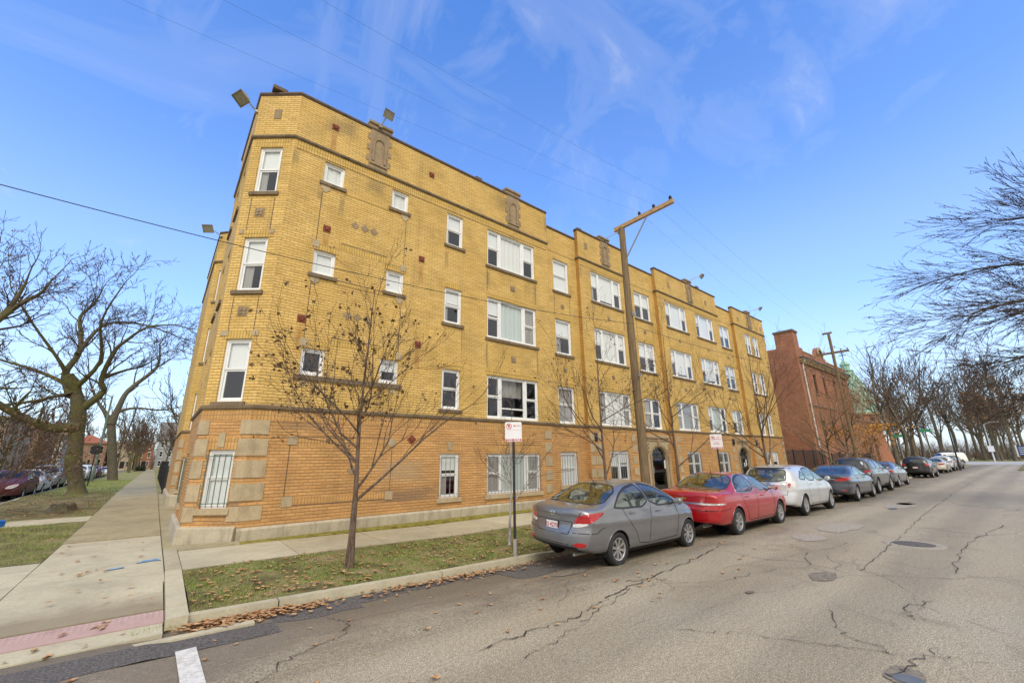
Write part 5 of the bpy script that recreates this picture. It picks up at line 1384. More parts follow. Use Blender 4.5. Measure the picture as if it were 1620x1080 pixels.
    if P.get('antenna'):
        ax, tilt = P['antenna']; z = c.zt(ax)-.01; g = MB(); g.tube([(ax, 0, z), (ax-.03, 0, z+.03), (ax-.03-tilt, 0, z+.24)], [.018, .008, .003], 6); g.build('antenna', 'black_trim', root, uv=False)
    if P.get('exhaust'):
        g = MB(); g.tube([(.12, -.45, .25), (.5, -.45, .25)], .028, 10); g.tube([(.6, -.3, .3), (1.2, .2, .3)], .09, 8); g.build('exhaust', 'galvanised', root, smooth=True, uv=False)
    return root, c

def shift(poly, dx, dz=0): return [(a+dx, b+dz) for a, b in poly]
# --- small grey saloon
P1 = dict(L=4.37, H=1.455, wheels=(.96, 3.53), R=.30, rim=.205, tw=.19, style=(8, .03, 0), gap=.045,
  top=[(0, .93), (.03, 1.0), (.10, 1.055), (.28, 1.065), (.52, 1.085), (.75, 1.165), (1.1, 1.32), (1.42, 1.415), (1.85, 1.455), (2.3, 1.45), (2.6, 1.405), (2.95, 1.27), (3.45, 1.03), (3.75, .955), (4.05, .88), (4.25, .77), (4.37, .60)],
  belt=[(0, .90), (.5, .99), (1.2, .99), (2.2, .955), (3.2, .915), (3.7, .86), (4.1, .74), (4.37, .52)],
  bot=[(0, .36), (.18, .30), (.6, .25), (1.2, .2), (3.3, .18), (3.9, .2), (4.37, .24)], wid=[(0, .80), (.35, .84), (1, .853), (2.2, .85), (3.4, .85), (3.9, .83), (4.37, .74)],
  sup=[(0, 3.0), (.5, 3.4), (1.2, 4.2), (2.4, 4.4), (3.2, 3.4), (4.37, 2.8)], tb=.24, zm=.62, bowR=.20, leanR=[(.25, .05), (.42, -.01), (.6, .0), (.74, .035), (.9, .04), (1.05, .0)], leanF=[(.2, .03), (.5, 0), (.8, .12)],
  crease=(((.83, .73), .032), ((.37, .31), .02)), skirt=.30,
  side=[[(.88, 1.01), (.98, 1.10), (1.2, 1.245), (1.5, 1.355), (1.86, 1.402), (1.92, 1.40), (2.09, .985)], [(2.16, .98), (1.99, 1.402), (2.2, 1.40), (2.5, 1.335), (2.9, 1.155), (3.16, .965)]],
  rearwin=[(-.70, .56), (0, .50), (.70, .56), (.58, 1.32), (0, 1.37), (-.58, 1.32)], rwmode='top', shield=[(-.66, 3.32), (0, 3.42), (.66, 3.32), (.52, 2.64), (0, 2.6), (-.52, 2.64)],
  seams=[([(1.98, .30), (2.02, .62), (2.11, 1.0)], 'S'), ([(3.06, .98), (3.10, .7), (3.04, .32)], 'S'), ([(2.02, .30), (3.04, .32)], 'S'), ([(1.14, .99), (1.3, .78), (1.52, .55), (1.62, .34), (1.98, .30)], 'S'),
         ([(-.40, .60), (-.47, .81), (.47, .81), (.40, .60), (-.40, .60)], 'rear'), ([(-.66, .425), (.66, .425)], 'rear'), ([(.72, .985), (.64, .93), (.50, .76), (.42, .72), (-.42, .72), (-.50, .76), (-.60, .93), (-.62, .985)], 'rear'), ([(.03, .63), (.35, .64), (.46, .70), (.55, .72)], 'S'), ([(.62, 3.4), (.66, 3.8)], 'top'), ([(-.62, 3.4), (-.66, 3.8)], 'top')],
  patches=[([(.40, .775), (.46, .90), (.60, .955), (.99, .985), (.93, .92), (.80, .845), (.66, .80)], 'D', 'lens_red', 'tail_light'),
           ([(.385, .725), (.41, .785), (.55, .80), (.68, .80), (.66, .77), (.52, .735)], 'D', 'lens_clear', 'reverse_light'),
           ([(.50, .42), (.56, .475), (.74, .475), (.72, .41), (.6, .395)], 'RR', 'lens_red', 'rear_reflector'), ([(-.56, .29), (-.62, .40), (-.30, .405), (.30, .405), (.62, .40), (.56, .29)], 'rear', 'black_trim', 'bumper_insert'),
           ([(-.40, .60), (-.46, .80), (0, .815), (.46, .80), (.40, .60)], 'rear', 'paint_grey', 'plate_recess'),
           ([(.5, .60), (.55, .70), (.8, .80), (1.05, .83), (.95, .72), (.7, .62)], 'G', 'lens_clear', 'headlight'), ([(-.3, .50), (-.35, .62), (.35, .62), (.3, .50)], 'front', 'black_trim', 'grille')],
  handles=((1.42, .90), (2.36, .875)), mirror=(2.98, 1.03), mirror_mat='paint_grey', seatx=2.0, rearz=.98, dashx=3.0, plate=(0, .715, 'SJ 4270'), antenna=(1.32, .16), exhaust=1)
# --- red saloon
P2 = dict(L=5.09, H=1.49, wheels=(1.10, 3.91), R=.335, rim=.222, tw=.21, style=(6, .034, 0), gap=.05,
  top=[(0, .95), (.03, 1.02), (.12, 1.06), (.45, 1.085), (.82, 1.10), (1.1, 1.22), (1.5, 1.40), (1.85, 1.475), (2.35, 1.49), (2.75, 1.45), (3.05, 1.36), (3.4, 1.20), (3.78, 1.035), (4.15, .985), (4.6, .92), (4.93, .82), (5.09, .62)],
  belt=[(0, .92), (.6, 1.0), (1.4, .985), (2.6, .96), (3.6, .93), (4.2, .89), (4.7, .78), (5.09, .54)],
  bot=[(0, .36), (.2, .31), (.7, .26), (1.4, .2), (3.7, .19), (4.5, .21), (5.09, .25)], wid=[(0, .87), (.4, .905), (1.1, .922), (2.5, .925), (3.9, .92), (4.5, .90), (5.09, .80)],
  sup=[(0, 3.2), (.8, 3.4), (1.6, 4.2), (2.8, 4.4), (3.7, 3.2), (5.09, 2.8)], tb=.25, zm=.66, bowR=.2, leanR=[(.25, .07), (.42, .0), (.62, .0), (.78, .03), (.92, .03), (1.05, .0)], leanF=[(.2, .03), (.5, 0), (.85, .1)],
  crease=(((.66, .64), .006), ((.36, .34), .012)), skirt=.31, chrome_dlo=1,
  side=[[(1.20, 1.03), (1.26, 1.16), (1.46, 1.30), (1.80, 1.415), (2.22, 1.445), (2.38, 1.02)], [(2.46, 1.015), (2.31, 1.445), (2.55, 1.43), (2.9, 1.345), (3.28, 1.17), (3.56, .98)]],
  rearwin=[(-.74, .82), (0, .77), (.74, .82), (.61, 1.64), (0, 1.7), (-.61, 1.64)], rwmode='top', shield=[(-.70, 3.64), (0, 3.76), (.70, 3.64), (.56, 2.86), (0, 2.8), (-.56, 2.86)],
  seams=[([(2.30, .30), (2.34, .7), (2.40, 1.03)], 'S'), ([(3.46, .99), (3.50, .7), (3.44, .32)], 'S'), ([(1.72, .32), (3.44, .32)], 'S'), ([(1.42, 1.02), (1.50, .8), (1.68, .5), (1.74, .32)], 'S'), ([(1.62, .655), (3.44, .645)], 'S'),
         ([(.60, 1.04), (.58, .9), (.52, .72), (-.52, .72), (-.58, .9), (-.60, 1.04)], 'rear'), ([(.03, .64), (.4, .66), (.72, .68)], 'S'), ([(.78, .63), (0, .625), (-.78, .63)], 'rear')],
  patches=[([(-.80, .765), (-.80, .81), (0, .815), (.80, .81), (.80, .765), (0, .77)], 'rear', 'chrome', 'trunk_strip'), ([(.04, .775), (.04, .815), (.40, .82), (.50, .80), (.40, .78)], 'S', 'chrome', 'trunk_strip'),
           ([(-.35, .64), (-.35, .755), (.35, .755), (.35, .64)], 'rear', 'paint_red', 'plate_recess'), ([(1.62, .64), (1.62, .675), (3.42, .665), (3.42, .63)], 'S', 'paint_red', 'door_moulding'),
           ([(-.6, .27), (-.66, .335), (.66, .335), (.6, .27)], 'rear', 'black_trim', 'bumper_insert'), ([(.55, .64), (.6, .76), (.85, .82), (1.05, .83), (1.0, .72), (.75, .65)], 'G', 'lens_clear', 'headlight')],
  handles=((1.72, .90), (2.72, .885)), mirror=(3.36, 1.06), seatx=2.3, rearz=1.0, dashx=3.35, seatmat='seat_tan', antenna=(1.72, .05), exhaust=1)
# --- silver wagon
P3 = dict(L=4.62, H=1.585, wheels=(.88, 3.66), R=.325, rim=.225, tw=.21, style=(5, .03, .13), gap=.05,
  top=[(0, .95), (.04, 1.10), (.14, 1.26), (.30, 1.42), (.42, 1.50), (.52, 1.525), (1.0, 1.56), (1.7, 1.585), (2.3, 1.57), (2.7, 1.49), (3.2, 1.29), (3.65, 1.06), (4.0, .95), (4.3, .85), (4.5, .74), (4.62, .58)],
  belt=[(0, .92), (.5, 1.06), (1.2, 1.04), (2.4, .99), (3.2, .95), (3.8, .88), (4.3, .72), (4.62, .5)],
  bot=[(0, .36), (.2, .3), (.6, .24), (3.6, .19), (4.62, .24)], wid=[(0, .82), (.4, .865), (1, .885), (3.6, .885), (4.2, .85), (4.62, .74)],
  sup=[(0, 3.2), (.6, 4), (2, 4.4), (3.4, 3.2), (4.62, 2.8)], tb=.22, zm=.66, bowR=.22, leanR=[(.25, .06), (.42, 0), (.62, .02), (.8, .05), (1.0, .05), (1.5, .0)],
  crease=(((.84, .74), .012), ((.36, .32), .012)), skirt=.30,
  side=[[(.72, 1.14), (.98, 1.30), (1.28, 1.42), (1.36, 1.09)], [(1.44, 1.085), (1.36, 1.43), (1.8, 1.475), (2.18, 1.47), (2.28, 1.045)], [(2.37, 1.04), (2.28, 1.465), (2.6, 1.41), (3.0, 1.22), (3.30, 1.03)]],
  rearwin=[(-.60, 1.06), (-.58, 1.36), (-.52, 1.44), (.52, 1.44), (.58, 1.36), (.60, 1.06)], rwmode='rear', shield=[(-.68, 3.5), (0, 3.6), (.68, 3.5), (.54, 2.62), (0, 2.56), (-.54, 2.62)],
  seams=[([(1.40, .6), (1.46, .34), (3.3, .30)], 'S'), ([(2.30, .31), (2.31, .7), (2.33, 1.03)], 'S'), ([(3.32, 1.0), (3.36, .7), (3.28, .30)], 'S'), ([(1.34, 1.08), (1.34, .8), (1.42, .56)], 'S'), ([(.66, 1.0), (.62, .8), (.6, .66), (-.6, .66), (-.62, .8), (-.66, 1.0)], 'rear')],
  patches=[([(.49, .80), (.52, 1.02), (.60, 1.09), (.82, 1.11), (.86, 1.05), (.78, .92), (.70, .81), (.58, .77)], 'D', 'lens_clear', 'tail_light'), ([(.54, .86), (.56, 1.0), (.66, 1.03), (.64, .9)], 'D', 'lens_red', 'tail_light'),
           ([(-.60, .95), (-.60, 1.03), (.60, 1.03), (.60, .95)], 'rear', 'chrome', 'garnish'), ([(-.62, 1.455), (-.6, 1.50), (.6, 1.50), (.62, 1.455)], 'rear', 'black_trim', 'spoiler_edge'), ([(-.65, .27), (-.7, .34), (.7, .34), (.65, .27)], 'rear', 'black_trim', 'bumper_insert'), ([(.5, .6), (.6, .72), (.85, .82), (1.1, .85), (1.0, .74), (.75, .62)], 'G', 'lens_clear', 'headlight')],
  handles=((1.62, .96), (2.60, .92)), mirror=(3.18, 1.09), seatx=2.2, rearz=1.0, dashx=3.2, plate=(0, .84, 'N82 614'), antenna=None)
# --- dark blue saloon
P4 = dict(P1); P4.update(L=4.82, H=1.47, wheels=(1.08, 3.875), R=.33, rim=.235, tw=.21, style=(5, .03, .16),
  top=[(0, .96), (.03, 1.02), (.10, 1.065), (.32, 1.075), (.62, 1.09), (.9, 1.19), (1.25, 1.34), (1.6, 1.43), (2.05, 1.47), (2.5, 1.465), (2.85, 1.40), (3.25, 1.24), (3.75, 1.02), (4.1, .95), (4.5, .86), (4.7, .76), (4.82, .6)],
  belt=[(0, .93), (.6, 1.02), (1.3, 1.0), (2.5, .96), (3.5, .92), (4.1, .85), (4.5, .74), (4.82, .52)], bot=[(0, .36), (.2, .3), (.7, .25), (3.6, .19), (4.82, .24)], wid=[(0, .86), (.4, .90), (1.1, .915), (3.8, .915), (4.4, .88), (4.82, .78)],
  side=[[(1.15, 1.03), (1.4, 1.20), (1.7, 1.33), (2.05, 1.385), (2.16, 1.38), (2.30, 1.025)], [(2.40, 1.02), (2.26, 1.38), (2.5, 1.37), (2.8, 1.29), (3.15, 1.13), (3.38, .99)]],
  rearwin=[(-.66, .66), (0, .62), (.66, .66), (.55, 1.46), (0, 1.5), (-.55, 1.46)], shield=[(-.7, 3.6), (0, 3.72), (.7, 3.6), (.56, 2.9), (0, 2.84), (-.56, 2.9)],
  seams=[([(2.24, .30), (2.27, .62), (2.35, 1.02)], 'S'), ([(3.40, .98), (3.44, .7), (3.36, .32)], 'S'), ([(1.8, .32), (3.36, .32)], 'S'), ([(1.34, 1.0), (1.5, .78), (1.72, .5), (1.8, .32)], 'S'), ([(.6, 1.02), (.54, .78), (-.54, .78), (-.6, 1.02)], 'rear')],
  patches=[([(.30, .83), (.36, .90), (.52, .955), (.75, .98), (1.02, .965), (.92, .91), (.74, .85), (.5, .82)], 'D', 'lens_red', 'tail_light'),
           ([(-.45, .90), (-.45, .925), (.45, .925), (.45, .90)], 'rear', 'chrome', 'trunk_strip'), ([(.54, .44), (.58, .475), (.76, .475), (.74, .435)], 'RR', 'lens_red', 'rear_reflector'), ([(-.66, .285), (-.7, .355), (.7, .355), (.66, .285)], 'rear', 'black_trim', 'bumper_insert'), ([(.55, .64), (.6, .74), (.85, .82), (1.1, .85), (1.0, .74), (.75, .65)], 'G', 'lens_clear', 'headlight')],
  handles=((1.58, .92), (2.62, .90)), mirror=(3.28, 1.06), mirror_mat='paint_navy', seatx=2.3, rearz=.99, dashx=3.3, plate=(0, .73, 'R51 908'), antenna=(1.5, .05), chrome_dlo=1)
# --- dark sport utility vehicle
P5 = dict(L=4.78, H=1.76, wheels=(.93, 3.84), R=.385, rim=.255, tw=.24, style=(5, .04, .12), gap=.06,
  top=[(0, 1.05), (.03, 1.25), (.10, 1.45), (.24, 1.66), (.34, 1.72), (.9, 1.755), (1.8, 1.76), (2.5, 1.735), (2.9, 1.62), (3.3, 1.38), (3.58, 1.19), (4.0, 1.13), (4.5, 1.06), (4.7, .95), (4.78, .75)],
  belt=[(0, 1.02), (.5, 1.14), (2.4, 1.11), (3.3, 1.08), (3.9, 1.02), (4.4, .92), (4.78, .62)], bot=[(0, .45), (.3, .38), (1.0, .3), (3.8, .28), (4.78, .34)], wid=[(0, .90), (.4, .945), (1.0, .965), (3.8, .965), (4.4, .93), (4.78, .86)],
  sup=[(0, 3.2), (.5, 3.8), (2.4, 3.6), (3.5, 3), (4.78, 2.8)], tb=.21, zm=.8, bowR=.16, leanR=[(.3, .05), (.5, -.02), (.8, .0), (1.1, .02), (1.7, .0)], crease=(((.98, .92), .01),), skirt=.42,
  side=[[(.50, 1.20), (.56, 1.50), (.72, 1.60), (1.30, 1.62), (1.36, 1.19)], [(1.45, 1.185), (1.40, 1.62), (2.2, 1.62), (2.26, 1.16)], [(2.36, 1.155), (2.31, 1.62), (2.6, 1.59), (2.95, 1.42), (3.26, 1.15)]],
  rearwin=[(-.66, 1.16), (-.66, 1.5), (-.58, 1.6), (.58, 1.6), (.66, 1.5), (.66, 1.16)], rwmode='rear', shield=[(-.74, 3.48), (0, 3.56), (.74, 3.48), (.62, 2.78), (0, 2.72), (-.62, 2.78)],
  seams=[([(2.30, .42), (2.31, 1.14)], 'S'), ([(3.3, 1.12), (3.34, .8), (3.28, .42)], 'S'), ([(1.4, 1.18), (1.42, .9), (1.56, .6), (1.6, .42)], 'S'), ([(1.6, .42), (3.28, .42)], 'S'), ([(.74, 1.14), (.72, .72), (-.72, .72), (-.74, 1.14)], 'rear')],
  patches=[([(.50, .93), (.50, 1.13), (.70, 1.16), (.86, 1.15), (.84, .98), (.7, .93)], 'D', 'lens_red', 'tail_light'), ([(-.7, .45), (-.74, .58), (.74, .58), (.7, .45)], 'rear', 'black_trim', 'bumper_insert'), ([(.6, .84), (.62, .97), (.9, 1.0), (1.05, .98), (.95, .86)], 'G', 'lens_clear', 'headlight'), ([(.58, 1.02), (.60, 1.06), (.62, 1.02)], 'RR', 'lens_clear', 'reverse_light')],
  handles=((1.66, 1.06), (2.6, 1.05)), mirror=(3.16, 1.2), seatx=2.2, rearz=1.15, dashx=3.2, sideglass='dark_car_glass', plate=(0, .84, 'P40 377'), antenna=None)
P6 = dict(P4); P6.update(handle_mat='chrome', plate=None, mirror_mat='paint_slate')
# --- small black crossover
P7 = dict(P5); P7.update(L=4.5, H=1.69, fine=0, wheels=(.85, 3.55), R=.36, style=(5, .045, 0), top=[(0, 1.02), (.03, 1.2), (.14, 1.4), (.34, 1.6), (.44, 1.65), (.9, 1.68), (1.7, 1.69), (2.3, 1.65), (2.7, 1.5), (3.1, 1.28), (3.38, 1.12), (3.9, 1.04), (4.3, .95), (4.42, .85), (4.5, .7)],
  belt=[(0, 1.0), (.5, 1.12), (2.2, 1.08), (3.1, 1.04), (3.7, .98), (4.2, .86), (4.5, .58)], bot=[(0, .42), (.3, .35), (1.0, .28), (3.6, .26), (4.5, .32)], wid=[(0, .86), (.4, .9), (1.0, .92), (3.6, .92), (4.2, .88), (4.5, .8)],
  side=[[(.62, 1.2), (.8, 1.42), (1.25, 1.54), (1.3, 1.17)], [(1.38, 1.165), (1.34, 1.545), (2.05, 1.54), (2.12, 1.13)], [(2.2, 1.125), (2.15, 1.535), (2.4, 1.5), (2.75, 1.33), (3.05, 1.11)]], rearwin=[(-.6, 1.14), (-.56, 1.42), (-.5, 1.5), (.5, 1.5), (.56, 1.42), (.6, 1.14)],
  shield=[(-.7, 3.28), (0, 3.36), (.7, 3.28), (.58, 2.6), (0, 2.55), (-.58, 2.6)], seams=[([(2.14, .42), (2.16, 1.1)], 'S')], handles=(), mirror=(2.96, 1.15), seatx=2.05, dashx=3.0, plate=(0, .8, 'K72 118'), glass='dark')
PS = dict(P4); PS.update(fine=0, handles=(), plate=None, antenna=None, seats=1, chrome_dlo=0)          # plain saloon for the far cars
PSW = dict(P7); PSW.update(plate=None)

GA = 'cars parked along the kerb of the main street'
CY = 6.23
g1, c1 = make_car('parked_car', 'grey four door saloon parked nearest the camera, rear towards us', 'car', P1, 'paint_grey', (6.07, CY, -.035), 0, GA, R(2.2))
# badge: chrome oval ring with a slanted letter; small letters on the lid
def badge(c, root, pts_fn, mat_, nm='badge'):
    g = MB(); pts_fn(g, c); g.build(nm, mat_, root, uv=False, recalc=False)
def oval_h(g, c):
    def Hh(a, b, l=.008): h = c.hit(a, b, 'rear'); return h[0]+Vector((-l, 0, 0))
    z0 = .925; n = 28
    for k in range(n):
        t0, t1 = 2*math.pi*k/n, 2*math.pi*(k+1)/n
        g.quad(*[Hh(.072*f*math.cos(t), z0+.038*f*math.sin(t)) for t, f in ((t0, 1), (t1, 1), (t1, .8), (t0, .8))])
    for x0, x1 in ((-.034, -.024), (.034, .024)):
        s = -1 if x0 < 0 else 1
        g.quad(Hh(.030*s+.010, z0-.026), Hh(.030*s+.024, z0-.026), Hh(.030*s-.004, z0+.027), Hh(.030*s-.018, z0+.027))
    g.quad(Hh(-.028, z0-.010), Hh(.024, z0-.002), Hh(.028, z0+.009), Hh(-.024, z0+.001))
badge(c1, g1, oval_h, 'chrome')
def accent(g, c): text_mesh('ACCENT', .036, lambda a, b, d: tuple((c.hit(.56-a, .925+b, 'rear') or c.hit(.5, .92, 'rear'))[0]+Vector((-.006-d, 0, 0))), 0, g)
badge(c1, g1, accent, 'chrome')
g2, c2 = make_car('parked_car', 'red four door saloon with a chrome trunk strip', 'car', P2, 'paint_red', (10.74, 6.13, -.03), 0, GA, R(1.6))
def bow(g, c):
    z0 = .895
    def Q(a, b): h = c.hit(a, b, 'rear'); return h[0]+Vector((-.010, 0, 0))
    g.add([Q(-a, b+z0) for a, b in ((-.10, -.016), (-.035, -.016), (-.03, -.034), (.028, -.034), (.033, -.016), (.092, -.016), (.10, .016), (.035, .016), (.03, .034), (-.028, .034), (-.033, .016), (-.092, .016))], [tuple(range(12))])
badge(c2, g2, bow, 'gold_badge')
badge(c2, g2, lambda g, c: text_mesh('LS', .05, lambda a, b, d: tuple(c.hit(-.48-a, .845+b, 'rear')[0]+Vector((-.008-d, 0, 0))), 0, g), 'chrome')
g3, c3 = make_car('parked_car', 'silver white hatchback wagon with a sloping tailgate', 'car', P3, 'paint_silver', (16.1, 6.1, 0), 0, GA, R(1))
P4b = dict(P4); P4b['mirror_mat'] = 'paint_navy'
make_car('parked_car', 'dark navy saloon with wide red tail lights behind the silver wagon', 'car', P4b, 'paint_navy', (22.35, 6.1, 0), 0, GA, glassm='car_glass')
make_car('parked_car', 'dark charcoal sport utility vehicle with tall square tail lights', 'car', P5, 'paint_charcoal', (27.6, 6.35, 0), 0, GA, glassm='dark_car_glass')
make_car('parked_car', 'slate grey saloon parked last before the gap in the row', 'car', P6, 'paint_slate', (34.0, 6.55, 0), 0, GA)
make_car('parked_car', 'small black crossover parked first beyond the gap in the row', 'car', P7, 'paint_black', (49.6, 6.75, -.02), 0, GA, glassm='dark_car_glass')
make_car('parked_car', 'champagne silver saloon parked beyond the black crossover', 'car', PS, 'paint_champagne', (62.6, 7.1, -.02), 0, GA)
make_car('parked_car', 'pale silver crossover between the champagne saloon and the dark crossover', 'car', PSW, 'paint_silver', (70.2, 7.2, -.02), 0, GA)
make_car('parked_car', 'dark slate crossover parked last, just before the white van', 'car', PSW, 'paint_slate', (78.5, 7.3, -.02), 0, GA)
# left side street, cars facing the camera
PT = dict(P1); PT.update(fine=0, handles=(), plate=None, antenna=None, L=4.9, wheels=(1.1, 3.85), fplate=1,
  top=[(0, .93), (.03, 1.0), (.12, 1.04), (.5, 1.06), (.75, 1.1), (1.1, 1.24), (1.5, 1.38), (1.9, 1.42), (2.5, 1.41), (2.9, 1.33), (3.3, 1.16), (3.62, 1.0), (4.0, .93), (4.4, .85), (4.75, .73), (4.9, .56)],
  belt=[(0, .9), (.6, .97), (2, .95), (3.4, .90), (4.0, .83), (4.5, .72), (4.9, .48)], bot=[(0, .34), (.3, .28), (1, .22), (3.8, .2), (4.9, .22)], wid=[(0, .84), (.4, .89), (1, .91), (3.8, .91), (4.4, .88), (4.9, .74)],
  side=[[(1.2, 1.01), (1.5, 1.22), (1.9, 1.33), (2.05, 1.33), (2.2, 1.0)], [(2.3, .995), (2.15, 1.33), (2.5, 1.32), (2.8, 1.25), (3.15, 1.08), (3.36, .965)]], rearwin=[(-.6, .8), (.6, .8), (.5, 1.4), (-.5, 1.4)], shield=[(-.7, 3.46), (0, 3.6), (.7, 3.46), (.56, 2.86), (0, 2.8), (-.56, 2.86)],
  seams=[([(2.14, .3), (2.25, 1.0)], 'S'), ([(3.38, .95), (3.4, .4)], 'S')],
  patches=[([(.34, .54), (.36, .64), (.6, .70), (.85, .76), (.92, .74), (.8, .64), (.6, .55)], 'G', 'lens_clear', 'headlight'), ([(-.26, .58), (-.30, .64), (0, .66), (.30, .64), (.26, .58), (0, .56)], 'front', 'black_trim', 'grille'), ([(-.5, .30), (-.55, .38), (.55, .38), (.5, .30)], 'front', 'black_trim', 'grille')], mirror=(3.3, 1.0), seatx=2.1, dashx=3.2, rearz=.95, skirt=.27)
GB = 'cars parked along the kerb of the side street'
make_car('parked_car', 'maroon saloon facing us at the left edge of the side street', 'car', PT, 'paint_matt_maroon', (-5.78, 37.2, .28), R(-90), GB, glassm='dull_car_glass')
PH = dict(PSW); PH.update(fplate=1)
PH['patches'] = [([(.40, .78), (.44, .88), (.7, .93), (.95, .96), (.85, .84), (.6, .77)], 'G', 'lens_clear', 'headlight'), ([(-.4, .55), (-.42, .74), (.42, .74), (.4, .55)], 'front', 'black_trim', 'grille')]
PTs = dict(PT)
rowB = [('silver saloon right behind the maroon saloon on the side street', PTs, 'paint_matt_silver', 42.2, 0), ('grey crossover between the silver saloon and the mossy tree', PH, 'paint_matt_grey', 47.2, .02),
        ('white saloon seen just right of the mossy tree trunk', PTs, 'paint_matt_white', 53.6, 0), ('pale champagne crossover in front of the green lamp post', PH, 'paint_matt_beige', 59.0, 0), ('white crossover just behind the green lamp post', PH, 'paint_matt_white', 64.4, 0),
        ('silver crossover left of the leaning grey trunk', PH, 'paint_matt_silver', 69.6, 0), ('black saloon right of the leaning grey trunk', PTs, 'paint_black', 80.5, 0), ('silver saloon farthest along the side street', PTs, 'paint_matt_silver', 92, 0), ('maroon crossover far along the side street', PH, 'paint_matt_maroon', 75, 0)]
for lb, pp, pm, y, dx in rowB: make_car('parked_car', lb, 'car', pp, pm, (-5.78+dx, y, .28), R(-90), GB, glassm='dull_car_glass')
GC = 'cars on the far side of the side street'
for lb, pp, pm, x, y in (('silver saloon on the far side of the side street behind the twiggy shrub', PTs, 'paint_matt_silver', -12.0, 48), ('white crossover on the far side of the side street', PH, 'paint_matt_white', -12.0, 56), ('grey saloon on the far side of the side street', PTs, 'paint_matt_grey', -12.0, 64)):
    make_car('parked_car', lb, 'car', pp, pm, (x, y, .28), R(-90), GC)
# white panel van on the cross street
PV = dict(P5); PV.update(L=5.6, H=2.1, fine=0, wheels=(1.15, 4.55), R=.36, rim=.2, style=(6, .03, 0), seats=0,
  top=[(0, 1.1), (.02, 1.7), (.06, 1.95), (.16, 2.06), (.5, 2.1), (3.4, 2.1), (3.9, 2.0), (4.25, 1.7), (4.65, 1.25), (5.1, 1.12), (5.45, .98), (5.6, .75)], belt=[(0, 1.05), (.5, 1.12), (3.5, 1.12), (4.5, 1.06), (5.2, .92), (5.6, .62)], bot=[(0, .42), (.4, .36), (5.6, .34)], wid=[(0, .97), (.4, 1.0), (4.6, 1.0), (5.2, .96), (5.6, .86)],
  side=[[(3.55, 1.18), (3.55, 1.78), (3.9, 1.76), (4.2, 1.5), (4.4, 1.18)]], rearwin=[(-.7, 1.2), (-.7, 1.75), (.7, 1.75), (.7, 1.2)], shield=[(-.75, 4.7), (0, 4.8), (.75, 4.7), (.66, 4.0), (0, 3.94), (-.66, 4.0)], seams=[([(3.48, .42), (3.48, 1.8)], 'S'), ([(4.5, 1.1), (4.5, .45)], 'S'), ([(1.9, .42), (1.9, 1.8)], 'S')],
  patches=[([(2.2, 1.72), (2.2, 1.80), (3.3, 1.80), (3.3, 1.72)], 'S', 'paint_slate', 'side_lettering'), ([(.76, .8), (.76, 1.15), (.93, 1.15), (.93, .8)], 'RR', 'lens_red', 'tail_light')], handles=(), mirror=(4.35, 1.25), plate=None)
make_car('panel_van', 'white panel van standing across the end of the street', 'van', PV, 'paint_white', (112.6, 8.6, 0), R(138), glassm='dark_car_glass')
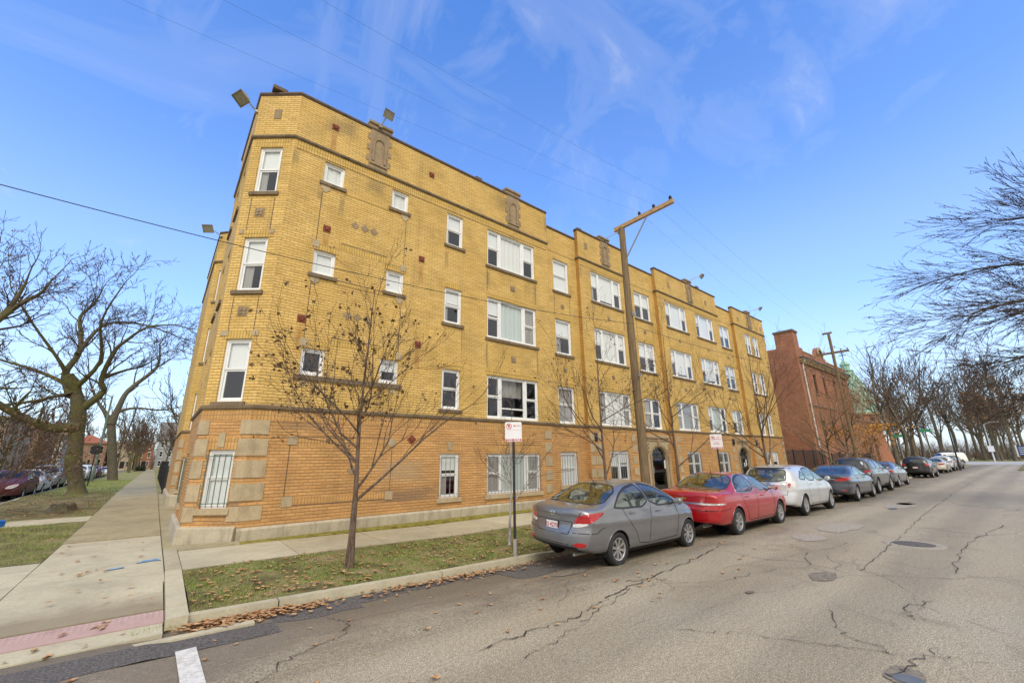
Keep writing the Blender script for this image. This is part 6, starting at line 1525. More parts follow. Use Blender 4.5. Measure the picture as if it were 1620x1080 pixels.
# ------------------------------------------------------------------ trees
class Branches:
    def __init__(s, seed): s.q = random.Random(seed); s.lines = []; s.tips = []
    def grow(s, p, d, L, r, lev, maxlev, spread, up, kids, minr, seg=4, wob=.22, taper=.45, kl=(.45, .75)):
        q = s.q; p = Vector(p); d = Vector(d).normalized(); pts = [p.copy()]; rad = [r]; step = L/seg
        for i in range(seg):
            d = (d + Vector((q.gauss(0, wob), q.gauss(0, wob), q.gauss(0, wob)+up))).normalized(); p = p+d*step; pts.append(p.copy()); rad.append(max(minr, r*(1-(1-taper)*(i+1)/seg)))
        s.lines.append((lev, pts, rad))
        if lev >= maxlev: s.tips.append((pts[-1], d)); return
        n = kids[min(lev, len(kids)-1)]; n = max(1, int(n+q.uniform(-.5, .99)))
        for k in range(n):
            t = .3+.7*(k+q.random())/n; i = min(seg-1, int(t*seg)); f = t*seg-i; b = pts[i].lerp(pts[i+1], min(1, f)); dd = (pts[i+1]-pts[i]).normalized()
            ax = dd.cross(Vector((q.gauss(0, 1), q.gauss(0, 1), q.gauss(0, 1)))).normalized(); a = spread*q.uniform(.6, 1.3)
            nd_ = (dd*math.cos(a)+ax*math.sin(a)).normalized()
            s.grow(b, nd_, L*q.uniform(*kl)*(1.1-.35*t), max(minr, rad[i]*q.uniform(.45, .65)), lev+1, maxlev, spread, up, kids, minr, seg, wob*1.05, taper, kl)
        s.grow(pts[-1], d, L*q.uniform(.5, .7), max(minr, rad[-1]), lev+1, maxlev, spread, up, kids, minr, seg, wob, taper, kl)
    def limb(s, pts, r0, r1, lev, **kw):
        """a hand placed limb with side growth"""
        P = [Vector(p) for p in pts]; fine = []
        for i in range(len(P)-1):
            a, b, c, d = P[max(0, i-1)], P[i], P[i+1], P[min(len(P)-1, i+2)]
            for k in range(4):
                t = k/4; fine.append(.5*((2*b)+(c-a)*t+(2*a-5*b+4*c-d)*t*t+(3*b-a-3*c+d)*t**3))
        fine.append(P[-1]); n = len(fine); rad = [(r0+(r1-r0)*i/(n-1))*(1+kw.get('fl', 0)*max(0, 1-i/5)**2) for i in range(n)]
        s.lines.append((lev, fine, rad))
        return fine, rad
    def sprout(s, fine, rad, n, L, lev, maxlev, spread, up, kids, minr, t0=.3, rel=.5, **kw):
        q = s.q
        for k in range(n):
            t = t0+(1-t0)*(k+q.random())/n; i = min(len(fine)-2, int(t*(len(fine)-1))); dd = (fine[i+1]-fine[i]).normalized()
            ax = dd.cross(Vector((q.gauss(0, 1), q.gauss(0, 1), q.gauss(0, 1)))).normalized(); a = spread*q.uniform(.6, 1.4)
            s.grow(fine[i], dd*math.cos(a)+ax*math.sin(a)+Vector((0, 0, up)), L*q.uniform(.6, 1.2), max(minr, rad[i]*rel), lev, maxlev, spread, up*.4, kids, minr, **kw)
        d = fine[-1]-fine[-2]; s.grow(fine[-1], d, L, max(minr, rad[-1]), lev, maxlev, spread, up*.4, kids, minr, **kw)
    def mesh(s, name, mat, parent, levels, sides):
        V = []; F = []; o = 0
        for lev, pts, rad in s.lines:
            if lev not in levels: continue
            n = sides if lev < 2 else max(3, sides-2) if lev < 3 else 3
            P = np.array([tuple(p) for p in pts]); r = np.array(rad); m = len(P)
            T = np.gradient(P, axis=0); T /= np.linalg.norm(T, axis=1, keepdims=True)+1e-9
            ref = np.array([0, 0, 1.]) if abs(T[0, 2]) < .8 else np.array([1., 0, 0])
            A = np.cross(T, ref); A /= np.linalg.norm(A, axis=1, keepdims=True)+1e-9; B = np.cross(T, A)
            a = np.arange(n)*2*np.pi/n; ring = P[:, None]+r[:, None, None]*(np.cos(a)[None, :, None]*A[:, None]+np.sin(a)[None, :, None]*B[:, None])
            V.append(ring.reshape(-1, 3)); i = np.arange(m-1)[:, None]*n; k = np.arange(n)[None]; k2 = (k+1) % n
            F.append(np.stack([i+k, i+k2, i+n+k2, i+n+k], -1).reshape(-1, 4)+o); o += m*n
        if V: return bulk(name, np.concatenate(V), np.concatenate(F), mat, parent, smooth=True)
    def leaf_mesh(s, name, mat, parent, n, size, bias=None):
        q = s.q; V = []; F = []; tips = [t for t in s.tips if bias is None or bias(t[0])] or s.tips
        for _ in range(n):
            p, d = q.choice(tips); c = p+Vector((q.gauss(0, .05), q.gauss(0, .05), -.02-abs(q.gauss(0, .05)))); z = q.uniform(*size)
            a = Vector((q.gauss(0, 1), q.gauss(0, 1), q.gauss(-.4, .7))).normalized(); b = a.cross(Vector((q.gauss(0, 1), q.gauss(0, 1), q.gauss(0, 1)))).normalized(); e = a.cross(b)*q.uniform(-.5, .5)
            o = len(V); V += [c, c+a*z*.5+b*z*.42+e*z, c+a*z*1.0+e*z*.3, c+a*z*.5-b*z*.42+e*z*.8]; F += [(o, o+1, o+2), (o, o+2, o+3)]
        return bulk(name, [tuple(v) for v in V], F, mat, parent)

def flare(P0, r, n=7):
    return None
GS = 'young street trees on the verge'
def young_tree(name, label, at, seed, H, fork, r0, spread, barkm='bark_young', twigm='twig_brown', leaves_=0, leafm='dark_leaf', limbs=6, wide=1.0, size=(.05, .1), bias=None, lean=(0, 0), lev=4, minr=.0035, group=GS, kids=(4, 4, 3, 2)):
    t = thing(name, label, 'tree', at, 0, group); b = Branches(seed); q = b.q
    tr = [(0, 0, -.05), (lean[0]*.3, lean[1]*.3, fork*.5), (lean[0], lean[1], fork), (lean[0]*1.4-.03, lean[1], fork+(H-fork)*.25), (lean[0]*1.2, .02, fork+(H-fork)*.55), (lean[0]*1.3+.05, 0, H*.98)]
    f, r = b.limb(tr, r0, minr*1.6, 0); r[0] = r0*1.28; r[1] = r0*1.12; r[2] = r0*1.04
    for k in range(limbs):
        a = 2*math.pi*k/limbs+q.uniform(-.4, .4); e = q.uniform(.35, .8); i = int(len(f)*(.38+.36*k/limbs)); rr_ = r[i]*.6
        d = Vector((math.cos(a)*wide, math.sin(a)*wide, e)); b.grow(f[i], d, (H-f[i].z)*q.uniform(.40, .55)*spread, rr_, 1, lev, .55, .09, kids, minr, wob=.13)
    b.sprout(f, r, 7, H*.16, 2, lev, .6, .25, kids, minr, t0=.6)
    b.mesh('trunk', barkm, t, (0, 1), 9); b.mesh('twigs', twigm, t, (2, 3, 4, 5), 5)
    if leaves_: b.leaf_mesh('leaves', leafm, t, leaves_, size, bias)
    return t
young_tree('street_tree', 'young bare street tree with curled dead leaves, first on the near verge', (3.02, 8.3, vz(3.02, 8.3)), 11, 5.5, 1.3, .072, .98, leaves_=520, limbs=11, wide=.95, kids=(5, 5, 3, 2), bias=lambda p: p.x < .1 or random.Random(int(p.x*999)).random() < .3)
young_tree('street_tree', 'thin whitewashed sapling with reddish twigs beside the black sign post', (6.62, 8.16, vz(6.62, 8.16)), 5, 3.1, .95, .036, .95, 'bark_pale', 'twig_brown', limbs=7, wide=.75, minr=.003, lean=(.06, 0), lev=3)
young_tree('street_tree', 'young bare street tree just left of the tall wooden utility pole', (10.5, 8.35, vz(10.5, 8.35)), 23, 6.0, 1.55, .07, 1.0, leaves_=260, limbs=7, wide=.9, size=(.04, .08))
young_tree('street_tree', 'bare street tree right of the wooden pole, in front of the first arched door', (14.7, 8.4, vz(14.7, 8.4)), 31, 6.6, 1.75, .078, .95, leaves_=220, limbs=7, wide=.8, size=(.04, .08))
young_tree('street_tree', 'multi stemmed bare street tree at the far end of the yellow building', (22.9, 8.4, vz(22.9, 8.4)), 44, 7.6, 1.4, .10, 1.15, leaves_=60, limbs=8, wide=.6, size=(.05, .08))
young_tree('street_tree', 'twiggy tawny street tree left of the white drainpipe of the red building', (33.5, 8.5, .08), 51, 7.2, 1.2, .10, 1.2, 'bark_grey', 'twig_orange', limbs=10, wide=.9, minr=.006, kids=(5, 5, 3, 2))
young_tree('street_tree', 'tawny street tree in front of the red building facade', (38.6, 8.6, .08), 58, 7.4, 1.2, .11, 1.3, 'bark_grey', 'twig_orange', limbs=11, wide=1.0, minr=.006, kids=(5, 5, 3, 2))
young_tree('street_tree', 'street tree holding on to bright orange leaves beside the second wooden pole', (45.5, 8.6, .08), 63, 5.6, 1.1, .10, 1.2, 'bark_grey', 'twig_orange', leaves_=700, leafm='orange_leaf', limbs=10, wide=1.0, size=(.12, .2), minr=.006, kids=(4, 5, 3, 2), bias=lambda p: p.z < 4.3)

# the old mossy tree on the left verge, limbs placed one by one
t = thing('old_tree', 'massive mossy tree with a swollen trunk on the side verge', 'tree', (0, 0, 0)); t.location = (-2.95, 33.0, .36); t.scale = (.885, .885, .885)
b = Branches(9); O = Vector((3.3, -37.5, -.2)); AD = lambda l, dy=0: [Vector(p)+O+Vector((0, dy*i/max(1, len(l)-1), 0)) for i, p in enumerate(l)]
KW = dict(seg=4, wob=.2)
f, r = b.limb(AD([(-3.25, 37.5, .1), (-3.3, 37.5, .6), (-3.75, 37.5, 2.2), (-3.85, 37.5, 3.4), (-4.05, 37.4, 5.0), (-4.45, 37.4, 6.4), (-5.0, 37.3, 7.3)]), .62, .28, 0)
for i in range(len(r)): r[i] = .66*[1.25, 1.0, .82, .68, .6, .57, .56, .57, .6, .6, .57, .55, .53, .52, .52, .54, .56, .55, .5, .46, .42][i] if i < 21 else .42-.03*(i-20)
for l, dy, r0, r1, n, L in (
    ([(-4.1, 37.4, 5.2), (-3.2, 37.5, 6.4), (-3.4, 37.5, 7.2), (-3.1, 37.5, 9.0), (-2.7, 37.6, 9.7), (-1.8, 37.7, 10.8), (-.5, 37.8, 11.2)], -1.5, .30, .06, 11, 2.4),
    ([(-4.6, 37.4, 6.2), (-5.1, 37.3, 7.4), (-4.8, 37.4, 8.7), (-4.9, 37.4, 9.9), (-5.2, 37.3, 11.2), (-4.8, 37.4, 12.2), (-4.6, 37.4, 13.2)], .8, .32, .05, 12, 2.3),
    ([(-4.8, 37.4, 8.7), (-4.4, 37.4, 10.2), (-3.9, 37.4, 11.1), (-3.0, 37.5, 11.5), (-1.7, 37.7, 11.6), (-.3, 37.8, 11.3)], 2, .17, .05, 10, 2.2),
    ([(-4.9, 37.3, 7.2), (-5.5, 37.3, 8.2), (-6.8, 37.2, 10.0), (-7.8, 37.1, 11.6)], -2, .18, .04, 8, 2.3),
    ([(-4.6, 37.3, 6.4), (-5.3, 37.3, 7.0), (-6.6, 37.2, 7.6), (-7.9, 37.1, 8.0), (-9.6, 37, 8.6)], 1.5, .22, .05, 9, 2.2),
    ([(-3.9, 37.4, 4.2), (-5.0, 37.4, 4.1), (-5.8, 37.3, 4.4), (-6.8, 37.2, 5.0), (-7.6, 37.1, 5.6), (-8.8, 37.0, 6.5)], -1.2, .42, .2, 6, 1.8),
    ([(-4.3, 37.4, 5.9), (-5.0, 37.4, 6.1), (-6.0, 37.3, 5.7), (-7.2, 37.3, 5.4)], .6, .2, .1, 5, 1.6),
    ([(-4.6, 37.4, 6.4), (-3.6, 37.2, 8.2), (-3.9, 37, 10.5), (-3.2, 36.6, 12.8)], -2.5, .2, .04, 9, 2.3),
    ([(-3.3, 37.5, 7.4), (-2.4, 37.3, 8.0), (-1.6, 37.1, 8.4), (-.9, 37, 9.3)], 1, .14, .04, 7, 1.8)):
    ff, rf = b.limb(AD(l, dy), r0*.64, r1*.66, 1, fl=.55); b.sprout(ff, rf, n, L*.74, 2, 5, .65, .06, (4, 3, 3, 3, 3), .0105, t0=.25, rel=.42, **KW)
b.mesh('trunk', 'bark_moss', t, (0, 1), 14); b.mesh('branches', 'bark_moss', t, (2, 3), 6); b.mesh('twigs', 'twig_grey', t, (4, 5), 3)
# second leaning tree further along the verge
t = thing('old_tree', 'leaning grey tree with a forked trunk farther along the side verge', 'tree', (-2.95, 59.5, .36)); t.scale = (.88, .88, .88); b = Branches(14); O = Vector((3.3, -68, -.2))
f, r = b.limb(AD([(-3.2, 68, .0), (-3.3, 68, .6), (-4.0, 68, 4.2), (-4.5, 68, 6.6)]), .5, .36, 0); r[0] = .85; r[1] = .68; r[2] = .55
for l, r0, r1, n, L in (([(-4.5, 68, 6.5), (-4.2, 68, 8.4), (-3.7, 68, 10.5), (-2.0, 68.1, 12.9), (-1.5, 68.1, 14.2), (-1.7, 68.1, 16)], .34, .09, 7, 2.8), ([(-4.5, 68, 6.5), (-5.3, 67.9, 7.9), (-6.2, 67.9, 9.2), (-7, 67, 11)], .26, .08, 8, 3), ([(-4.1, 68, 8.0), (-2.7, 68.1, 8.5), (-.4, 68.2, 8.4), (1.2, 68, 8.8)], .16, .05, 6, 2.2)):
    ff, rf = b.limb(AD(l), r0, r1, 1, fl=.4); b.sprout(ff, rf, n, L, 2, 4, .65, .12, (3, 3, 3, 3), .018, t0=.35, rel=.4, **KW)
b.mesh('trunk', 'bark_grey', t, (0, 1), 12); b.mesh('twigs', 'twig_grey', t, (2, 3, 4), 4)
# tree standing out of frame on the far left: only its crown reaches in
t = thing('old_tree', 'tree at the left edge whose bare limbs reach into the picture', 'tree', (-7.6, 26, .2)); b = Branches(21); O = Vector((7.6, -26, -.2))
f, r = b.limb(AD([(-7.6, 26, .0), (-7.4, 26, 2), (-7.2, 26.3, 4.3), (-7.0, 26.5, 6.0)]), .36, .24, 0)
for l, r0, r1, n, L in (([(-7.0, 26.5, 6.0), (-6.3, 27, 7.6), (-5.9, 27, 8.6), (-5.7, 27, 9.8)], .2, .04, 9, 1.8), ([(-6.6, 27, 7.0), (-5.7, 27, 8.7), (-5.2, 27.1, 9.4), (-5.0, 27.2, 10.2)], .12, .03, 8, 1.5), ([(-7, 26.5, 6), (-7.2, 26, 8.0), (-6.9, 26.4, 10.2)], .18, .04, 8, 1.8), ([(-7.2, 26.3, 4.4), (-6.4, 27, 4.6), (-5.7, 27.1, 5.0), (-5.0, 27.2, 5.1)], .12, .03, 5, 1.1)):
    ff, rf = b.limb(AD(l), r0, r1, 1, fl=.4); b.sprout(ff, rf, n, L*.8, 2, 5, .6, .1, (4, 3, 3, 2), .008, t0=.25, rel=.42, **KW)
b.mesh('trunk', 'bark_moss', t, (0, 1), 10); b.mesh('twigs', 'twig_grey', t, (2, 3, 4, 5), 4); b.leaf_mesh('leaves', 'dry_leaf', t, 260, (.06, .12))
# twiggy shrub with withered leaves in front of the maroon car
t = thing('shrub', 'twiggy shrub with withered brown leaves at the left edge', 'shrub', (-4.6, 22.4, .2)); b = Branches(8)
for k in range(13):
    a = k*.5; b.grow((.15*math.cos(a), .15*math.sin(a), 0), (math.cos(a)*.55+.1, math.sin(a)*.5, 1.1), 2.1, .022, 1, 4, .5, .02, (4, 4, 3), .005, wob=.16)
b.mesh('stems', 'twig_brown', t, (1, 2, 3, 4), 4); b.leaf_mesh('leaves', 'brown_hedge_leaf', t, 1500, (.05, .11))
# cut stump and tree pit litter
t = thing('tree_stump', 'low dark rotting stump on the bare verge before the mossy tree', 'stump', (-2.35, 23.4, .24)); mb = MB()
mb.lathe([(0, .22), (.14, .24), (.24, .27), (.31, .25), (.34, .16), (.40, .05), (.55, -.06)], 22); mb.v = [(x*(1+.16*math.sin(3*math.atan2(y, x))), y*(1+.12*math.sin(5*math.atan2(y, x))), z*(1+.18*math.sin(4*math.atan2(y, x)+1))) for x, y, z in mb.v]
mb.build('stump_wood', 'bark_grey', t, smooth=True)
mb = MB(); mb.box(-.09, .09, -.06, .06, 0, .14); mb.box(-.05, .07, -.055, .055, .14, .17); o = mb.build('litter_bag', 'blue_plastic'); o.location = (-3.15, 19.5, .215); o.rotation_euler = (0.2, 0, .5); tag(o, 'small bright blue scrap of litter at the edge of the carriage walk', 'litter')

def big_tree(seed, H, r0, barkm='bark_grey', twigm='twig_grey', lev=4, minr=.02, spread=.55, wide=.8, fork=.3, kids=(3, 4, 3, 2), leaves_=0, leafm='dry_leaf', limbs=6, upk=.1):
    t = bpy.data.objects.new('park_tree', None); C.objects.link(t); b = Branches(seed); q = b.q
    f, r = b.limb([(0, 0, -.1), (.05, 0, .5), (q.uniform(-.3, .3), q.uniform(-.3, .3), H*fork), (q.uniform(-.5, .5), q.uniform(-.5, .5), H*.6), (q.uniform(-.6, .6), 0, H*.85)], r0, .05, 0); r[0] = r0*1.6; r[1] = r0*1.3; r[2] = r0*1.1
    for k in range(limbs):
        a = 2*math.pi*k/limbs+q.uniform(-.5, .5); i = int(len(f)*(.48+.3*k/limbs)); b.grow(f[i], (math.cos(a)*wide, math.sin(a)*wide, q.uniform(.5, 1.1)), (H-f[i].z)*q.uniform(.4, .55), r[i]*.6, 1, lev, spread, upk, kids, minr, wob=.16)
    b.sprout(f, r, 6, H*.18, 2, lev, .6, .2, kids, minr, t0=.55)
    b.mesh('trunk', barkm, t, (0, 1), 8); b.mesh('twigs', twigm, t, (2, 3, 4, 5), 4)
    if leaves_: b.leaf_mesh('leaves', leafm, t, leaves_, (.15, .3))
    return t
def put(proto, label, at, rz=0, sc=1, group=None, name='park_tree'):
    t = copy_tree(proto) if proto.get('category') else proto
    t.name = name; t.location = at; t.rotation_euler = (0, 0, rz); t.scale = (sc, sc*(1+.25*math.sin(at[0]*7+at[1])), sc*(1+.16*math.sin(at[0]*3+at[1]*5))); tag(t, label, 'tree', group); return t
pa, pb, pc, pd = big_tree(71, 13, .19, minr=.013, wide=.8, fork=.34), big_tree(72, 14, .26, minr=.02, kids=(4, 5, 3, 2), twigm='twig_brown'), big_tree(73, 12, .24, twigm='twig_brown', minr=.022, kids=(4, 4, 4, 2)), big_tree(74, 12, .3, twigm='twig_brown', minr=.02, wide=1.1, fork=.25, leaves_=300, kids=(4, 4, 3, 2)); pe = big_tree(75, 15, .3, minr=.022, wide=.5, fork=.42, kids=(4, 4, 4, 2), twigm='twig_brown')
GR = 'tall bare trees on the kerb beyond the red building'
put(pa, 'tall bare tree beside the church tower, first of the row past the red building', (53.0, 8.3, .08), .4, 1.02, GR)
put(pb, 'bare tree with a forked trunk, second of the row past the red building', (60.0, 8.6, .08), 2.1, .92, GR)
put(pa, 'dark trunked bare tree, third of the row, above the black crossover', (66.5, 8.8, .08), 3.3, .95, GR)
put(pc, 'slender bare tree, fourth of the row, behind the black street lamp', (74, 9.0, .08), 1.1, 1.05, GR)
put(pb, 'wide bare tree at the corner behind the crossovers', (95, 14, .1), 4.4, .95, GR)
GP = 'bare trees in the park beyond the cross street'
prk = random.Random(77)
spots = [(152, 20), (156, 30), (158, 11), (162, 16), (160, 6.5), (166, 4.6), (156, 3.4), (170, 24), (174, 9), (180, 32), (185, 15), (190, 6), (178, 1.5), (196, 22), (205, 12), (200, 38), (210, 28), (215, 3), (168, 42), (222, 18), (230, 34), (186, 48), (240, 9), (205, 54), (235, 50)]
for k in range(34): spots.append((prk.uniform(151, 330), 0))
spots = [(x, y if y else x*prk.uniform(.004, .42)) for x, y in spots]
for i, (x, y) in enumerate(spots):
    put((pd, pc, pb, pe)[i % 4], 'bare winter tree in the park beyond the cross street', (x, y, .06), prk.uniform(0, 6), prk.uniform(1.3, 1.9), GP)
V = []; F = []
for _ in range(9000):
    x = prk.uniform(165, 400); y = x*prk.uniform(-.12, .55); p = Vector((x, y, 0)); h = prk.uniform(1.5, 7.5)*(x/250); d = Vector((prk.gauss(0, .35), prk.gauss(0, .35), 1))*h; w = Vector((prk.gauss(0, 1), prk.gauss(0, 1), 0)).normalized()*.09; o = len(V); V += [tuple(p-w), tuple(p+w), tuple(p+d)]; F.append((o, o+1, o+2))
    for _ in range(3):
        q = p+d*prk.uniform(.3, .9); dd = Vector((prk.gauss(0, 1), prk.gauss(0, 1), prk.uniform(.2, 1.2)))*h*.28; o = len(V); V += [tuple(q-w*.5), tuple(q+w*.5), tuple(q+dd)]; F.append((o, o+1, o+2))
for _ in range(5000):
    y = prk.uniform(196, 300); x = y*prk.uniform(-.5, .12); p = Vector((x, y, 0)); h = prk.uniform(3, 11); d = Vector((prk.gauss(0, .35), prk.gauss(0, .35), 1))*h; w = Vector((1, 0, 0))*.08; o = len(V); V += [tuple(p-w), tuple(p+w), tuple(p+d)]; F.append((o, o+1, o+2))
    for _ in range(4):
        q = p+d*prk.uniform(.3, .95); dd = Vector((prk.gauss(0, 1), prk.gauss(0, 1), prk.uniform(.2, 1.2)))*h*.22; o = len(V); V += [tuple(q-w*.5), tuple(q+w*.5), tuple(q+dd)]; F.append((o, o+1, o+2))
tag(bulk('far_thicket', V, F, 'twig_brown'), 'brown leafless thicket filling the far side of the park and the end of the side street', 'thicket', kind='stuff')
put(pd, 'dark park tree with a bent trunk behind the white pole', (153, 5.3, .06), 1.0, 1.1, GP)
put(pc, 'dark park tree nearest the blue park board', (150.8, 3.2, .06), 2.0, 1.1, GP)
put(pd, 'park tree with rust brown leaves at the right edge', (118, -1.5, .06), 2.6, 1.15, GP)
# the near tree outside the right edge, whose crown hangs over the street
t = thing('overhanging_tree', 'bare tree at the right edge with long branches arching over the street', 'tree', (25, -5.9, 0)); t.scale = (.84, .84, .84); b = Branches(33); O = Vector((-24, 5.6, 0))
f, r = b.limb(AD([(24, -5.6, -.1), (24, -5.6, .6), (24.1, -5.4, 3), (24, -5.1, 6.5), (24, -4.8, 10), (24, -4.6, 13)]), .4, .1, 0)
for l, r0, n, L in (([(24, -5.2, 5.0), (24, -3, 6.6), (23.5, -1.2, 6.7), (22.5, .6, 6.3), (21.5, 1.8, 5.8)], .13, 9, 1.5), ([(24, -5.1, 6.0), (23.8, -3, 8), (23, -1, 8.6), (22.3, 1, 8.6), (21.6, 2.3, 8.2)], .12, 10, 1.5),
        ([(24, -5.1, 6.5), (24.4, -3, 9), (24.2, -1, 10.4), (23.6, .9, 10.8), (23, 2.2, 10.6)], .12, 9, 1.5), ([(24, -4.9, 8.5), (24.5, -3, 11), (24.4, -1.4, 12.6), (24.2, .1, 13.2)], .1, 8, 1.5),
        ([(24, -4.9, 8.5), (23.4, -3.4, 10.4), (22.6, -2.2, 11.6), (22.2, -1.2, 13)], .1, 7, 1.4), ([(24, -5.2, 4.2), (25.5, -3, 5.2), (26.5, -1, 5.2), (27, .4, 5.0)], .1, 8, 1.3),
        ([(24, -5.3, 3.6), (26, -3.4, 4.2), (28, -1.6, 4.0), (30, -.2, 4.0)], .12, 6, 1.3), ([(24, -5.1, 5.6), (22.3, -3, 7), (21.3, -1.2, 7.8), (20.6, .2, 8)], .1, 8, 1.4), ([(24, -5, 7), (25.8, -3, 8.6), (26.6, -1, 9.2), (27, 1, 9)], .1, 8, 1.5)):
    ff, rf = b.limb(AD(l), r0, .018, 1); b.sprout(ff, rf, int(n*3), L*1.15, 2, 5, .40, .015, (5, 4, 3, 2), .0085, t0=.2, rel=.4, seg=4, wob=.075)
b.mesh('trunk', 'bark_grey', t, (0, 1), 9); b.mesh('twigs', 'twig_dark', t, (2, 3, 4, 5), 4); b.leaf_mesh('leaves', 'dark_leaf', t, 2600, (.03, .085))
for k, (x, y, s_) in enumerate(((5, -11.5, .95), (14, -12, 1.0), (25, -13, .9), (-4, -12, 1.0))):
    put((pb, pa)[k % 2], 'bare tree on the other side of the main street, behind the viewpoint', (x, y, 0), k*2.2, s_, 'bare trees on the other side of the main street')
# trees along the side street
qa, qb = big_tree(81, 9, .2, 'bark_moss', 'twig_brown', minr=.03, wide=1.1, fork=.24, kids=(5, 4, 3, 2)), big_tree(82, 12, .3, 'bark_moss', 'twig_brown', minr=.035, wide=.9, kids=(5, 4, 3, 2))
GL = 'trees farther along the side street'
for pr, lb, x, y, rz_, sc in ((qa, 'slim mossy tree on the side verge past the leaning grey tree', -3.4, 112, 0, 1), (qb, 'thick mossy tree on the side verge behind the slim mossy tree', -3.2, 132, 1, 1.05), (qb, 'brown twigged tree at the far end of the side verge', -3.4, 160, 3, 1.1), (qa, 'bare tree far down the side street, left of the roadway', -14.5, 118, 2, 1.5), (qb, 'bare tree across the side street behind the white cars', -15, 84, 4, 1.0), (qa, 'bare tree across the side street before the tiled house', -15.5, 66, 5, 1.3), (qb, 'bare tree across the side street beside the gabled house', -15.5, 50, 2.4, .95)):
    put(pr, lb, (x, y, .2), rz_, sc, GL, 'side_street_tree')
for k, (x, y, sc) in enumerate(((-14.6, 101, 1.2), (-14.8, 140, 1.5), (-3.5, 171, 1.1), (2.5, 150, 1.2), (3.6, 122, 1.3), (-9, 212, 1.9), (-2, 224, 1.9), (6, 215, 1.8), (-7, 150, 1.0), (-3.9, 122, .9), (-16, 216, 2.0), (-24, 210, 2.0), (-15.2, 42, .8), (-31, 62, 1.6), (-32, 84, 1.7), (-31, 110, 1.7), (-34, 47, 1.5))):
    put((qa, qb)[k % 2], 'bare brown tree among the houses along the side street', (x, y, .2), k*1.3, sc, GL, 'side_street_tree')
put(big_tree(83, 10, .17, 'bark_grey', 'twig_grey', minr=.018, fork=.36, wide=.9), 'dark bare tree behind the black iron fence beside the yellow building', (1.9, 47, .3), 1.2, 1.0, GL, 'side_street_tree')
put(qa, 'brown twigged tree in the front gardens beyond the iron fence', (4.5, 72, .3), 1.9, 1.25, GL, 'side_street_tree')
put(qb, 'brown tree in the front gardens near the far houses', (4, 96, .3), .9, 1.0, GL, 'side_street_tree')

# ------------------------------------------------------------------ poles, wires, signs
def pole(label, at, H, r, arms):
    t = thing('utility_pole', label, 'utility pole', at); m = MB(); m.tube([(0, 0, -.3), (.015, 0, H*.25), (-.01, .01, H*.55), (0, 0, H)], [r*.96, r*.88, r*.8, r*.68], 14); m.build('post', 'pole_wood', t, smooth=True)
    arms(t, H, r); return t
def ins(m, p):
    x, y, z = p; m.lathe([(0, .16), (.03, .15), (.05, .11), (.035, .1), (.055, .06), (.03, .05), (.02, 0)], 10, lambda a, b, c: (x+a, y+b, z+c))
def arms1(t, H, r):
    m = MB(); m.box(-.05, .05, -2.0, .3, H-.02, H+.12); m.build('crossarm', 'arm_wood', t)
    m = MB(); m.tube([(0, -1.02, H-.02), (0, -.12, H-1.15)], .028, 6); m.build('brace', 'galvanised', t)
    m = MB()
    for y in (-1.9, -1.3, -.75): ins(m, (0, y, H+.12))
    m.build('insulators', 'black_trim', t, smooth=True)
    m = MB()
    for z, s in ((H*.66, .07), (H*.45, .05)): m.box(-.04, .04, -r-.05, -r+.03, z, z+s*2)
    for k in range(9): m.tube([(.02+r*.9, 0, 1.5+k*.35), (.1+r*.9, -.05, 1.5+k*.35)], .01, 4)
    m.build('hardware', 'galvanised', t)
pole('tall weathered wooden utility pole with a one sided crossarm', (11.42, 7.6, -.02), 9.72, .152, arms1)
def arms2(t, H, r):
    m = MB(); m.box(-.05, .05, -.95, .95, H-1.5, H-1.36); m.build('crossarm', 'pole_wood', t); m = MB(); m.box(-.05, .05, -.2, .35, H-.02, H+.1); m.build('crossarm', 'pole_wood', t)
    m = MB()
    for y in (-.88, -.5, .5, .88): ins(m, (0, y, H-1.36))
    m.build('insulators', 'lamp_housing', t, smooth=True)
pole('farther wooden utility pole with a double crossarm before the red building', (36.2, 7.7, .05), 10.3, .125, arms2)
pole('leaning wooden utility pole far down the street before the park', (101, 13, .05), 9, .15, arms2)
def wire(label, a, b, sag, r=.011, grp='overhead wires'):
    m = MB(); a, b = Vector(a), Vector(b); n = 40
    m.tube([a.lerp(b, k/n)+Vector((0, 0, -4*sag*(k/n)*(1-k/n))) for k in range(n+1)], r, 4, cap=False)
    tag(m.build('overhead_wire', 'cable', uv=False), label, 'wire', grp)
wire('thick low cable crossing in front of the second floor windows to the pole', (-6, 7.4, 5.35), (11.42, 7.42, 6.1), .42, .007)
wire('low cable running on from the pole along the far half of the facade', (11.42, 7.42, 6.0), (36.2, 7.6, 7.6), .45, .007)
wire('upper wire to the outer end of the pole crossarm', (-14, 7.0, 10.4), (11.42, 5.7, 9.98), .5, .002)
wire('upper wire to the middle of the pole crossarm', (-14, 8.4, 10.4), (11.42, 6.3, 9.98), .55, .002)
wire('upper wire to the inner end of the pole crossarm', (-14, 9.6, 10.2), (11.42, 6.85, 9.98), .55, .002)
wire('wire from the outer crossarm end to the far pole', (11.42, 5.7, 9.98), (36.2, 6.3, 9.1), .5, .002)
wire('wire from the middle of the crossarm to the far pole', (11.42, 6.3, 9.98), (36.2, 6.9, 9.1), .5, .002)
wire('wire from the inner crossarm end to the far pole', (11.42, 6.85, 9.98), (36.2, 8.5, 9.1), .5, .002)
for k, (z, y) in enumerate(((9.1, 6.3), (8.9, 9.1), (7.4, 7.7))):
    wire(('upper', 'middle', 'lowest')[k]+' wire crossing the trees to the right of the red building', (36.2, y, z), (101, 12+k, 7.4-.3*k), 1.0, .016)
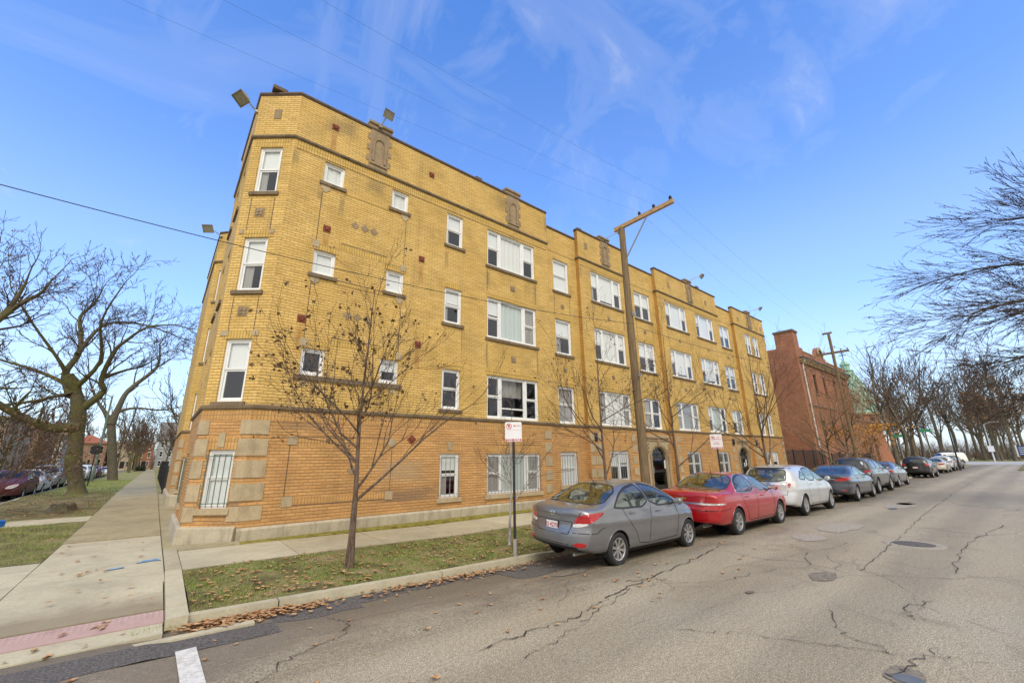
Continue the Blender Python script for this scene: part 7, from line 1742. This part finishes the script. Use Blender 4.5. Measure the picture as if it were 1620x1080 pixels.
for k, z in enumerate((8.4, 7.4, 6.3)):
    wire(('top', 'middle', 'bottom')[k]+' wire spanning the street at the right edge', (60, 12, z+.5), (64, -22, z-.3), .5, .018)

def street_sign(label, at, face, size, zc, full, group='no parking signs'):
    t = thing('street_sign', label, 'sign', at, face, group)           # local -Y is the face
    z0 = zc; w, h = size; m = MB(); m.box(-.028, .028, -.012, .018, .25, z0+h/2-.04); m.build('post', 'iron_black', t)
    m = MB(); m.box(-.03, .03, -.02, -.013, -.3, .34); m.box(-.035, .035, .019, .03, -.3, .3); m.build('base_stub', 'galvanised', t)
    m = MB(); rad = .03; out = []
    for cx, cz, a0 in ((w/2-rad, h/2-rad, 0), (-w/2+rad, h/2-rad, 90), (-w/2+rad, -h/2+rad, 180), (w/2-rad, -h/2+rad, 270)):
        out += [(cx+rad*math.cos(R(a0+k*22.5)), z0+cz+rad*math.sin(R(a0+k*22.5))) for k in range(5)]
    m.prism(out, lambda a, b, d: (a, -d, b), .020, .024); o = m.build('sign_plate', 'sign_white', t)
    g = MB(); F = lambda a, b, d=0: (a, -.0255-d, z0+b)
    def annulus(cx, cz, r1, r2):
        for k in range(28):
            t0, t1 = 2*math.pi*k/28, 2*math.pi*(k+1)/28; g.quad(*[F(cx+q*math.cos(t), cz+q*math.sin(t)) for t, q in ((t0, r1), (t1, r1), (t1, r2), (t0, r2))])
    s = w/.36; cx, cz = -.095*s, .115*s
    annulus(cx, cz, .062*s, .051*s); c = math.cos(R(45)); q = .052*s
    g.quad(F(cx-q*c-.004, cz+q*c-.006), F(cx-q*c+.006, cz+q*c+.004), F(cx+q*c+.004, cz-q*c+.006), F(cx+q*c-.006, cz-q*c-.004))
    text_mesh('P', .095*s, F, .0008, g, cx+.002, cz, bold=.003)
    g.quad(F(.02*s, .121*s), F(.155*s, .121*s), F(.155*s, .131*s), F(.02*s, .131*s)) if full else text_mesh('NO\nPARKING', .05*s, F, 0, g, .06*s, .1*s)
    if full: g.add([F(-.01*s, .126*s), F(.03*s, .106*s), F(.03*s, .146*s)], [(0, 1, 2)])
    g.quad(F(-w/2+.012, -h/2+.012), F(w/2-.012, -h/2+.012), F(w/2-.012, -h/2+.056*s), F(-w/2+.012, -h/2+.056*s))
    g.quad(F(-w/2+.02, .035), F(w/2-.02, .035), F(w/2-.02, .0375), F(-w/2+.02, .0375))
    g.build('sign_printing', 'sign_red', o, uv=False, recalc=False)
    g = MB(); text_mesh('TOW  ZONE', .05*s, F, .0016, g, 0, -h/2+.034*s, bold=.0015); g.build('strip_lettering', 'sign_white', o, uv=False, recalc=False)
    if not full:
        g = MB(); text_mesh('STREET\nCLEANING', .045*s, F, .001, g, 0, -.06*s); g.build('sign_lettering', 'sign_red', o, uv=False, recalc=False)
    return t
street_sign('white no parking tow zone sign on a black post beside the whitewashed sapling', (6.0, 7.22, -.03), R(-40), (.365, .42), 2.50, True)
street_sign('white no parking street cleaning sign on a black post near the second arched door', (15.75, 7.35, -.03), R(-58), (.40, .52), 2.45, False)
# far street furniture by the park
t = thing('street_lamp', 'black cobra head street lamp pole beyond the black crossover', 'street lamp', (72, 6.0, 0)); m = MB(); m.tube([(0, 0, 0), (0, 0, 6)], [.09, .06], 8); m.build('post', 'iron_black', t); m = MB(); m.box(-.22, .22, -.2, .2, 5.9, 6.35); m.box(-.15, .15, -.35, .1, 5.35, 5.65); m.build('lamp_head', 'iron_black', t)
for x, y, z, lb in ((90, 13.3, 4.6, 'green street name sign plate left of the forked tree'), (92, 10.4, 5.3, 'green street name sign plate above the black crossover')):
    t = thing('street_name_sign', lb, 'sign', (x, y, 0)); m = MB(); m.tube([(0, 0, 0), (0, 0, z+.1)], .04, 6); m.build('post', 'galvanised', t); m = MB(); m.box(-.02, .02, -.75, .75, z-.12, z+.28); m.build('sign_plate', 'sign_green', t)
t = thing('stop_sign', 'pale octagonal sign seen from behind near the crossovers', 'sign', (100, 8.6, 0)); m = MB(); m.tube([(0, 0, 0), (0, 0, 2.6)], .04, 6); m.build('post', 'galvanised', t); m = MB(); m.prism([(.45*math.cos(R(22.5+45*k)), 2.7+.45*math.sin(R(22.5+45*k))) for k in range(8)], lambda a, b, d: (d, a, b), 0, .03); m.build('sign_plate', 'galvanised', t)
t = thing('lamp_post', 'tall pale lamp post with a white box at the edge of the park', 'lamp post', (150.5, 6.5, 0)); m = MB(); m.tube([(0, 0, 0), (0, 0, 8.5)], [.14, .09], 8); m.tube([(0, 0, 8.4), (0, -1, 8.9), (0, -2.6, 8.9)], .06, 6); m.build('post', 'old_white_paint', t); m = MB(); m.box(-.3, .3, -.5, .5, 2.2, 3.5); m.build('sign_box', 'sign_white', t)
t = thing('park_board', 'dark blue park notice board with a white edge at the right edge', 'board', (100, 1.25, .1)); m = MB(); m.box(-.06, .06, -.85, .45, 1.35, 2.75); m.build('panel', 'plate_blue', t); m = MB(); m.box(-.08, .08, .452, .62, 1.2, 2.9); m.box(-.07, .07, -1.0, -.852, 0, 2.9); m.build('post', 'old_white_paint', t)
m = MB(); [m.box(-.064, -.0601, -.7, .3, z, z+.09) for z in (1.55, 1.85, 2.15, 2.45)]; m.build('lettering', 'sign_white', t)
t = thing('street_lamp', 'leaning green lamp post on the side verge behind the mossy tree', 'street lamp', (-4.35, 58, .38)); m = MB(); m.tube([(0, 0, 0), (.05, 0, 1.2), (.05, 0, 8.2)], [.16, .11, .07], 8); m.build('post', 'iron_green', t); m = MB(); m.tube([(.05, 0, 8.1), (-1.2, 0, 8.7), (-2.6, 0, 8.8)], .05, 6); m.box(-3.2, -2.5, -.15, .15, 8.7, 8.85); m.build('lamp_arm', 'galvanised', t)
t = thing('sign_post', 'slim black sign post on the side verge right of the mossy tree', 'post', (-3.5, 45, .38)); m = MB(); m.tube([(0, 0, 0), (0, 0, 2.9)], .04, 6); m.build('post', 'iron_black', t); m = MB(); m.box(-.22, .22, -.01, .01, 2.3, 2.95); m.build('sign_plate', 'iron_black', t)

# iron fences
def fence(label, A, B, H, step, r, gate=None):
    sg = Seg(A, B); t = thing('iron_fence', label, 'fence', (A[0], A[1], .15)); m = MB(); T = lambda a, z, d=0: (sg(a, z, d)[0]-A[0], sg(a, z, d)[1]-A[1], z)
    n = int(sg.L/step)
    for k in range(n+1): m.tube([T(k*step, 0), T(k*step, H)], r, 4); m.tube([T(k*step, H), T(k*step, H+.1)], [r*1.6, .001], 4)
    m.build('pickets', 'iron_black', t, uv=False); m = MB()
    for z in (.12, H-.12): m.box(0, sg.L, -.02, .02, z-.02, z+.02, T=lambda a, d, zz: T(a, zz, d))
    m.build('rail', 'iron_black', t, uv=False)
    for k in range(int(sg.L/2.4)+1):
        m = MB(); m.box(k*2.4-.04, k*2.4+.04, -.04, .04, 0, H+.15, T=lambda a, d, zz: T(a, zz, d)); m.build('post', 'iron_black', t, uv=False)
    return t
fence('black iron picket fence along the side pavement', (.62, 62), (.62, 30.5), 1.75, .14, .012)
fence('black iron fence returning from the pavement to the yellow building', (.66, 30.4), (1.9, 30.1), 1.5, .13, .011)
fence('tall dark iron fence across the gap before the red building', (36.75, 12.3), (47.3, 12.3), 2.1, .13, .012)
fence('dark iron fence in front of the red building', (47.6, 11.9), (62, 11.9), 1.8, .15, .012)
t = thing('litter_bin', 'black bin with a yellow tag standing by the iron fence', 'bin', (.95, 57, .2)); m = MB(); m.lathe([(.3, 0), (.36, 1.15), (.38, 1.2), (.2, 1.3), (0, 1.32)], 14); m.build('body', 'iron_black', t, smooth=True); m = MB(); m.box(-.2, .12, -.42, -.36, .9, 1.3); m.build('tag', 'yellow_plastic', t)

# ------------------------------------------------------------------ red brick building and church tower
RB = thing('brick_building', 'red brick hall with a corner chimney, stone eaves and narrow arched windows', 'building', (47.5, 13, 0))
X0, X1, YR = 47.5, 64.8, 13.0
def rp(m, n, mat, **k):
    o = m.build(n, mat, RB, **k); o.matrix_parent_inverse = Matrix.Translation(RB.location).inverted(); return o
sf = Seg((X0, YR), (X1, YR)); ss = Seg((X0, YR+22), (X0, YR))
HW = [(x-X0-.42, x-X0+.42, z0, z1) for x in (48.9, 51.8, 54.9, 58.6, 62.0) for z0, z1 in ((8.0, 10.0), (3.6, 5.3))]
HW += [(x-X0-.5, x-X0+.5, .6, 2.2) for x in (54.9, 58.6)]
m = MB(); wall_cells(m, sf, -.2, 12.0, HW, .25); rp(m, 'wall', 'brick_red')
m = MB(); wall_cells(m, ss, -.2, 12.45, [(13, 14, 3, 4.6), (16.5, 17.5, 3, 4.6), (13, 14, 7, 8.6)], .25)
m.quad((X1, YR, -.2), (X1, YR+22, -.2), (X1, YR+22, 12), (X1, YR, 12)); m.quad((X1, YR+22, -.2), (X0, YR+22, -.2), (X0, YR+22, 12), (X1, YR+22, 12)); rp(m, 'wall', 'brick_red')
m = MB(); m.quad((X0, YR, 11.6), (X1, YR, 11.6), (X1, YR+22, 11.6), (X0, YR+22, 11.6)); rp(m, 'roof', 'roof_tar')
m = MB(); m.box(X0+.02, X0+1.35, YR+.02, YR+1.7, 11.9, 14.0); c_ = rp(m, 'chimney', 'brick_red'); m = MB(); m.box(X0-.06, X0+1.43, YR-.06, YR+1.78, 14.0, 14.2); o = m.build('chimney_cap', 'limestone_dark', c_); o.matrix_parent_inverse = Matrix.Identity(4)
m = MB()          # stepped parapet with a small shaped gable
for a, b, z in ((X0+1.35, X0+2.2, 12.5), (X0+2.2, 53.2, 12.15), (57.2, X1, 12.0)): m.box(a, b, YR-.002, YR+.35, 11.99, z)
m.prism([(53.2, 11.99), (57.2, 11.99), (57.2, 12.3), (56.4, 12.45), (56.1, 13.0), (55.7, 13.35), (55.2, 13.48), (54.7, 13.35), (54.3, 13.0), (54.0, 12.45), (53.2, 12.3)], lambda a, b_, d: (a, YR-d, b_), -.35, .004); rp(m, 'parapet', 'brick_red')
m = MB()
for a, b, z in ((X0+2.2, 53.2, 12.15), (57.2, X1, 12.0)): m.box(a, b, YR-.05, YR+.4, z+.001, z+.1)
ar = [(55.2+.95*math.cos(math.pi*k/10), 12.45+1.0*math.sin(math.pi*k/10)) for k in range(11)]; ai = [(55.2+.72*math.cos(math.pi*k/10), 12.45+.75*math.sin(math.pi*k/10)) for k in range(11)]
for k in range(10): m.hexa([(p[0], YR-.05, p[1]) for p in (ar[k], ar[k+1], ai[k+1], ai[k])]+[(p[0], YR-.16, p[1]) for p in (ar[k], ar[k+1], ai[k+1], ai[k])])
rp(m, 'parapet_trim', 'limestone')
m = MB(); m.box(X0+.3, X1, YR-.32, YR+.01, 11.0, 11.12); m.box(X0+.4, X1, YR-.2, YR+.01, 10.82, 11.0); m.box(X0+.3, X1, YR-.42, YR-.3, 11.12, 11.24)
for k in range(24): m.box(X0+.6+k*.7, X0+.8+k*.7, YR-.28, YR-.18, 10.85, 10.998)
rp(m, 'eaves_cornice', 'limestone'); m = MB(); m.box(X0+.25, X1, YR-.5, YR-.1, 11.241, 11.33); rp(m, 'gutter', 'iron_black')
m = MB(); m.tube([(X0+.9, YR-.35, 11.1), (X0+.9, YR-.1, 10.6), (X0+.9, YR-.1, .2)], .07, 8); rp(m, 'drainpipe', 'old_white_paint', smooth=True)
m = MB(); m.tube([(X0-.1, YR+3, 6), (X0-.1, YR+3, .2)], .05, 8); rp(m, 'drainpipe', 'old_white_paint', smooth=True)
for u0, u1, z0, z1 in HW:
    m = MB(); xm = (u0+u1)/2+X0; w = (u1-u0)/2
    m.box(xm-w, xm-w+.06, YR+.12, YR+.2, z0, z1); m.box(xm+w-.06, xm+w, YR+.12, YR+.2, z0, z1); m.box(xm-.03, xm+.03, YR+.12, YR+.2, z0, z1); m.box(xm-w, xm+w, YR+.121, YR+.199, (z0+z1)/2-.03, (z0+z1)/2+.03)
    o = rp(m, 'window', 'door_black'); g = MB(); g.quad((xm-w, YR+.17, z0), (xm+w, YR+.17, z0), (xm+w, YR+.17, z1), (xm-w, YR+.17, z1)); g.build('pane', 'dark_car_glass', o, recalc=False)
    m = MB(); pts = arch_pts(xm, w, z1-.001, .45); pts2 = arch_pts(xm, w+.2, z1-.001, .68)
    for k in range(len(pts)-1): a, b_, c, d = pts2[k], pts2[k+1], pts[k+1], pts[k]; m.hexa([(q[0], YR+.01, q[1]) for q in (a, b_, c, d)]+[(q[0], YR-.04, q[1]) for q in (a, b_, c, d)])
    m.box(xm-w-.12, xm+w+.12, YR-.08, YR+.01, z0-.15, z0-.002); rp(m, 'window_arch', 'brick_brown')
m = MB(); m.box(X0+.5, X1, YR-.1, YR+.01, 6.6, 6.8); m.box(X0+.1, X1, YR-.14, YR+.01, -.2, .7); rp(m, 'string_course', 'brick_brown')

CH = thing('church_tower', 'round red brick church tower under a green copper bell shaped dome', 'church tower', (86.5, 17.2, 0)); m = MB()
m.lathe([(3.55, -.2), (3.1, 2.5), (2.75, 5.5), (2.6, 8.0)], 16); m.build('tower_wall', 'brick_red', CH)
m = MB(); m.lathe([(2.85, 7.9), (2.95, 8.1), (2.85, 8.25), (2.6, 8.3)], 16); m.lathe([(3.3, 5.6), (3.35, 5.75), (2.7, 5.85)], 16); m.build('tower_cornice', 'limestone', CH)
m = MB(); m.lathe([(2.95, 8.25), (2.7, 8.6), (2.62, 10.2), (2.45, 10.4), (2.25, 11.4), (1.95, 12.6), (1.5, 13.8), (1.05, 14.6), (.8, 15.2)], 16); m.build('dome', 'copper_green', CH, smooth=True, ang=20)
m = MB(); m.lathe([(.95, 15.2), (1.0, 15.35), (.6, 15.4), (.6, 16.2), (.75, 16.3), (.65, 16.5), (.35, 16.9), (0, 17.2)], 12); m.build('lantern', 'copper_green', CH)
m = MB(); m.box(-.05, .05, -.05, .05, 17.1, 18.7); m.box(-.05, .05, -.5, .5, 17.95, 18.06); m.box(-.05, .05, -.3, .3, 18.3, 18.4); m.build('cross', 'iron_black', CH)
m = MB()
for k in range(16):
    a = 2*math.pi*(k+.5)/16; m.tube([(2.97*math.cos(a), 2.97*math.sin(a), 8.3), (2.64*math.cos(a), 2.64*math.sin(a), 10.3), (2.27*math.cos(a), 2.27*math.sin(a), 11.4), (1.52*math.cos(a), 1.52*math.sin(a), 13.8), (.8*math.cos(a), .8*math.sin(a), 15.2)], .05, 4)
m.lathe([(2.7, 10.0), (2.75, 10.15), (2.6, 10.3)], 16); m.build('dome_seam', 'copper_green', CH)
for a in (200, 235, 270):
    m = MB(); c, s = math.cos(R(a)), math.sin(R(a)); T = lambda u, d, z: ((2.62+d)*c-u*s, (2.62+d)*s+u*c, z); m.box(-.35, .35, -.1, .12, 6.2, 7.6, T=T); m.build('window', 'door_black', CH)
PC = thing('church_porch', 'dark arched brick porch at the foot of the church tower', 'church porch', (74, 13.6, 0)); m = MB(); sg = Seg((66.5, 14), (80, 14))
for ua, ub in ((0, 1.2), (3.0, 4.2), (6.0, 7.2), (9.0, 10.2), (12.0, 13.4)): face_box(m, sg, ua, ub, -.2, 4.6, -1.0, 0)
for ua in (1.2, 4.2, 7.2, 10.2):
    p = arch_pts(ua+.9, .9, 3.2, 1.0)
    for k in range(len(p)-1): m.hexa([sg(p[k][0], p[k][1], -1), sg(p[k+1][0], p[k+1][1], -1), sg(p[k+1][0], p[k+1][1], 0), sg(p[k][0], p[k][1], 0), sg(p[k][0], 4.6, -1), sg(p[k+1][0], 4.6, -1), sg(p[k+1][0], 4.6, 0), sg(p[k][0], 4.6, 0)])
face_box(m, sg, -.2, 13.6, 4.601, 6.2, -3.5, .05); o = m.build('arcade_wall', 'brick_red', PC); o.matrix_parent_inverse = Matrix.Translation(PC.location).inverted()
m = MB(); face_box(m, sg, -.4, 13.8, 6.201, 6.45, -3.6, .25); face_box(m, sg, 0, 13.4, -.2, 4.6, -3.4, -3.2); o = m.build('porch_back_wall', 'brick_brown', PC); o.matrix_parent_inverse = Matrix.Translation(PC.location).inverted()

# ------------------------------------------------------------------ houses along the side street
def house(label, x0, x1, y0, y1, H, wallm, trimm, front, storeys, cols, roof='flat', roofm='shingle_grey', bays=(), name='brick_house', stoop=True):
    t = thing(name, label, 'house', ((x0+x1)/2, (y0+y1)/2, .2)); P = Matrix.Translation(t.location).inverted()
    def hp(m, n, mat, par=t, **k):
        o = m.build(n, mat, par, **k)
        if par is t: o.matrix_parent_inverse = P
        return o
    side = {'W': Seg((x0, y1), (x0, y0)), 'E': Seg((x1, y0), (x1, y1)), 'S': Seg((x0, y0), (x1, y0)), 'N': Seg((x1, y1), (x0, y1))}
    m = MB(); openings = []
    for k, sg in side.items():
        hs_ = []
        if k in front:
            n = cols if k == front[0] else max(2, int(sg.L/3.2)); sp_ = sg.L/n; st = (H-.9)/storeys
            for i in range(n):
                for j in range(storeys):
                    w = min(1.1, sp_*.32); u = sp_*(i+.5); z = .9+j*st+st*.18; hs_.append((u-w/2, u+w/2, z, z+st*.56))
        wall_cells(m, sg, 0, H, hs_, .15); openings += [(sg, h) for h in hs_]
    hp(m, 'wall', wallm)
    for sg, (u0, u1, z0, z1) in openings:
        m = MB(); T = lambda a, d, z, sg=sg: sg(a, z, d); m.box(u0, u0+.07, -.12, -.04, z0, z1, T=T); m.box(u1-.07, u1, -.12, -.04, z0, z1, T=T); m.box(u0+.07, u1-.07, -.12, -.041, z1-.07, z1, T=T); m.box(u0+.07, u1-.07, -.12, -.041, z0, z0+.08, T=T); m.box(u0+.07, u1-.07, -.12, -.05, (z0+z1)/2-.03, (z0+z1)/2+.03, T=T)
        m.box(u0-.1, u1+.1, -.02, .08, z0-.16, z0-.002, T=T); m.box(u0-.1, u1+.1, -.02, .04, z1+.002, z1+.18, T=T)
        w = hp(m, 'window', trimm); g = MB(); g.quad(T(u0, -.09, z0), T(u1, -.09, z0), T(u1, -.09, z1), T(u0, -.09, z1)); hp(g, 'pane', 'dark_car_glass', w, recalc=False)
    if roof == 'flat':
        m = MB(); m.quad((x0, y0, H-.3), (x1, y0, H-.3), (x1, y1, H-.3), (x0, y1, H-.3)); hp(m, 'roof', 'roof_tar')
        m = MB(); trim(m, [(x0, y1), (x0, y0), (x1, y0), (x1, y1), (x0, y1)], [(-.02, H-.35), (.18, H-.3), (.3, H-.05), (.3, H+.05), (-.3, H+.08), (-.3, H-.1)]); hp(m, 'cornice', trimm)
    elif roof == 'gable':
        xm = (x0+x1)/2; ym = (y0+y1)/2; m = MB(); R_ = H+(y1-y0)*.42
        m.hexa([(x0-.4, y0-.4, H-.1), (x1+.4, y0-.4, H-.1), (x1+.4, ym, R_), (x0-.4, ym, R_), (x0-.4, y0-.4, H+.12), (x1+.4, y0-.4, H+.12), (x1+.4, ym, R_+.2), (x0-.4, ym, R_+.2)])
        m.hexa([(x0-.4, y1+.4, H-.1), (x1+.4, y1+.4, H-.1), (x1+.4, ym, R_), (x0-.4, ym, R_), (x0-.4, y1+.4, H+.12), (x1+.4, y1+.4, H+.12), (x1+.4, ym, R_+.2), (x0-.4, ym, R_+.2)]); hp(m, 'roof', roofm)
        m = MB()
        for x in (x0, x1): m.prism([(y0, H), (y1, H), (ym, R_)], lambda a, b, d, x=x: (x+d, a, b), -.05, .05)
        hp(m, 'gable', wallm)
    else:
        m = MB(); e = .6; xm = (x0+x1)/2; ym = (y0+y1)/2; R_ = H+min(x1-x0, y1-y0)*.3; d = min(x1-x0, y1-y0)/2*.8
        a = [(x0-e, y0-e, H), (x1+e, y0-e, H), (x1+e, y1+e, H), (x0-e, y1+e, H)]; r1, r2 = ((x0+d, ym, R_), (x1-d, ym, R_)) if x1-x0 > y1-y0 else ((xm, y0+d, R_), (xm, y1-d, R_))
        if x1-x0 > y1-y0: m.add(a+[r1, r2], [(0, 1, 5, 4), (2, 3, 4, 5), (1, 2, 5), (3, 0, 4), (0, 3, 2, 1)])
        else: m.add(a+[r1, r2], [(0, 1, 4), (1, 2, 5, 4), (2, 3, 5), (3, 0, 4, 5), (0, 3, 2, 1)])
        hp(m, 'roof', roofm); m = MB(); trim(m, [(x0, y1), (x0, y0), (x1, y0), (x1, y1), (x0, y1)], [(-.02, H-.4), (.1, H-.4), (.5, H-.08), (.5, H-.01), (-.02, H-.01)]); hp(m, 'eaves', trimm)
    m = MB(); sg = side[front[0]]; face_box(m, sg, -.0, sg.L, 0, .85, -.02, .06); hp(m, 'plinth', 'limestone')
    if stoop:
        m = MB(); u = sg.L*.5
        for k in range(5): face_box(m, sg, u-.8, u+.8, 0, .85-k*.17, .061+k*.3, .36+k*.3)
        hp(m, 'stoop', 'concrete'); m = MB(); face_box(m, sg, u-.5, u+.5, .86, 2.9, .02, .1); hp(m, 'door', 'door_black')
    return t
house('grey gabled frame house across the side street, half hidden by the mossy tree', -27, -17, 44, 53, 6.6, 'siding_white', 'old_white_paint', 'ES', 2, 3, 'gable', name='frame_house')
house('tan brick two flat across the side street with a pale cornice', -28, -17, 55.5, 66, 7.6, 'brick_pale', 'limestone', 'ES', 2, 3, name='brick_house')
house('red tile roofed brick house seen right of the mossy tree', -28, -17, 70, 84, 6.4, 'brick_brown', 'limestone', 'ES', 2, 4, 'hip', 'roof_tile_red')
house('cream brick apartment house with dark openings across the side street', -27, -16.5, 90, 108, 8.6, 'brick_pale', 'limestone', 'ES', 3, 5)
house('brown brick greystone house far across the side street', -26, -16.5, 112, 130, 8.8, 'brick_brown', 'limestone', 'ES', 3, 5)
house('white trimmed house at the far end of the side street', -26, -16, 136, 156, 8.2, 'siding_white', 'old_white_paint', 'ES', 2, 5, 'hip', 'shingle_grey', name='frame_house')
house('tile roofed tan house closing the side street, seen right of the mossy tree', -20, -11.5, 176, 190, 8.2, 'brick_brown', 'limestone', 'SE', 2, 4, 'hip', 'roof_tile_red')
house('cream house with one dark opening closing the side street', -9.8, -5.0, 178, 190, 8.6, 'brick_pale', 'limestone', 'SE', 3, 2)
house('red brick house with white trim at the end of the side street', -4.4, -.6, 180, 190, 9.0, 'brick_red', 'old_white_paint', 'SE', 3, 2)
house('pale grey house at the very end of the side pavement', .2, 4.6, 176, 190, 9.4, 'siding_grey', 'old_white_paint', 'SW', 3, 2, 'gable', name='frame_house')
house('dark grey frame house behind the iron fence', 7.5, 17, 52, 64, 7.6, 'siding_grey', 'old_white_paint', 'WS', 2, 3, 'gable', name='frame_house')
house('white frame house past the dark grey house', 7, 17, 69, 80, 8.2, 'siding_white', 'old_white_paint', 'WS', 3, 3, name='frame_house')
house('brown brick three flat on the right of the side pavement', 6.5, 17, 84, 96, 9, 'brick_brown', 'limestone', 'WS', 3, 3)
house('grey stone fronted house far on the right of the side pavement', 6, 17, 100, 114, 9, 'siding_grey', 'limestone', 'WS', 3, 4)
house('red brick house farthest on the right of the side pavement', 5, 17, 118, 136, 9.2, 'brick_red', 'limestone', 'WS', 3, 5)
# clipped hedge at the far verge
b_ = MB(); t = thing('hedge', 'dark clipped hedge at the far end of the side verge', 'hedge', (-2.0, 142, .25)); V = []; F = []
for _ in range(2600):
    c = Vector((rng.uniform(-1.3, .55), rng.uniform(-4, 8), rng.uniform(0, 1.25))); a = Vector((rng.gauss(0, 1), rng.gauss(0, 1), rng.gauss(0, 1))).normalized()*.22; d = a.cross(Vector((rng.gauss(0, 1), rng.gauss(0, 1), 1))).normalized()*.14; o = len(V); V += [tuple(c-a), tuple(c+d), tuple(c+a), tuple(c-d)]; F.append((o, o+1, o+2, o+3))
bulk('foliage', V, F, 'hedge_green', t)
bpy.context.view_layer.update()
